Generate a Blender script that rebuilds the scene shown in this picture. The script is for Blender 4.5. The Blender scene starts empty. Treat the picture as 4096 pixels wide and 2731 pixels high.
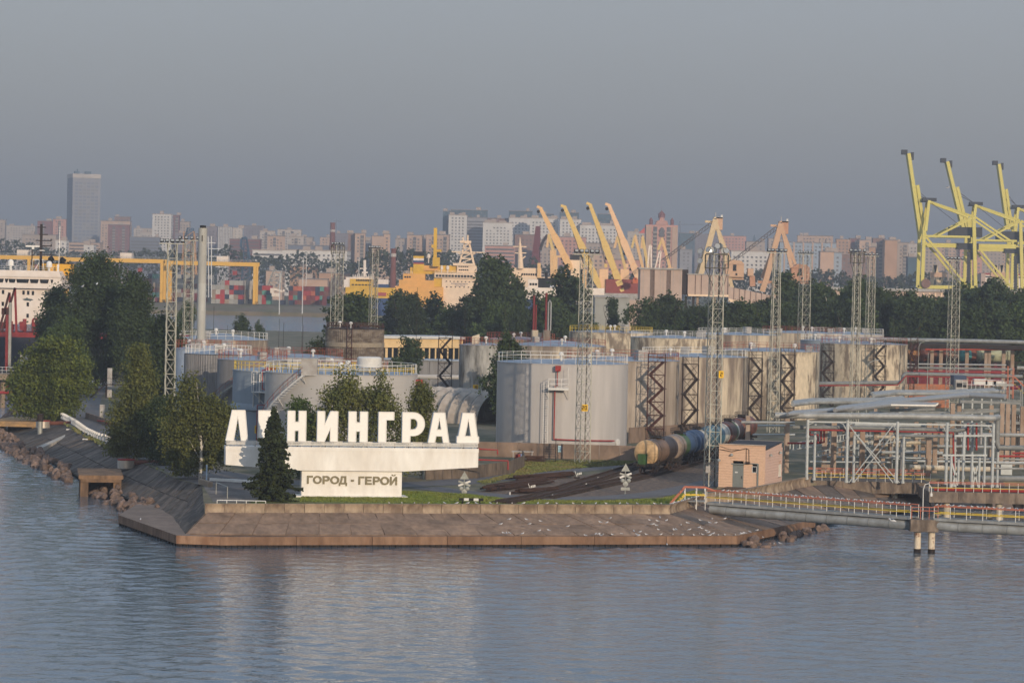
import bpy, math, random
import numpy as np
from mathutils import Vector, Matrix

S = bpy.context.scene
COL = S.collection
R = math.radians
rng = random.Random(7)

# ------------------------------------------------------------------ camera
F_PX, CXP, CYP, HOR = 12200.0, 2048.0, 1365.5, 1085.0
CAM_Z = 27.0
ROLL = R(1.2)
PITCH = math.atan((CYP - HOR) / F_PX)
cam_data = bpy.data.cameras.new("camera")
cam_data.sensor_width = 36.0
cam_data.lens = 36.0 * F_PX / 4096.0
cam_data.clip_start = 1.0
cam_data.clip_end = 30000.0
cam = bpy.data.objects.new("camera", cam_data)
COL.objects.link(cam)
_X = Vector((1, 0, 0)); _F = Vector((0, math.cos(PITCH), -math.sin(PITCH))); _U = Vector((0, math.sin(PITCH), math.cos(PITCH)))
_rx = _X * math.cos(ROLL) + _U * math.sin(ROLL)
_ry = -_X * math.sin(ROLL) + _U * math.cos(ROLL)
cam.matrix_world = Matrix(((_rx.x, _ry.x, -_F.x, 0), (_rx.y, _ry.y, -_F.y, 0), (_rx.z, _ry.z, -_F.z, CAM_Z), (0, 0, 0, 1)))
S.camera = cam

# ------------------------------------------------------------------ light, sky, exposure
SUN_EL, SUN_AZ = R(13.0), R(22.0)           # low evening sun behind the camera, a little to its right
to_sun = Vector((math.sin(SUN_AZ) * math.cos(SUN_EL), -math.cos(SUN_AZ) * math.cos(SUN_EL), math.sin(SUN_EL)))
sun_data = bpy.data.lights.new("sun", 'SUN')
sun_data.energy = 3.7
sun_data.angle = R(0.5)
sun_data.color = (1.0, 0.82, 0.62)
sun = bpy.data.objects.new("sun", sun_data)
sun.rotation_euler = to_sun.to_track_quat('Z', 'Y').to_euler()
sun.location = (0, -50, 200)
COL.objects.link(sun)

W = bpy.data.worlds.new("World"); S.world = W; W.use_nodes = True
nt = W.node_tree; nt.nodes.clear()
def wn(t, **k):
    n = nt.nodes.new(t)
    for a, b in k.items(): setattr(n, a, b)
    return n
sky = wn('ShaderNodeTexSky', sky_type='NISHITA', sun_disc=False)
sky.sun_elevation = SUN_EL
sky.sun_rotation = math.atan2(to_sun.x, to_sun.y)
sky.air_density = 1.0; sky.dust_density = 2.0; sky.ozone_density = 1.5
tc = wn('ShaderNodeTexCoord'); mp = wn('ShaderNodeMapping'); mp.inputs['Scale'].default_value = (1.2, 1.2, 9.0)
no = wn('ShaderNodeTexNoise'); no.inputs['Scale'].default_value = 2.2; no.inputs['Detail'].default_value = 4.0; no.inputs['Roughness'].default_value = 0.5
sep = wn('ShaderNodeSeparateXYZ')
mr = wn('ShaderNodeMapRange'); mr.inputs['From Min'].default_value = 0.005; mr.inputs['From Max'].default_value = 0.10
cr = wn('ShaderNodeMix', data_type='RGBA')        # grey overcast deck: darker rain bank low down, paler higher up
cr.inputs['A'].default_value = (2.38, 2.38, 2.52, 1); cr.inputs['B'].default_value = (3.00, 3.04, 3.36, 1)
ad = wn('ShaderNodeMath', operation='MULTIPLY_ADD'); ad.inputs[1].default_value = 0.56; 
ad2 = wn('ShaderNodeMath', operation='ADD', use_clamp=True); ad2.inputs[1].default_value = -0.28
mr2 = wn('ShaderNodeMapRange', interpolation_type='SMOOTHSTEP'); mr2.inputs['From Min'].default_value = 0.05; mr2.inputs['From Max'].default_value = 0.42
cr2 = wn('ShaderNodeMix', data_type='RGBA'); cr2.inputs['B'].default_value = (3.8, 4.9, 6.6, 1)     # thinner, bluer deck towards the zenith
mix = wn('ShaderNodeMix', data_type='RGBA'); mix.inputs['Factor'].default_value = 0.80
bg = wn('ShaderNodeBackground'); bg.inputs['Strength'].default_value = 0.128
out = wn('ShaderNodeOutputWorld')
L = nt.links.new
L(tc.outputs['Generated'], mp.inputs['Vector']); L(mp.outputs['Vector'], no.inputs['Vector'])
L(tc.outputs['Generated'], sep.inputs[0]); L(sep.outputs['Z'], mr.inputs['Value'])
L(no.outputs['Fac'], ad.inputs[0]); L(mr.outputs['Result'], ad.inputs[2]); L(ad.outputs[0], ad2.inputs[0])
L(ad2.outputs[0], cr.inputs['Factor'])
L(sep.outputs['Z'], mr2.inputs['Value']); L(mr2.outputs['Result'], cr2.inputs['Factor']); L(cr.outputs['Result'], cr2.inputs['A'])
L(sky.outputs['Color'], mix.inputs['A']); L(cr2.outputs['Result'], mix.inputs['B'])
L(mix.outputs['Result'], bg.inputs['Color']); L(bg.outputs['Background'], out.inputs['Surface'])

S.view_settings.view_transform = 'Standard'
S.view_settings.look = 'None'
S.view_settings.exposure = 0.0
S.view_settings.gamma = 1.0
S.view_settings.use_curve_mapping = False
S.render.engine = 'CYCLES'
cy = S.cycles
cy.use_denoising = True
cy.max_bounces = 6; cy.diffuse_bounces = 2; cy.glossy_bounces = 3; cy.transmission_bounces = 2; cy.volume_bounces = 0; cy.transparent_max_bounces = 4
cy.caustics_reflective = False; cy.caustics_refractive = False
cy.sample_clamp_indirect = 6.0
cy.use_adaptive_sampling = True; cy.adaptive_threshold = 0.02

# ------------------------------------------------------------------ helpers
def ray(px, py):
    """World direction of the line of sight through a point of the 4096 x 2731 photograph."""
    x, y = px - CXP, py - CYP
    u = x * math.cos(ROLL) + y * math.sin(ROLL)
    v = -x * math.sin(ROLL) + y * math.cos(ROLL)
    return _F + _X * (u / F_PX) - _U * (v / F_PX)
def G(px, py, z=3.0):
    """Point of the horizontal plane at height z seen at that pixel (used to survey the place)."""
    d = ray(px, py); t = (z - CAM_Z) / d.z
    return Vector((d.x * t, d.y * t, z))
def at(px, py, D):
    d = ray(px, py); t = D / d.y
    return Vector((d.x * t, D, CAM_Z + d.z * t))
def ppm(D): return F_PX / D

def lin(c):
    return tuple(((v / 255.0) / 12.92 if v / 255.0 <= 0.04045 else ((v / 255.0 + 0.055) / 1.055) ** 2.4) for v in c)

MATS = {}
def mat(name, col, rough=0.7, metal=0.0, var=0.12, scale=1.0, col2=None, streak=1.0, cover=0.5, sharp=0.15, rand=0.0, bump=0.0, spec=0.3, fine=0.0):
    """Procedural paint/stone/metal: base colour, a second weathering colour in noise patches (streak > 1 stretches them vertically)."""
    if name in MATS: return MATS[name]
    m = bpy.data.materials.new(name); m.use_nodes = True
    t = m.node_tree; n = t.nodes; b = n['Principled BSDF']
    c = lin(col)
    b.inputs['Roughness'].default_value = rough; b.inputs['Metallic'].default_value = metal
    b.inputs['Specular IOR Level'].default_value = spec
    co = n.new('ShaderNodeTexCoord'); ma = n.new('ShaderNodeMapping')
    ma.inputs['Scale'].default_value = (scale, scale, scale / streak)
    oi = n.new('ShaderNodeObjectInfo')
    mu = n.new('ShaderNodeVectorMath'); mu.operation = 'SCALE'; mu.inputs['Scale'].default_value = 37.0
    cb = n.new('ShaderNodeCombineXYZ')
    for k in range(3): t.links.new(oi.outputs['Random'], cb.inputs[k])
    t.links.new(cb.outputs[0], mu.inputs[0]); t.links.new(mu.outputs[0], ma.inputs['Location'])
    t.links.new(co.outputs['Object'], ma.inputs['Vector'])
    no = n.new('ShaderNodeTexNoise'); no.inputs['Scale'].default_value = 1.0; no.inputs['Detail'].default_value = 5.0; no.inputs['Roughness'].default_value = 0.62
    t.links.new(ma.outputs['Vector'], no.inputs['Vector'])
    mr = n.new('ShaderNodeMapRange'); mr.interpolation_type = 'SMOOTHSTEP'
    mr.inputs['From Min'].default_value = cover - sharp; mr.inputs['From Max'].default_value = cover + sharp
    t.links.new(no.outputs['Fac'], mr.inputs['Value'])
    mx = n.new('ShaderNodeMix'); mx.data_type = 'RGBA'
    c2 = lin(col2) if col2 else tuple(v * (1 - var * 1.6) for v in c)
    mx.inputs['A'].default_value = (*c, 1); mx.inputs['B'].default_value = (*c2, 1)
    t.links.new(mr.outputs['Result'], mx.inputs['Factor'])
    o = mx.outputs['Result']
    # finer value variation
    no2 = n.new('ShaderNodeTexNoise'); no2.inputs['Scale'].default_value = 3.7; no2.inputs['Detail'].default_value = 3.0
    t.links.new(ma.outputs['Vector'], no2.inputs['Vector'])
    hv = n.new('ShaderNodeHueSaturation')
    mr2 = n.new('ShaderNodeMapRange'); mr2.inputs['From Min'].default_value = 0.3; mr2.inputs['From Max'].default_value = 0.7
    mr2.inputs['To Min'].default_value = 1 - var; mr2.inputs['To Max'].default_value = 1 + var
    t.links.new(no2.outputs['Fac'], mr2.inputs['Value'])
    val = mr2.outputs['Result']
    if rand:
        mr3 = n.new('ShaderNodeMapRange'); mr3.inputs['To Min'].default_value = 1 - rand; mr3.inputs['To Max'].default_value = 1 + rand
        t.links.new(oi.outputs['Random'], mr3.inputs['Value'])
        mm = n.new('ShaderNodeMath'); mm.operation = 'MULTIPLY'
        t.links.new(val, mm.inputs[0]); t.links.new(mr3.outputs['Result'], mm.inputs[1]); val = mm.outputs[0]
    t.links.new(val, hv.inputs['Value']); t.links.new(o, hv.inputs['Color'])
    t.links.new(hv.outputs['Color'], b.inputs['Base Color'])
    if bump:
        bu = n.new('ShaderNodeBump'); bu.inputs['Strength'].default_value = 1.0; bu.inputs['Distance'].default_value = bump
        t.links.new(no2.outputs['Fac'], bu.inputs['Height']); t.links.new(bu.outputs['Normal'], b.inputs['Normal'])
    MATS[name] = m
    return m

def smooth_mesh(me, ang=35):
    try:
        me.shade_smooth(); me.set_sharp_from_angle(angle=R(ang))
    except Exception:
        pass

class MB:
    """Collects boxes, bars, tubes, prisms into one mesh."""
    def __init__(s): s.v = []; s.f = []; s.m = []; s.k = 0; s.sm = False
    def mi(s, k): s.k = k; return s
    def add(s, vs, fs):
        o = len(s.v); s.v.extend(tuple(p) for p in vs)
        for f in fs: s.f.append(tuple(o + i for i in f)); s.m.append(s.k)
        return s
    def box(s, c, size, rz=0.0):
        x, y, z = size[0] / 2, size[1] / 2, size[2] / 2; ca, sa = math.cos(rz), math.sin(rz)
        vs = []
        for dz in (-z, z):
            for dx, dy in ((-x, -y), (x, -y), (x, y), (-x, y)):
                vs.append((c[0] + dx * ca - dy * sa, c[1] + dx * sa + dy * ca, c[2] + dz))
        return s.add(vs, [(3, 2, 1, 0), (4, 5, 6, 7), (0, 1, 5, 4), (1, 2, 6, 5), (2, 3, 7, 6), (3, 0, 4, 7)])
    def bar(s, p, q, w, h=None, up=None):
        p, q = Vector(p), Vector(q); h = h or w
        d = (q - p)
        if d.length < 1e-6: return s
        d.normalize(); u = Vector(up) if up else (Vector((0, 0, 1)) if abs(d.z) < 0.95 else Vector((1, 0, 0)))
        a = d.cross(u).normalized() * (w / 2); b = a.cross(d).normalized() * (h / 2)
        vs = [p - a - b, p + a - b, p + a + b, p - a + b, q - a - b, q + a - b, q + a + b, q - a + b]
        return s.add(vs, [(3, 2, 1, 0), (4, 5, 6, 7), (0, 1, 5, 4), (1, 2, 6, 5), (2, 3, 7, 6), (3, 0, 4, 7)])
    def tri(s, p, q, r_):
        """three-sided thin rod (cheap wire / rod)"""
        p, q = Vector(p), Vector(q); d = (q - p)
        if d.length < 1e-6: return s
        d.normalize(); u = Vector((0, 0, 1)) if abs(d.z) < 0.95 else Vector((1, 0, 0))
        a = d.cross(u).normalized(); b = a.cross(d).normalized(); vs = []
        for e in (p, q):
            for k in range(3):
                t = 2 * math.pi * k / 3 + math.pi / 2; vs.append(e + (a * math.cos(t) + b * math.sin(t)) * r_)
        return s.add(vs, [(0, 1, 4, 3), (1, 2, 5, 4), (2, 0, 3, 5)])
    def tube(s, pts, r, n=8, caps=True):
        pts = [Vector(p) for p in pts]; rs = r if isinstance(r, (list, tuple)) else [r] * len(pts)
        o = []; prev = None
        for i, p in enumerate(pts):
            if i == 0: d = pts[1] - pts[0]
            elif i == len(pts) - 1: d = pts[-1] - pts[-2]
            else: d = (pts[i + 1] - p).normalized() + (p - pts[i - 1]).normalized()
            d.normalize()
            if prev is None:
                u = Vector((0, 0, 1)) if abs(d.z) < 0.95 else Vector((1, 0, 0)); a = d.cross(u).normalized()
            else:
                a = (prev - d * prev.dot(d)).normalized()
            prev = a; b = a.cross(d).normalized()
            k = 1.0
            if 0 < i < len(pts) - 1:
                c = max(0.35, (pts[i + 1] - p).normalized().dot(d)); k = 1 / c
                k = min(k, 1.5)
            for j in range(n):
                t = 2 * math.pi * j / n; o.append(p + (a * math.cos(t) + b * math.sin(t)) * rs[i] * (k if False else 1.0))
        fs = []
        for i in range(len(pts) - 1):
            for j in range(n):
                fs.append((i * n + j, i * n + (j + 1) % n, (i + 1) * n + (j + 1) % n, (i + 1) * n + j))
        if caps:
            fs.append(tuple(range(n - 1, -1, -1))); fs.append(tuple((len(pts) - 1) * n + j for j in range(n)))
        s.sm = True
        return s.add(o, fs)
    def lathe(s, c, prof, n=48, a0=0.0, a1=2 * math.pi):
        """prof: [(radius, z)] around the vertical through c"""
        full = abs(a1 - a0 - 2 * math.pi) < 1e-6; m = n if full else n + 1; vs = []; fs = []
        for r_, z in prof:
            for j in range(m):
                t = a0 + (a1 - a0) * j / n; vs.append((c[0] + r_ * math.cos(t), c[1] + r_ * math.sin(t), c[2] + z))
        for i in range(len(prof) - 1):
            for j in range(n):
                j2 = (j + 1) % m
                fs.append((i * m + j, i * m + j2, (i + 1) * m + j2, (i + 1) * m + j))
        s.sm = True
        return s.add(vs, fs)
    def prism(s, poly, h0, h1, fr=None):
        """polygon (2D list) extruded from h0 to h1 in frame fr = (origin, ex, ey, ez); default z-up"""
        if fr is None: fr = (Vector((0, 0, 0)), Vector((1, 0, 0)), Vector((0, 1, 0)), Vector((0, 0, 1)))
        o, ex, ey, ez = fr; n = len(poly)
        vs = [o + ex * a + ey * b + ez * h0 for a, b in poly] + [o + ex * a + ey * b + ez * h1 for a, b in poly]
        fs = [tuple(range(n - 1, -1, -1)), tuple(range(n, 2 * n))] + [(i, (i + 1) % n, n + (i + 1) % n, n + i) for i in range(n)]
        return s.add(vs, fs)
    def mesh(s, name, mats, smooth=None, ang=35):
        me = bpy.data.meshes.new(name); me.from_pydata(s.v, [], s.f)
        for m in (mats if isinstance(mats, (list, tuple)) else [mats]): me.materials.append(m)
        if isinstance(mats, (list, tuple)) and len(mats) > 1: me.polygons.foreach_set('material_index', s.m)
        me.update()
        if s.sm if smooth is None else smooth: smooth_mesh(me, ang)
        return me
    def build(s, name, mats, parent=None, off=None, **k):
        if off is not None:
            s.v = [(a - off[0], b - off[1], c - off[2]) for a, b, c in s.v]
        return link(name, s.mesh(name, mats, **k), parent)

def link(name, data, parent=None, loc=(0, 0, 0), rot=(0, 0, 0), scale=None):
    o = bpy.data.objects.new(name, data); COL.objects.link(o)
    o.location = loc; o.rotation_euler = rot
    if scale is not None: o.scale = (scale, scale, scale) if not hasattr(scale, '__len__') else scale
    if parent: o.parent = parent
    return o
def tag(o, label=None, cat=None, group=None, kind=None):
    if label: o['label'] = label
    if cat: o['category'] = cat
    if group: o['group'] = group
    if kind: o['kind'] = kind
    return o
def thing(name, label, cat, loc=(0, 0, 0), rz=0.0, group=None, scale=None):
    return tag(link(name, None, None, loc, (0, 0, rz), scale), label, cat, group)
def struct(o): o['kind'] = 'structure'; return o
def stuff(o): o['kind'] = 'stuff'; return o

_CACHE = {}
def shared(key, fn):
    if key not in _CACHE: _CACHE[key] = fn()
    return _CACHE[key]

def rail(mb, pts, h=1.1, step=2.0, r_=0.03, rails=(1.0, 0.5), close=False, post=True, n3=True):
    """hand rail along a polyline: posts and rails into mb"""
    pts = [Vector(p) for p in pts]
    if close: pts = pts + [pts[0]]
    for a, b in zip(pts[:-1], pts[1:]):
        k = max(1, int(round((b - a).length / step)))
        for f in rails: mb.tri(a + Vector((0, 0, h * f)), b + Vector((0, 0, h * f)), r_)
        if post:
            for i in range(k + (0 if b is not pts[-1] or close else 1)):
                p = a.lerp(b, i / k); mb.tri(p, p + Vector((0, 0, h)), r_)
    return mb
def circle(c, r_, n=40, a0=0, a1=2 * math.pi, z=None):
    return [Vector((c[0] + r_ * math.cos(a0 + (a1 - a0) * i / n), c[1] + r_ * math.sin(a0 + (a1 - a0) * i / n), c[2] if z is None else z)) for i in range(n + (0 if abs(a1 - a0 - 2 * math.pi) < 1e-6 else 1))]
def resample(pts, n):
    pts = [Vector(p) for p in pts]; seg = [(b - a).length for a, b in zip(pts[:-1], pts[1:])]; tot = sum(seg); outp = []
    for i in range(n + 1):
        d = tot * i / n; j = 0
        while j < len(seg) - 1 and d > seg[j]: d -= seg[j]; j += 1
        outp.append(pts[j].lerp(pts[j + 1], min(1, d / seg[j]) if seg[j] else 0))
    return outp
def length(pts): return sum((Vector(b) - Vector(a)).length for a, b in zip(pts[:-1], pts[1:]))
# ------------------------------------------------------------------ materials of the setting
M_CONC = mat('concrete_warm', (150, 132, 112), .9, var=.16, scale=.35, col2=(112, 97, 84), streak=2.5, sharp=.2, bump=.03)
M_SLAB = mat('slab_front', (138, 116, 98), .92, var=.2, scale=.5, col2=(108, 91, 78), sharp=.25, rand=.14, bump=.03)
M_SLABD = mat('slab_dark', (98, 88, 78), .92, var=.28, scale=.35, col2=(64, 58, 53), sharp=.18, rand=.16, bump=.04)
M_TOE = mat('quay_brown', (140, 112, 90), .88, var=.16, scale=.5, col2=(104, 78, 60), streak=3, sharp=.25, bump=.03)
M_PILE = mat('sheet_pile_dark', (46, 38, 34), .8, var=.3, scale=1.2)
M_PARA = mat('parapet_concrete', (164, 146, 124), .9, var=.14, scale=.8, col2=(112, 95, 80), streak=2.0, sharp=.2, rand=.07, bump=.02)
M_ASPH = mat('asphalt', (106, 102, 100), .9, var=.1, scale=.25, col2=(94, 92, 92), sharp=.3)
M_PAVE = mat('old_paving', (122, 114, 108), .92, var=.16, scale=.3, col2=(84, 78, 74), sharp=.2)
M_EARTH = mat('weedy_earth', (92, 88, 62), .95, var=.2, scale=.12, col2=(98, 80, 62), sharp=.12, bump=.05)
M_LAWN = mat('lawn', (104, 116, 52), .95, var=.2, scale=.18, col2=(104, 104, 56), sharp=.2, bump=.05)
M_BALL = mat('ballast', (130, 108, 88), .95, var=.3, scale=1.4, col2=(78, 68, 62), sharp=.2, bump=.06)
M_ROCK = mat('granite_rock', (128, 108, 96), .9, var=.25, scale=1.1, col2=(86, 73, 66), sharp=.25, rand=.25, bump=.05)
M_FARLAND = mat('far_ground', (110, 100, 80), .95, var=.15, scale=.03, col2=(92, 92, 66), sharp=.15)
M_YARD = mat('plant_ground', (122, 112, 92), .95, var=.2, scale=.1, col2=(84, 84, 62), sharp=.15)

# ------------------------------------------------------------------ water
def water_material(name='river_water', dist=.08, col=(0.075, 0.108, 0.138, 1), spec=.7):
    m = bpy.data.materials.new(name); m.use_nodes = True
    t = m.node_tree; b = t.nodes['Principled BSDF']
    b.inputs['Base Color'].default_value = col; b.inputs['Roughness'].default_value = 0.05
    b.inputs['IOR'].default_value = 1.333; b.inputs['Specular IOR Level'].default_value = spec
    co = t.nodes.new('ShaderNodeTexCoord'); 
    h = None
    for sc, st, am in ((1.1, 1.7, 1.0), (3.1, 1.5, .40)):
        ma = t.nodes.new('ShaderNodeMapping'); ma.inputs['Scale'].default_value = (sc / st, sc, sc); ma.inputs['Rotation'].default_value = (0, 0, .15 * sc)
        no = t.nodes.new('ShaderNodeTexNoise'); no.inputs['Detail'].default_value = 2.0; no.inputs['Scale'].default_value = 1.0
        t.links.new(co.outputs['Object'], ma.inputs['Vector']); t.links.new(ma.outputs['Vector'], no.inputs['Vector'])
        mu = t.nodes.new('ShaderNodeMath'); mu.operation = 'MULTIPLY'; mu.inputs[1].default_value = am
        t.links.new(no.outputs['Fac'], mu.inputs[0])
        if h is None: h = mu.outputs[0]
        else:
            ad = t.nodes.new('ShaderNodeMath'); ad.operation = 'ADD'; t.links.new(h, ad.inputs[0]); t.links.new(mu.outputs[0], ad.inputs[1]); h = ad.outputs[0]
    bu = t.nodes.new('ShaderNodeBump'); bu.inputs['Strength'].default_value = 1.0; bu.inputs['Distance'].default_value = dist
    t.links.new(h, bu.inputs['Height']); t.links.new(bu.outputs['Normal'], b.inputs['Normal'])
    return m
M_WATER, M_WATER2 = water_material(), water_material('open_water', .35, (.11, .19, .28, 1), .3)
def build_water():
    x0, x1, y0, y1 = -120.0, 80.0, 150.0, 470.0
    nx, ny = 560, 660
    xs = np.linspace(x0, x1, nx); ys = y0 + (y1 - y0) * np.linspace(0, 1, ny) ** 1.15
    X, Y = np.meshgrid(xs, ys)
    g = np.random.default_rng(4); Z = np.zeros_like(X)
    for k in range(60):
        lam = 0.8 * (4.2 / 0.8) ** g.random(); th = g.normal(1.35, 0.85); ph = g.random() * 6.28
        kx, ky = 2 * math.pi / lam * math.cos(th), 2 * math.pi / lam * math.sin(th)
        amp = 0.0036 * lam ** 0.9
        px_, py_ = g.random(2) * 6.28; env = 0.65 + 0.35 * np.sin(X * .05 * g.normal() + Y * .03 * g.normal() + px_)
        Z += amp * env * np.sin(kx * X + ky * Y + ph)
    patch = 0.82 + 0.42 * np.sin(X * .035 + 1.3) * np.sin(Y * .045 + X * .02) + 0.18 * np.sin(Y * .11 + 2 * np.sin(X * .03))
    Z *= patch
    e = np.minimum(np.minimum(X - x0, x1 - X), np.minimum(Y - y0, y1 - Y)); Z *= np.clip(e / 6, 0, 1)
    co = np.stack([X, Y, Z], -1).reshape(-1, 3)
    i = np.arange((nx - 1) * (ny - 1)); r_, c_ = i // (nx - 1), i % (nx - 1); a = r_ * nx + c_
    q = np.stack([a, a + 1, a + nx + 1, a + nx], -1)
    o = len(co); FAR = 10300.0
    ext = np.array([[-FAR, -240, 0], [FAR, -240, 0], [FAR, 11400, 0], [-FAR, 11400, 0], [x0, y0, 0], [x1, y0, 0], [x1, y1, 0], [x0, y1, 0]])
    qe = np.array([[0, 1, 5, 4], [1, 2, 6, 5], [2, 3, 7, 6], [3, 0, 4, 7]]) + o
    co = np.concatenate([co, ext]); q = np.concatenate([q, qe])
    me = bpy.data.meshes.new('water'); me.vertices.add(len(co)); me.vertices.foreach_set('co', co.astype(np.float32).ravel())
    me.loops.add(q.size); me.loops.foreach_set('vertex_index', q.astype(np.int32).ravel())
    me.polygons.add(len(q)); me.polygons.foreach_set('loop_start', (np.arange(len(q)) * 4).astype(np.int32))
    me.update(calc_edges=True); me.materials.append(M_WATER); me.materials.append(M_WATER2); me.polygons.foreach_set('material_index', (np.arange(len(q)) >= len(q) - 4).astype(np.int32)); me.shade_smooth()
    o = link('water', me); tag(o, 'rippled blue grey river water around the point', 'water', kind='structure')
build_water()

# ------------------------------------------------------------------ land sheets
def sheet(name, pts, m, z, label=None, skirt=0.0):
    mb = MB(); n = len(pts)
    vs = [(p[0], p[1], z) for p in pts]
    mb.add(vs, [tuple(range(n))])
    if skirt:
        mb.add([(p[0], p[1], z) for p in pts] + [(p[0], p[1], z - skirt) for p in pts], [(i, n + i, n + (i + 1) % n, (i + 1) % n) for i in range(n)])
    o = mb.build(name, m); struct(o)
    if label: o['label'] = label
    return o
def gp(l, z=3.0): return [G(x, y, z) for x, y in l]
LAND_LEFT = [(-29.8, 298.4), *[tuple(G(x, y, 3)[:2]) for x, y in ((808, 1938), (720, 1918), (494, 1814), (425, 1780), (283, 1715), (237, 1650))], (-78, 520), (-84, 560), (-92, 640), (-100, 760), (-118, 1000), (-130, 1150)]
LAND_RIGHT = [(16.2, 309.4), (21.0, 325.5), (24.6, 329), (35.0, 356), (46, 367), (80, 374), (300, 385), (900, 420)]
land = LAND_LEFT[::-1] + LAND_RIGHT + [(900, 1190), (60, 1190), (-20, 1160), (-60, 1130)]
sheet('ground', land, M_YARD, 2.985, 'flat ground of the oil terminal behind the embankment', skirt=4)
far = [(-9000, 1655), (-60, 1655), (-30, 1500), (20, 1400), (60, 1230), (901, 1230), (901, 380), (9000, 380), (10200, 11300), (-10200, 11300)]
sheet('terrain', far, M_FARLAND, 2.0, 'distant flat land across the channel under the city', skirt=4)

def ribbon(pts, w, z):
    """outline of a strip along a pixel polyline (surveyed on the ground), w metres wide"""
    P = resample([G(x, y, z) for x, y in pts], max(6, len(pts) * 3)); a, b = [], []
    ww = w if hasattr(w, '__len__') else (w, w)
    for i, p in enumerate(P):
        d = (P[min(i + 1, len(P) - 1)] - P[max(0, i - 1)]).normalized(); nrm = Vector((-d.y, d.x, 0)); h = (ww[0] + (ww[1] - ww[0]) * i / (len(P) - 1)) / 2
        a.append(p + nrm * h); b.append(p - nrm * h)
    return a + b[::-1]
sheet('paving', gp([(853, 2006), (812, 1942), (730, 1917), (620, 1860), (700, 1850), (860, 1880), (1000, 1895), (1200, 1950), (1200, 1990), (1150, 2004), (1000, 2008)]), M_PAVE, 2.995, 'cracked grey paving beside the dark spruce')
sheet('lawn', gp([(1010, 2006), (1080, 1990), (1205, 1972), (1610, 1962), (1760, 1962), (1880, 1975), (2050, 1996), (2400, 2001), (2640, 1992), (2790, 1958), (2815, 1972), (2690, 2014), (2600, 2016), (1800, 2016), (1300, 2012), (1000, 2012)]), M_LAWN, 3.005, 'mown strip of lawn along the top of the embankment')
sheet('verge', gp([(1895, 1930), (2060, 1890), (2100, 1842), (2330, 1840), (2560, 1843), (2580, 1856), (2300, 1876), (2150, 1893), (1940, 1938)]), mat('verge_grass', (92, 104, 52), .95, var=.22, scale=.2, col2=(104, 92, 62), sharp=.15), 2.998, 'rough grass verge below the tank wall')
sheet('gravel_bed', gp([(1870, 1972), (2010, 1945), (2200, 1915), (2520, 1878), (2800, 1830), (2960, 1770), (3010, 1770), (2950, 1850), (2860, 1925), (2640, 1965), (2400, 1986), (2150, 1990), (1960, 1985)]), M_BALL, 3.0, 'grey brown gravel bed under the railway tracks')
sheet('road', ribbon([(420, 1520), (340, 1580), (318, 1640), (350, 1700), (470, 1765), (620, 1832), (800, 1885), (1000, 1915), (1300, 1938), (1600, 1940), (1780, 1932), (2000, 1908), (2250, 1880), (2500, 1852), (2700, 1820)], 6.2, 3), M_ASPH, 3.012, 'asphalt road curving behind the sign towards the tank wagons')
sheet('service_road', ribbon([(1700, 1948), (1860, 1970), (2050, 1987), (2250, 1994), (2450, 1990), (2640, 1974), (2780, 1948), (2870, 1925)], 4.2, 3), M_ASPH, 3.018, 'narrow asphalt road between the rails and the lawn')

# ------------------------------------------------------------------ embankment: slopes laid with slabs
T_L = [(855, 2020), (808, 1940), (720, 1920), (494, 1816), (425, 1782), (283, 1717), (237, 1652), (150, 1620)]
B_L = [(740, 2135), (690, 2075), (600, 2030), (330, 1912), (240, 1862), (96, 1791), (38, 1749), (-60, 1700)]
T_L = [G(x, y, 2.95) for x, y in T_L]; T_L[0] = Vector((-29.6, 298.2, 2.85))
B_L = [G(x, y, z) for (x, y), z in zip(B_L, (1.02, .95, .8, .4, .3, .3, .3, .3))]
T_F = [Vector((-29.4, 298.0, 2.82)), Vector((16.3, 308.8, 2.78))]
B_F = [G(740, 2135, 1.03), G(2951, 2143, 1.03)]
T_R = [Vector((16.3, 308.8, 2.78)), Vector((21.2, 325, 2.8)), Vector((24.9, 328.6, 2.8)), Vector((35.4, 355.5, 2.8)), Vector((46.5, 366, 2.8)), Vector((60, 370, 2.8))]
B_R = [G(2951, 2143, 1.03), G(3130, 2104, 1.03), G(3200, 2090, 1.0), Vector((38.5, 342, .6)), Vector((47, 354, .2)), Vector((60, 360, -.3))]
emb = thing('embankment', 'sloping concrete embankment laid with weathered slabs round the point', 'embankment'); emb['kind'] = 'structure'
def ruled(T, B, t, s):
    """t along (piecewise by index length), s down"""
    n = len(T) - 1; k = min(int(t * n), n - 1); f = t * n - k
    return T[k].lerp(T[k + 1], f).lerp(B[k].lerp(B[k + 1], f), s)
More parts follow.
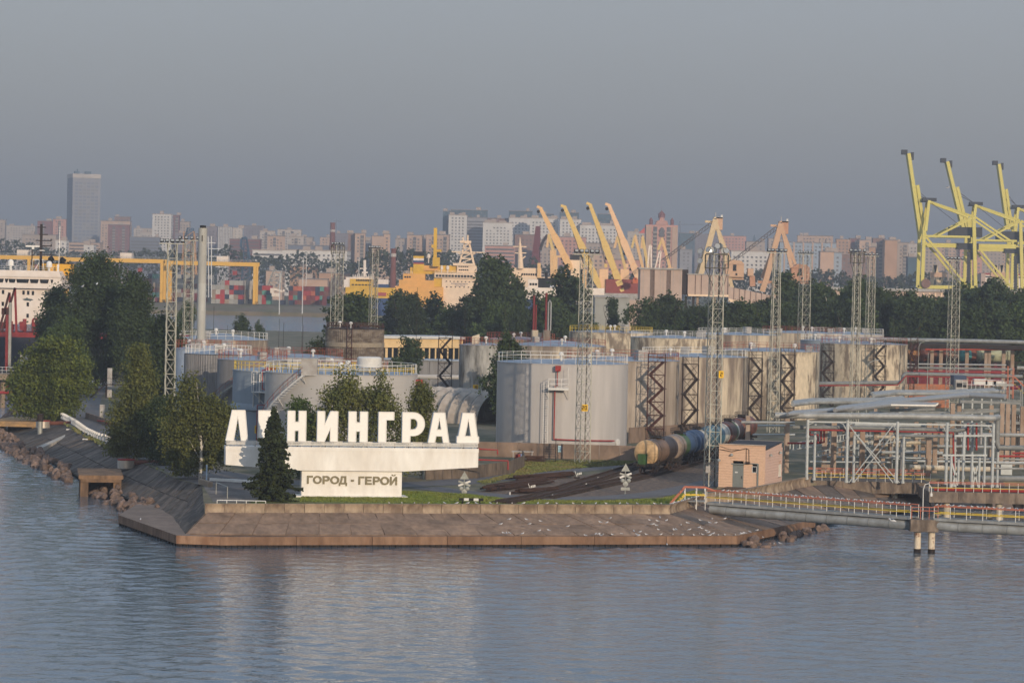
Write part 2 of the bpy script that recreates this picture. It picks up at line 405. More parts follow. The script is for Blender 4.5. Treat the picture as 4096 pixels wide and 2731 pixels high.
def slope(T, B, m, nper, rows, base_mat, gap=.05):
    n = len(T) - 1; mb = MB()
    for k in range(n):
        down = Vector((0, 0, -.12))
        mb.add([T[k] + down, T[k + 1] + down, B[k + 1] + down, B[k] + down], [(0, 3, 2, 1)])
    mb.build('slope_bed', base_mat, emb)
    for k in range(n):
        L_ = ((T[k + 1] - T[k]).length + (B[k + 1] - B[k]).length) / 2; q = max(1, int(round(L_ / nper)))
        for i in range(q):
            for r_ in range(rows):
                t0, t1 = i / q, (i + 1) / q; s0, s1 = r_ / rows, (r_ + 1) / rows
                P = lambda t, s: T[k].lerp(T[k + 1], t).lerp(B[k].lerp(B[k + 1], t), s)
                g1, g2 = gap / max(1, L_ / q) / q, gap / 3 / rows
                c4 = [P(t0 + g1, s0 + g2), P(t1 - g1, s0 + g2), P(t1 - g1, s1 - g2), P(t0 + g1, s1 - g2)]
                nn = (c4[1] - c4[0]).cross(c4[3] - c4[0]).normalized(); 
                if nn.z < 0: nn = -nn
                up = rng.uniform(-.03, .03); tl = [rng.uniform(-.015, .015) for _ in range(4)]
                cen = sum(c4, Vector()) / 4
                vs = [p - cen + nn * (up + e) for p, e in zip(c4, tl)] + [p - cen - nn * .14 for p in c4]
                b = MB().add(vs, [(0, 3, 2, 1), (4, 5, 6, 7), (0, 1, 5, 4), (1, 2, 6, 5), (2, 3, 7, 6), (3, 0, 4, 7)])
                me = b.mesh('concrete_slab', m if not isinstance(m, list) else rng.choice(m))
                me.flip_normals() if False else None
                link('concrete_slab', me, emb, cen)
M_SLAB2 = mat('slab_front_pale', (146, 124, 106), .92, var=.16, scale=.6, col2=(116, 99, 86), rand=.06, bump=.02)
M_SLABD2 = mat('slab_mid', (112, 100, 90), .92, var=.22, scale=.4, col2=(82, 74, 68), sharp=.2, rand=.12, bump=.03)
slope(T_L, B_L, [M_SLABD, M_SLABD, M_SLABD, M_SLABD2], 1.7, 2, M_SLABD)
slope(T_F, B_F, [M_SLAB] * 8 + [M_SLAB2], 3.0, 2, M_SLAB)
slope(T_R, B_R, [M_SLAB, M_SLAB, M_SLABD2], 3.0, 2, M_SLAB)
# pale drainage strips down the dark slope
for (a, b), w in (((( 330, 1722), (150, 1802)), .9), (((246, 1655), (95, 1712)), 1.1)):
    p, q = G(*a, 2.7), G(*b, .9)
    d = (q - p); side = Vector((d.y, -d.x, 0)).normalized() * w / 2; u = Vector((0, 0, .35))
    for i in range(4):
        e0, e1 = p.lerp(q, i / 4 + .005), p.lerp(q, (i + 1) / 4 - .005)
        MB().add([e0 - side + u, e0 + side + u, e1 + side + u, e1 - side + u, e0 - side - u, e0 + side - u, e1 + side - u, e1 - side - u],
                 [(0, 1, 2, 3), (7, 6, 5, 4), (0, 4, 5, 1), (1, 5, 6, 2), (2, 6, 7, 3), (3, 7, 4, 0)]).build('drain_slab', mat('pale_concrete', (176, 168, 156), .9, var=.12, scale=.8), emb)

# low quay wall at the water with its dark sheet piling
def wall_strip(pts, thick, z0, z1):
    """closed prism along a polyline, thickness towards the land (left-hand side of travel)"""
    P = [Vector((p[0], p[1], 0)) for p in pts]; inn = []
    for i, p in enumerate(P):
        d = (P[min(i + 1, len(P) - 1)] - P[max(0, i - 1)]).normalized(); inn.append(p + Vector((-d.y, d.x, 0)) * thick)
    poly = [(p.x, p.y) for p in P] + [(p.x, p.y) for p in inn[::-1]]
    return MB().prism(poly, z0, z1)
qw = thing('quay_wall', 'low brown concrete quay wall at the foot of the embankment', 'quay wall'); qw['kind'] = 'structure'
Q_OUT = [G(474, 2060, 1.0), G(668, 2128, 1.0), G(705, 2140, 1.03), G(880, 2146, 1.03)]
q_r = G(2951, 2143, 1.03); q_r2 = G(3130, 2104, 1.03); q_r3 = G(3262, 2078, 1.0)
line = [Q_OUT[2], Q_OUT[3]]
n_seg = 7
fr = [Q_OUT[3].lerp(q_r, i / n_seg) for i in range(n_seg + 1)]
for a, b in zip([Q_OUT[0], Q_OUT[1], Q_OUT[2]] + fr[:-1] + [q_r, q_r2], [Q_OUT[1], Q_OUT[2], Q_OUT[3]] + fr[1:] + [q_r2, q_r3]):
    d = (b - a).normalized(); a2, b2 = a + d * .02, b - d * .02
    wall_strip([a2, b2], .9, .22, 1.03 + rng.uniform(-.015, .015)).build('wall_block', mat('quay_pale', (152, 122, 98), .88, var=.16, scale=.6, col2=(120, 88, 66), streak=3, bump=.03) if rng.random() < .25 else M_TOE, qw)
    mb = MB(); k = max(2, int((b - a).length / .55)); nrm = Vector((-d.y, d.x, 0))
    for i in range(k):
        p = a.lerp(b, (i + .5) / k) + nrm * (.28 if i % 2 else .16); mb.box((p.x, p.y, -.3), (.5, .22, 1.04), math.atan2(d.y, d.x))
    stuff(mb.build('sheet_piling', M_PILE, qw))
# flat toe platform at the corner
sheet('quay_apron', [Q_OUT[0], Q_OUT[1], Q_OUT[2], Q_OUT[3], G(760, 2140, 1.0), G(735, 2120, 1.0), G(690, 2062, 1.0), G(630, 2022, 1.0), G(560, 2010, 1.0)], mat('apron', (128, 112, 100), .92, var=.15, scale=.3), 1.036, 'flat brown concrete apron at the corner of the quay')

# wave-return parapet, cast in curved segments
para = thing('parapet', 'curved concrete wave wall of cast segments edging the lawn', 'wall'); para['kind'] = 'structure'
PROF = [(0.0, -.1), (-.02, .15), (.10, .45), (.08, .75), (-.06, 1.0), (-.10, 1.08), (.42, 1.08), (.48, .9), (.5, -.1)]   # (inwards, up)
def parapet(pts, seg, z):
    n = max(1, int(round(length(pts) / seg))); P = resample(pts, n)
    for a, b in zip(P[:-1], P[1:]):
        d = (b - a); L_ = d.length; d.normalize(); nrm = Vector((-d.y, d.x, 0))
        g = .02; jit = rng.uniform(-.02, .02)
        fr_ = (a + Vector((0, 0, z)) - Vector((0, 0, a.z)) + d * g + nrm * jit, nrm, Vector((0, 0, 1)), d)
        m = MB().prism(PROF, 0, L_ - 2 * g, fr_); c = fr_[0].copy()
        m.v = [tuple(Vector(v) - c) for v in m.v]
        link('parapet_segment', m.mesh('parapet_segment', M_PARA, smooth=True, ang=50), para, c)
parapet([Vector((-29.7, 298.0, 0)), Vector((16.4, 309.0, 0))], 2.0, 2.6)
parapet([Vector((16.4, 309.0, 0)), Vector((20.9, 323.6, 0))], 2.0, 2.6)
parapet([Vector((20.9, 323.6, 0)), Vector((24.6, 328.4, 0)), Vector((35.2, 355.0, 0))], 2.4, 2.8)

# ------------------------------------------------------------------ boulders
def rock_mesh(i):
    import bmesh
    bm = bmesh.new(); bmesh.ops.create_icosphere(bm, subdivisions=2, radius=1.0)
    r_ = random.Random(100 + i); pl = [(Vector((r_.gauss(0, 1), r_.gauss(0, 1), r_.gauss(0, 1))).normalized(), r_.uniform(.45, .85)) for _ in range(9)]
    for v in bm.verts:
        for nrm, d in pl:
            e = v.co.dot(nrm)
            if e > d: v.co -= nrm * (e - d) * .95
        v.co *= r_.uniform(.96, 1.04)
    me = bpy.data.meshes.new('boulder'); bm.to_mesh(me); bm.free(); me.materials.append(M_ROCK); return me
ROCKS = [rock_mesh(i) for i in range(7)]
def boulders(inner, outer, n, label, group, s=(.38, .8), zt=(1.0, -.1)):
    for _ in range(n):
        k = rng.randrange(len(inner) - 1); f = rng.random(); q = rng.random()
        p = inner[k].lerp(inner[k + 1], f).lerp(outer[k].lerp(outer[k + 1], f), q)
        sc = rng.uniform(*s) * (1.15 if q > .5 else 1)
        o = link('boulder', rng.choice(ROCKS), None, (p.x, p.y, zt[0] + (zt[1] - zt[0]) * q + rng.uniform(-.1, .15)), (rng.uniform(0, 6), rng.uniform(0, 6), rng.uniform(0, 6)), (sc, sc * rng.uniform(.7, 1.2), sc * rng.uniform(.6, .95)))
        tag(o, label, 'boulder', group)
gz = lambda l, z: [G(x, y, z) for x, y in l]
boulders(gz([(278, 1884), (207, 1845), (96, 1791), (38, 1749), (-40, 1720)], .5), gz([(282, 1942), (150, 1880), (50, 1822), (0, 1795), (-60, 1770)], 0), 165, 'rough pinkish boulder in the rock bank beyond the culvert', 'boulders along the dark slope')
boulders(gz([(640, 2046), (560, 2010), (440, 1950), (400, 1930)], .6), gz([(560, 2062), (455, 2040), (395, 1995), (365, 1985)], 0), 88, 'rough pinkish boulder heaped between the culvert and the quay apron', 'boulders beside the quay apron')
boulders(gz([(2962, 2168), (3060, 2146), (3200, 2120), (3330, 2095)], .5), gz([(3060, 2195), (3160, 2170), (3200, 2150), (3330, 2110)], -.1), 30, 'wet brown boulder in the water below the pipe bridge', 'boulders under the pipe bridge', (.3, .7), (.3, -.15))
boulders(gz([(110, 1640), (60, 1660), (0, 1690)], 1.0), gz([(20, 1685), (-20, 1700), (-60, 1720)], .1), 17, 'dark boulder at the waterline below the leafy trees', 'boulders below the leafy trees', (.6, 1.3), (1.2, 0))

# ------------------------------------------------------------------ haze: the air between here and the city
hz = MB().box((0, 5600, 107), (21000, 11700, 220)).mesh('haze', [])
hm = bpy.data.materials.new('haze'); hm.use_nodes = True
t = hm.node_tree; t.nodes.clear(); ho = t.nodes.new('ShaderNodeOutputMaterial'); pv = t.nodes.new('ShaderNodeVolumePrincipled')
pv.inputs['Color'].default_value = (0.75, 0.77, 0.81, 1); pv.inputs['Density'].default_value = HAZE = 0.00023; pv.inputs['Anisotropy'].default_value = 0.35
t.links.new(pv.outputs['Volume'], ho.inputs['Volume'])
hz.materials.append(hm); o = link('haze', hz); stuff(o); o['label'] = 'thin evening haze between the terminal and the city'
# ------------------------------------------------------------------ trees
def leaf_mat(name, col, col2, rand=.15):
    m = mat(name, col, .75, var=.3, scale=.55, col2=col2, sharp=.25, rand=rand, spec=.15)
    return m
M_LEAF = leaf_mat('leaf_green', (72, 88, 44), (52, 66, 36))
M_LEAFD = leaf_mat('leaf_dark', (64, 78, 46), (48, 60, 38))
M_LEAFY = leaf_mat('leaf_yellowish', (108, 116, 50), (70, 84, 40))
M_BIRCHL = leaf_mat('birch_leaf', (104, 106, 56), (70, 78, 42))
M_NEEDLE = leaf_mat('needle_dark', (54, 62, 36), (38, 46, 28))
M_BARK = mat('bark', (84, 74, 62), .9, var=.25, scale=2, streak=4)
M_BIRCHB = mat('birch_bark', (190, 184, 172), .85, var=.15, scale=2.2, col2=(62, 58, 54), cover=.62, sharp=.06)

def leaves_mesh(name, P, size, m, g, up=.35):
    """one rhombic leaf spray per point; P (n,3), size (n,)"""
    n = len(P)
    nr = g.normal(size=(n, 3)); nr[:, 2] += up; nr[:, 1] -= .15; nr /= np.linalg.norm(nr, axis=1)[:, None]
    a = np.cross(nr, g.normal(size=(n, 3))); a /= np.linalg.norm(a, axis=1)[:, None] + 1e-9; b = np.cross(nr, a)
    s1 = (size * .5)[:, None]; s2 = s1 * (.55 + .35 * g.random((n, 1)))
    bend = nr * s1 * .25
    V = np.stack([P - a * s1 - bend, P - b * s2, P + a * s1 - bend, P + b * s2], 1).reshape(-1, 3)
    me = bpy.data.meshes.new(name); me.vertices.add(4 * n); me.vertices.foreach_set('co', V.astype(np.float32).ravel())
    me.loops.add(4 * n); me.loops.foreach_set('vertex_index', np.arange(4 * n, dtype=np.int32))
    me.polygons.add(n); me.polygons.foreach_set('loop_start', (np.arange(n) * 4).astype(np.int32)); me.update(calc_edges=True)
    me.materials.append(m); return me

def crown_points(blobs, n, g, clump=7, spread=.55, hollow=.55):
    """clumped points over the outer part of a set of ellipsoid masses (x, y, z, rx, ry, rz)"""
    B = np.array(blobs, float); w = (B[:, 3] * B[:, 5]) ** 1.0; w /= w.sum()
    k = max(1, n // clump); idx = g.choice(len(B), k, p=w)
    d = g.normal(size=(k, 3)); d /= np.linalg.norm(d, axis=1)[:, None]
    r_ = (hollow + (1 - hollow) * g.random(k) ** .6) * (1 + .13 * g.normal(size=k))
    C = B[idx, :3] + d * B[idx, 3:6] * r_[:, None]
    # gather the clumps round fewer boughs so that light and gaps come through
    K = max(12, len(B) * 9); bi = g.choice(len(B), K, p=w); bd = g.normal(size=(K, 3)); bd /= np.linalg.norm(bd, axis=1)[:, None]; bd[:, 2] *= .85
    bc = B[bi, :3] + bd * B[bi, 3:6] * (.45 + .62 * g.random(K))[:, None]; ch = g.choice(K, k); wr = (.30 + .12 * g.random(K))[ch]
    C2 = bc[ch] + g.normal(size=(k, 3)) * B[bi[ch], 3:6] * (wr * .55)[:, None]
    sel = g.random(k) < .78; C[sel] = C2[sel]
    P = np.repeat(C, clump, 0) + g.normal(size=(k * clump, 3)) * spread * np.array([1, 1, .7])
    return P
def lobes(h0, h, w, n, g, shape='round'):
    """masses for a crown from height h0 to h, total width w"""
    out = []
    for i in range(n):
        t = (i + .5) / n; z = h0 + (h - h0) * (.08 + .84 * t)
        if shape == 'round': ww = w / 2 * math.sin(math.pi * (.18 + .72 * t)) ** .8
        elif shape == 'cone': ww = w / 2 * (1.0 - .85 * t)
        elif shape == 'column': ww = w / 2 * (math.sin(math.pi * (.15 + .75 * t)) ** .5)
        a = g.random() * 6.28; q = ww * (.35 + .4 * g.random())
        rr = max(w * .13, ww * (.42 + .2 * g.random()))
        out.append((q * math.cos(a), q * math.sin(a), z, rr, rr, max((h - h0) / n * 1.1, rr * .8)))
        out.append((-q * .7 * math.cos(a + .8), -q * .7 * math.sin(a + .8), z + g.normal() * .02 * h, rr * .85, rr * .85, rr * .75))
    rr = {'round': .2, 'cone': .09, 'column': .17}[shape] * w
    out.append((0, 0, h - rr * 1.15, rr, rr, rr * 1.1)); out.append((0, 0, h - rr * 2.4, rr * 1.2, rr * 1.2, rr * 1.4))
    return out
def trunk_mesh(blobs, h, r0, g, m, lean=0.0, limbs=9):
    mb = MB(); pts = [(lean * t * t + .12 * math.sin(5 * t), .1 * math.cos(4 * t), h * t) for t in (0, .2, .4, .6, .8, .94)]
    mb.tube(pts, [r0, r0 * .82, r0 * .62, r0 * .42, r0 * .24, r0 * .1], 7)
    for b in list(blobs)[:limbs]:
        z0 = max(h * .15, b[2] - b[5] - .15 * h); t = z0 / h; s = (lean * t * t, 0, z0)
        e = (b[0] * .9, b[1] * .9, b[2] + b[5] * .25); mid = (s[0] * .5 + e[0] * .5, s[1] * .5 + e[1] * .5, s[2] * .45 + e[2] * .55 - .3)
        mb.tube([s, mid, e], [r0 * .34, r0 * .22, r0 * .07], 5)
    return mb.mesh('trunk', m)
def make_tree(name, label, loc, h, w, n, leaf, lm, seed, shape='round', h0=.12, nl=6, bark=None, group=None, rz=0.0, blobs=None, spread=None, lean=0.0, r0=None, hollow=.55, strand=0):
    g = np.random.default_rng(seed); bl = blobs or lobes(h * h0, h, w, nl, g, shape)
    if blobs: kz = h / max(b[2] + b[5] * .93 for b in blobs); bl = [tuple(v * kz for v in b) for b in blobs]
    t = thing(name, label, 'tree', loc, rz, group)
    n = int(n * 1.5); leaf *= .78
    P = crown_points(bl, n, g, clump=10, spread=spread or leaf * 1.7, hollow=hollow)
    if strand:     # hanging birch twigs
        k = len(P) // 2; s = P[:k]; s = np.repeat(s, 2, 0)[:k]; s[:, 2] -= g.random(k) * strand; P = np.concatenate([P[:k], s]); P = P[P[:, 2] > .3]
    sz = leaf * (.6 + .8 * g.random(len(P)))
    link('crown', leaves_mesh('crown', P, sz, lm, g), t)
    link('trunk', trunk_mesh(bl, h * .97, r0 or h * .016, g, bark or M_BARK, lean), t)
    return t
def base_at(px, D, z=3.0):
    p = at(px, 1500, D); return (p.x, D, z)
def top_h(px, py, D, z=3.0): return at(px, py, D).z - z

# the dark spruce in front of the sign
def spruce(name, label, loc, h, w, seed, dens=1.0):
    g = np.random.default_rng(seed); t = thing(name, label, 'tree', loc)
    P = []; S = []; mb = MB()
    z = .9
    while z < h - .2:
        f = 1 - z / h; R_ = w / 2 * (f ** .8) * (.8 + .35 * g.random()); nb = 8 if f > .3 else 5
        a0 = g.random() * 6.28
        for k in range(nb):
            a = a0 + 6.28 * k / nb + g.normal() * .16; rr = R_ * (.5 + .68 * g.random()); d = np.array([math.cos(a), math.sin(a), 0])
            m = max(3, int(rr * 12 * dens)); u = (np.arange(m) + g.random(m)) / m
            droop = -.42 * rr * u ** 1.25 + .22 * rr * np.clip(u - .72, 0, 1) * 2
            pts = d[None] * (u * rr)[:, None] + np.array([0, 0, 1])[None] * (z + droop)[:, None]
            side = np.array([-d[1], d[0], 0])
            for q in range(3):
                pp = pts + side[None] * (g.normal(size=m) * (.10 + .24 * (1 - u) * min(1, rr)))[:, None]; pp[:, 2] -= g.random(m) * .28
                P.append(pp); S.append(.22 + .26 * g.random(m))
            mb.tri((0, 0, z), tuple(d * rr * .8 + np.array([0, 0, z - .34 * rr])), .025)
        z += .24 + .26 * f
    P.append(np.stack([g.normal(size=60) * .12, g.normal(size=60) * .12, h - g.random(60) * 1.1], 1)); S.append(np.full(60, .22))
    P = np.concatenate(P); S = np.concatenate(S)
    link('crown', leaves_mesh('crown', P, S, M_NEEDLE, g, up=.2), t)
    mb.tube([(0, 0, -.1), (0.03, 0, h * .5), (0, 0, h * .97)], [.2, .12, .02], 8); mb.build('trunk', M_BARK, t)
    return t
p = G(1090, 2004, 3.0); spruce('spruce_tree', 'dark spruce tree covering part of the white sign', (p.x, p.y, 3.0), top_h(1093, 1624, p.y), 6.6, 3, 1.3)

# birches between the road and the sign
def birch(label, px, py, ytop, w, seed, n, lean=0.0, blobs=None, lm=None):
    p = G(px, py, 3.0) if py else Vector(base_at(px, 350)); h = top_h(px, ytop, p.y)
    return make_tree('birch_tree', label, (p.x, p.y, 3.0), h, w, n, .34, lm or M_BIRCHL, seed, 'column', .1, 8, M_BIRCHB, blobs=blobs, strand=1.5, lean=lean, r0=.2, hollow=.35, spread=.45)
birch('drooping birch tree with a white trunk beside the letter at the start of the sign', 800, 1915, 1490, 7.0, 11, 19000, -.5,
      [(-1.2, 0, 10.2, 1.3, 1.2, 1.9), (-1.9, .2, 8.2, 1.9, 1.6, 2.0), (.4, -.2, 8.0, 1.7, 1.6, 1.8), (1.9, 0, 6.7, 1.6, 1.4, 1.9), (-2.6, 0, 5.8, 1.6, 1.5, 1.9), (-.6, 1.2, 5.6, 2.2, 1.6, 2.2), (1.7, 1.2, 4.2, 1.8, 1.6, 2.0), (-2.3, .6, 3.4, 1.6, 1.5, 1.8), (.2, 1.9, 3.0, 1.9, 1.5, 1.6), (2.3, .4, 7.8, 1.0, 1, 1.3), (-1.6, 0, 1.9, 1.5, 1.4, 1.2)])
birch('tall birch with a pale upper trunk standing alone behind the guard rail end', 545, 1838, 1372, 7.0, 12, 21000, .3,
      [(.3, 0, 13.3, 1.0, 1, 1.7), (-.2, 0, 11.4, 1.6, 1.5, 1.7), (.6, 0, 9.6, 2.1, 1.7, 1.9), (-1.2, 0, 7.4, 2.0, 1.7, 1.7), (1.5, 0, 6.8, 2.1, 1.7, 1.9), (-2.0, -.3, 4.6, 2.0, 1.7, 1.9), (.2, -.5, 4.4, 2.2, 1.7, 2), (2.3, .2, 4.2, 1.9, 1.6, 2), (-2.2, -.2, 2.2, 1.9, 1.6, 1.5), (.8, -.4, 1.9, 2.1, 1.6, 1.4), (2.6, 0, 1.7, 1.5, 1.5, 1.2)])
make_tree('shrub_tree', 'very dark dense bush between the two birches', (*G(640, 1858, 3)[:2], 3.0), top_h(640, 1590, 361), 4.6, 9000, .32, M_LEAFD, 13, 'column', .02, 6, blobs=None)

# trees behind the letters, in front of the big pale tank
make_tree('birch_tree', 'twin topped birch in front of the pale tank behind the sign', base_at(1455, 346), top_h(1420, 1462, 346), 8.2, 19000, .34, M_BIRCHL, 21, 'column', .1, 8, M_BIRCHB, strand=1.3, hollow=.35,
          blobs=[(-1.6, 0, 10.2, 1.2, 1.1, 1.7), (1.8, 0, 9.9, 1.0, 1, 1.6), (-2.4, 0, 8.4, 1.8, 1.5, 1.7), (.9, 0, 8.4, 1.7, 1.5, 1.5), (2.5, 0, 7.6, 1.4, 1.3, 1.5), (-3.2, 0, 6.2, 1.5, 1.4, 1.6), (-.6, 0, 6.4, 2.0, 1.6, 1.9), (3.2, 0, 5.7, 1.6, 1.4, 1.6), (4.2, 0, 4.8, 1.2, 1.2, 1.2), (-3.3, 0, 4.2, 1.5, 1.4, 1.6), (.5, 0, 3.8, 2.4, 1.6, 2.0), (3.6, 0, 3.3, 1.6, 1.5, 1.6), (-1.5, 0, 2, 2.4, 1.6, 1.4), (2, 0, 1.6, 2, 1.6, 1.2)])
make_tree('birch_tree', 'slender birch between the pale tank and the folded vault', base_at(1695, 350), top_h(1672, 1535, 350), 3.6, 12000, .32, M_BIRCHL, 22, 'column', .05, 6, M_BIRCHB, strand=1.1, hollow=.35)
make_tree('shrub_tree', 'low leafy bush behind the third letter of the sign', base_at(1215, 347), top_h(1215, 1605, 347), 4.2, 9000, .34, M_LEAF, 23, 'round', .05, 5)
# the big trees along the road
make_tree('broadleaf_tree', 'largest dark leafy tree with a broad domed crown beside the road', base_at(385, 575), top_h(385, 1012, 575), 17, 34000, .6, M_LEAFD, 31, blobs=[(.2, 0, 28.5, 2.6, 3, 3.0), (-2.2, 0, 26.0, 3.6, 4, 3.4), (2.4, 0, 25.8, 2.6, 3, 3.4), (-3.6, -1, 22.0, 4.2, 4, 3.6), (1.5, -1, 22, 4.4, 4, 3.8), (-5.6, -1, 17.5, 4.0, 4, 3.6), (0, -2, 17, 5, 4, 4.4), (5.2, 0, 19.5, 3.4, 3.5, 3.4), (7.0, 0, 16.5, 2.8, 3, 3.2), (5.6, -1, 13, 4, 4, 4), (-7.4, 0, 14.4, 3, 3, 2.8), (-4, -2, 11, 5, 4, 4.4), (3, -1, 8, 5, 4, 4), (7.6, 0, 10.6, 2.6, 3, 3), (-6.5, -1, 6.5, 4, 4, 3.5), (-9.2, -1, 9.6, 2.4, 2.6, 2.6), (-1, -1, 4, 5, 4, 3.5)])
make_tree('broadleaf_tree', 'dark side tree leaning out of the big domed tree', base_at(545, 560), top_h(545, 1100, 560), 8, 16000, .55, M_LEAFD, 32, 'round', .05, 6)
make_tree('broadleaf_tree', 'dark tree behind the tall birch and the lattice mast', base_at(655, 490), top_h(640, 1262, 490), 8, 15000, .5, M_LEAFD, 33, 'round', .05, 6)
make_tree('broadleaf_tree', 'yellowish green leafy tree at the bend of the guard rail', base_at(185, 470), top_h(210, 1350, 470), 11.5, 22000, .48, M_LEAFY, 34, blobs=[(.9, 0, 10.4, 2.0, 2, 1.6), (-.9, 0, 9.6, 1.8, 2, 1.5), (3.0, 0, 10.3, 1.4, 1.8, 1.3), (-1.8, 0, 7.4, 2.4, 2.2, 1.9), (1.8, -.4, 7.4, 2.6, 2.2, 2.0), (4.6, 0, 7.8, 1.8, 2, 1.8), (-2.6, 0, 5.0, 2.4, 2.2, 1.7), (.8, -.8, 4.9, 2.8, 2.2, 1.9), (4.0, 0, 5.0, 2.2, 2, 1.8), (-3.3, 0, 2.9, 2.3, 2, 1.4), (0, -.8, 2.7, 2.8, 2, 1.4), (3.2, -.4, 2.6, 2.2, 2, 1.4), (-2.4, -.5, 1.1, 2.0, 2, 1.0), (.6, -1, 1.0, 2.4, 2, 1.0), (3, -.5, 1.0, 2, 2, .9)])
make_tree('broadleaf_tree', 'mid green tree between the yellowish tree and the big domed tree', base_at(262, 545), top_h(262, 1290, 545), 8.5, 20000, .5, M_LEAF, 35, 'round', .02, 6)
make_tree('broadleaf_tree', 'dark low tree at the edge of the crown against the white ship', base_at(215, 590), top_h(215, 1165, 590), 7, 15000, .55, M_LEAFD, 36, 'round', .1, 6)

# mid-distance trees: each one its own object, a few shared crowns per kind
def crown_variant(kind, k):
    def mk():
        g = np.random.default_rng(500 + k + {'round': 0, 'birch': 40, 'pop': 80}[kind])
        if kind == 'round': bl = lobes(.08, 1.0, .78, 6, g, 'round')
        elif kind == 'birch': bl = lobes(.08, 1.0, .5, 7, g, 'column')
        else: bl = lobes(.06, 1.0, .36, 7, g, 'cone')
        P = crown_points(bl, 8000, g, clump=9, spread=.022, hollow=.5); P = P[P[:, 2] > .01]
        me = leaves_mesh('crown', P, .031 * (.6 + .8 * g.random(len(P))), [M_LEAFD, M_LEAF, M_LEAFD][k % 3] if kind != 'pop' else M_LEAFD, g)
        tr = trunk_mesh(bl, .96, .016, g, M_BIRCHB if kind == 'birch' and k % 2 else M_BARK, 0, 6)
        return me, tr
    return shared(('crown', kind, k), mk)
def mid_tree(kind, px, ytop, D, wf, label, group, k, zb=3.0):
    h = top_h(px, ytop, D, zb); x = at(px, 1300, D).x
    me, tr = crown_variant(kind, k)
    t = thing({'round': 'broadleaf_tree', 'birch': 'birch_tree', 'pop': 'poplar_tree'}[kind], label, 'tree', (x, D, zb), rng.uniform(0, 6.28), group, (h * wf, h * wf, h))
    link('crown', me, t); link('trunk', tr, t); return t
MID = [  # kind, px, ytop, D, width factor, label
 ('round', 1650, 1345, 560, 1.0, 'bright leafy tree before the long yellow building'),
 ('round', 1590, 1430, 540, .9, 'low bush left of the bright tree by the yellow building'),
 ('birch', 2030, 1335, 470, .9, 'narrow tree leaning against the mottled tank numbered eighteen'),
 ('round', 2075, 1400, 480, .5, 'ragged lower bush at the foot of the mottled small tank'),
 ('round', 1390, 1165, 650, 1.15, 'dark tree just behind the brown ribbed silo and its masts'),
 ('birch', 1445, 1190, 655, .9, 'slim dark tree between the two masts over the silo'),
 ('round', 1265, 1345, 560, .9, 'small dark bush left of the brown ribbed silo'),
 ('round', 965, 1262, 720, .9, 'scrubby tree with a reddish box beside it near the water'),
 ('birch', 1035, 1285, 730, .7, 'yellowish scrub next to the scrubby waterside tree'),
 ('birch', 745, 1205, 800, .7, 'thin tree between the lattice mast and the white chimney'),
 ('birch', 1585, 1165, 760, 1.15, 'dark birch in front of the yellow ship bow'),
 ('birch', 1655, 1172, 740, .9, 'slender birch under the yellow ship stern'),
 ('birch', 1735, 1175, 760, 1.1, 'dark birch below the ship with the striped funnel'),
 ('round', 1800, 1215, 740, 1.1, 'rounded dark tree in the clump under the white bridge ship'),
 ('round', 1880, 1165, 735, 1.0, 'dark tree low against the white superstructure'),
 ('birch', 1990, 1026, 730, .95, 'tallest dark tree between the yellow ship and the deck cranes'),
 ('birch', 1930, 1135, 725, .9, 'leafy shoulder tree of the tallest dark tree'),
 ('round', 1985, 1200, 715, 1.0, 'wide dark tree at the foot of the tallest tree'),
 ('birch', 2065, 1110, 735, .85, 'dark tree on the far flank of the tallest tree'),
 ('round', 2060, 1230, 700, .8, 'low green tree by the rusty vent pipes'),
 ('birch', 2275, 1072, 740, 1.0, 'open crowned dark tree before the deck crane ship'),
 ('round', 2190, 1165, 735, 1.0, 'dark tree hiding the black ship funnel'),
 ('round', 2240, 1215, 715, 1.0, 'dark tree between the vent pipes and the lattice mast'),
 ('round', 2340, 1255, 720, .9, 'low tree behind the mast beside the grey hangar'),
 ('pop', 2450, 1195, 760, 1.0, 'sparse pointed tree before the grey hangar'),
 ('round', 2590, 1190, 740, .95, 'dark bush at the foot of the pale grey shed'),
 ('round', 2680, 1162, 745, 1.15, 'broad dark tree in front of the pale grey shed'),
 ('round', 2760, 1225, 735, 1.0, 'dark tree beneath the conveyor bridge'),
]
for i, (kd, px, yt, D, wf, lb) in enumerate(MID): mid_tree(kd, px, yt, D, wf, lb, None, i % 4)
def ORD(i):
    a = 'first second third fourth fifth sixth seventh eighth ninth tenth eleventh twelfth thirteenth fourteenth fifteenth sixteenth seventeenth eighteenth nineteenth twentieth'.split()
    return a[i] if i < 20 else ('twenty ' if i < 29 else 'thirty ') + a[(i - 20) % 10] if i != 29 else 'thirtieth'
BELT = [(2870, 1200, 'round'), (2925, 1215, 'round'), (2975, 1190, 'round'), (3030, 1205, 'birch'), (3090, 1185, 'round'), (3130, 1098, 'pop'), (3160, 1125, 'pop'), (3200, 1165, 'birch'), (3255, 1128, 'birch'), (3300, 1140, 'birch'), (3350, 1150, 'round'), (3405, 1125, 'birch'), (3440, 1112, 'birch'), (3500, 1140, 'birch'), (3560, 1178, 'round'), (3600, 1165, 'round'), (3640, 1165, 'pop'), (3690, 1185, 'round'), (3740, 1190, 'birch'), (3790, 1175, 'round'), (3845, 1150, 'birch'), (3885, 1140, 'birch'), (3925, 1150, 'round'), (3962, 1118, 'birch'), (3990, 1150, 'birch'), (4030, 1180, 'round'), (4070, 1165, 'birch'), (4110, 1155, 'birch')]
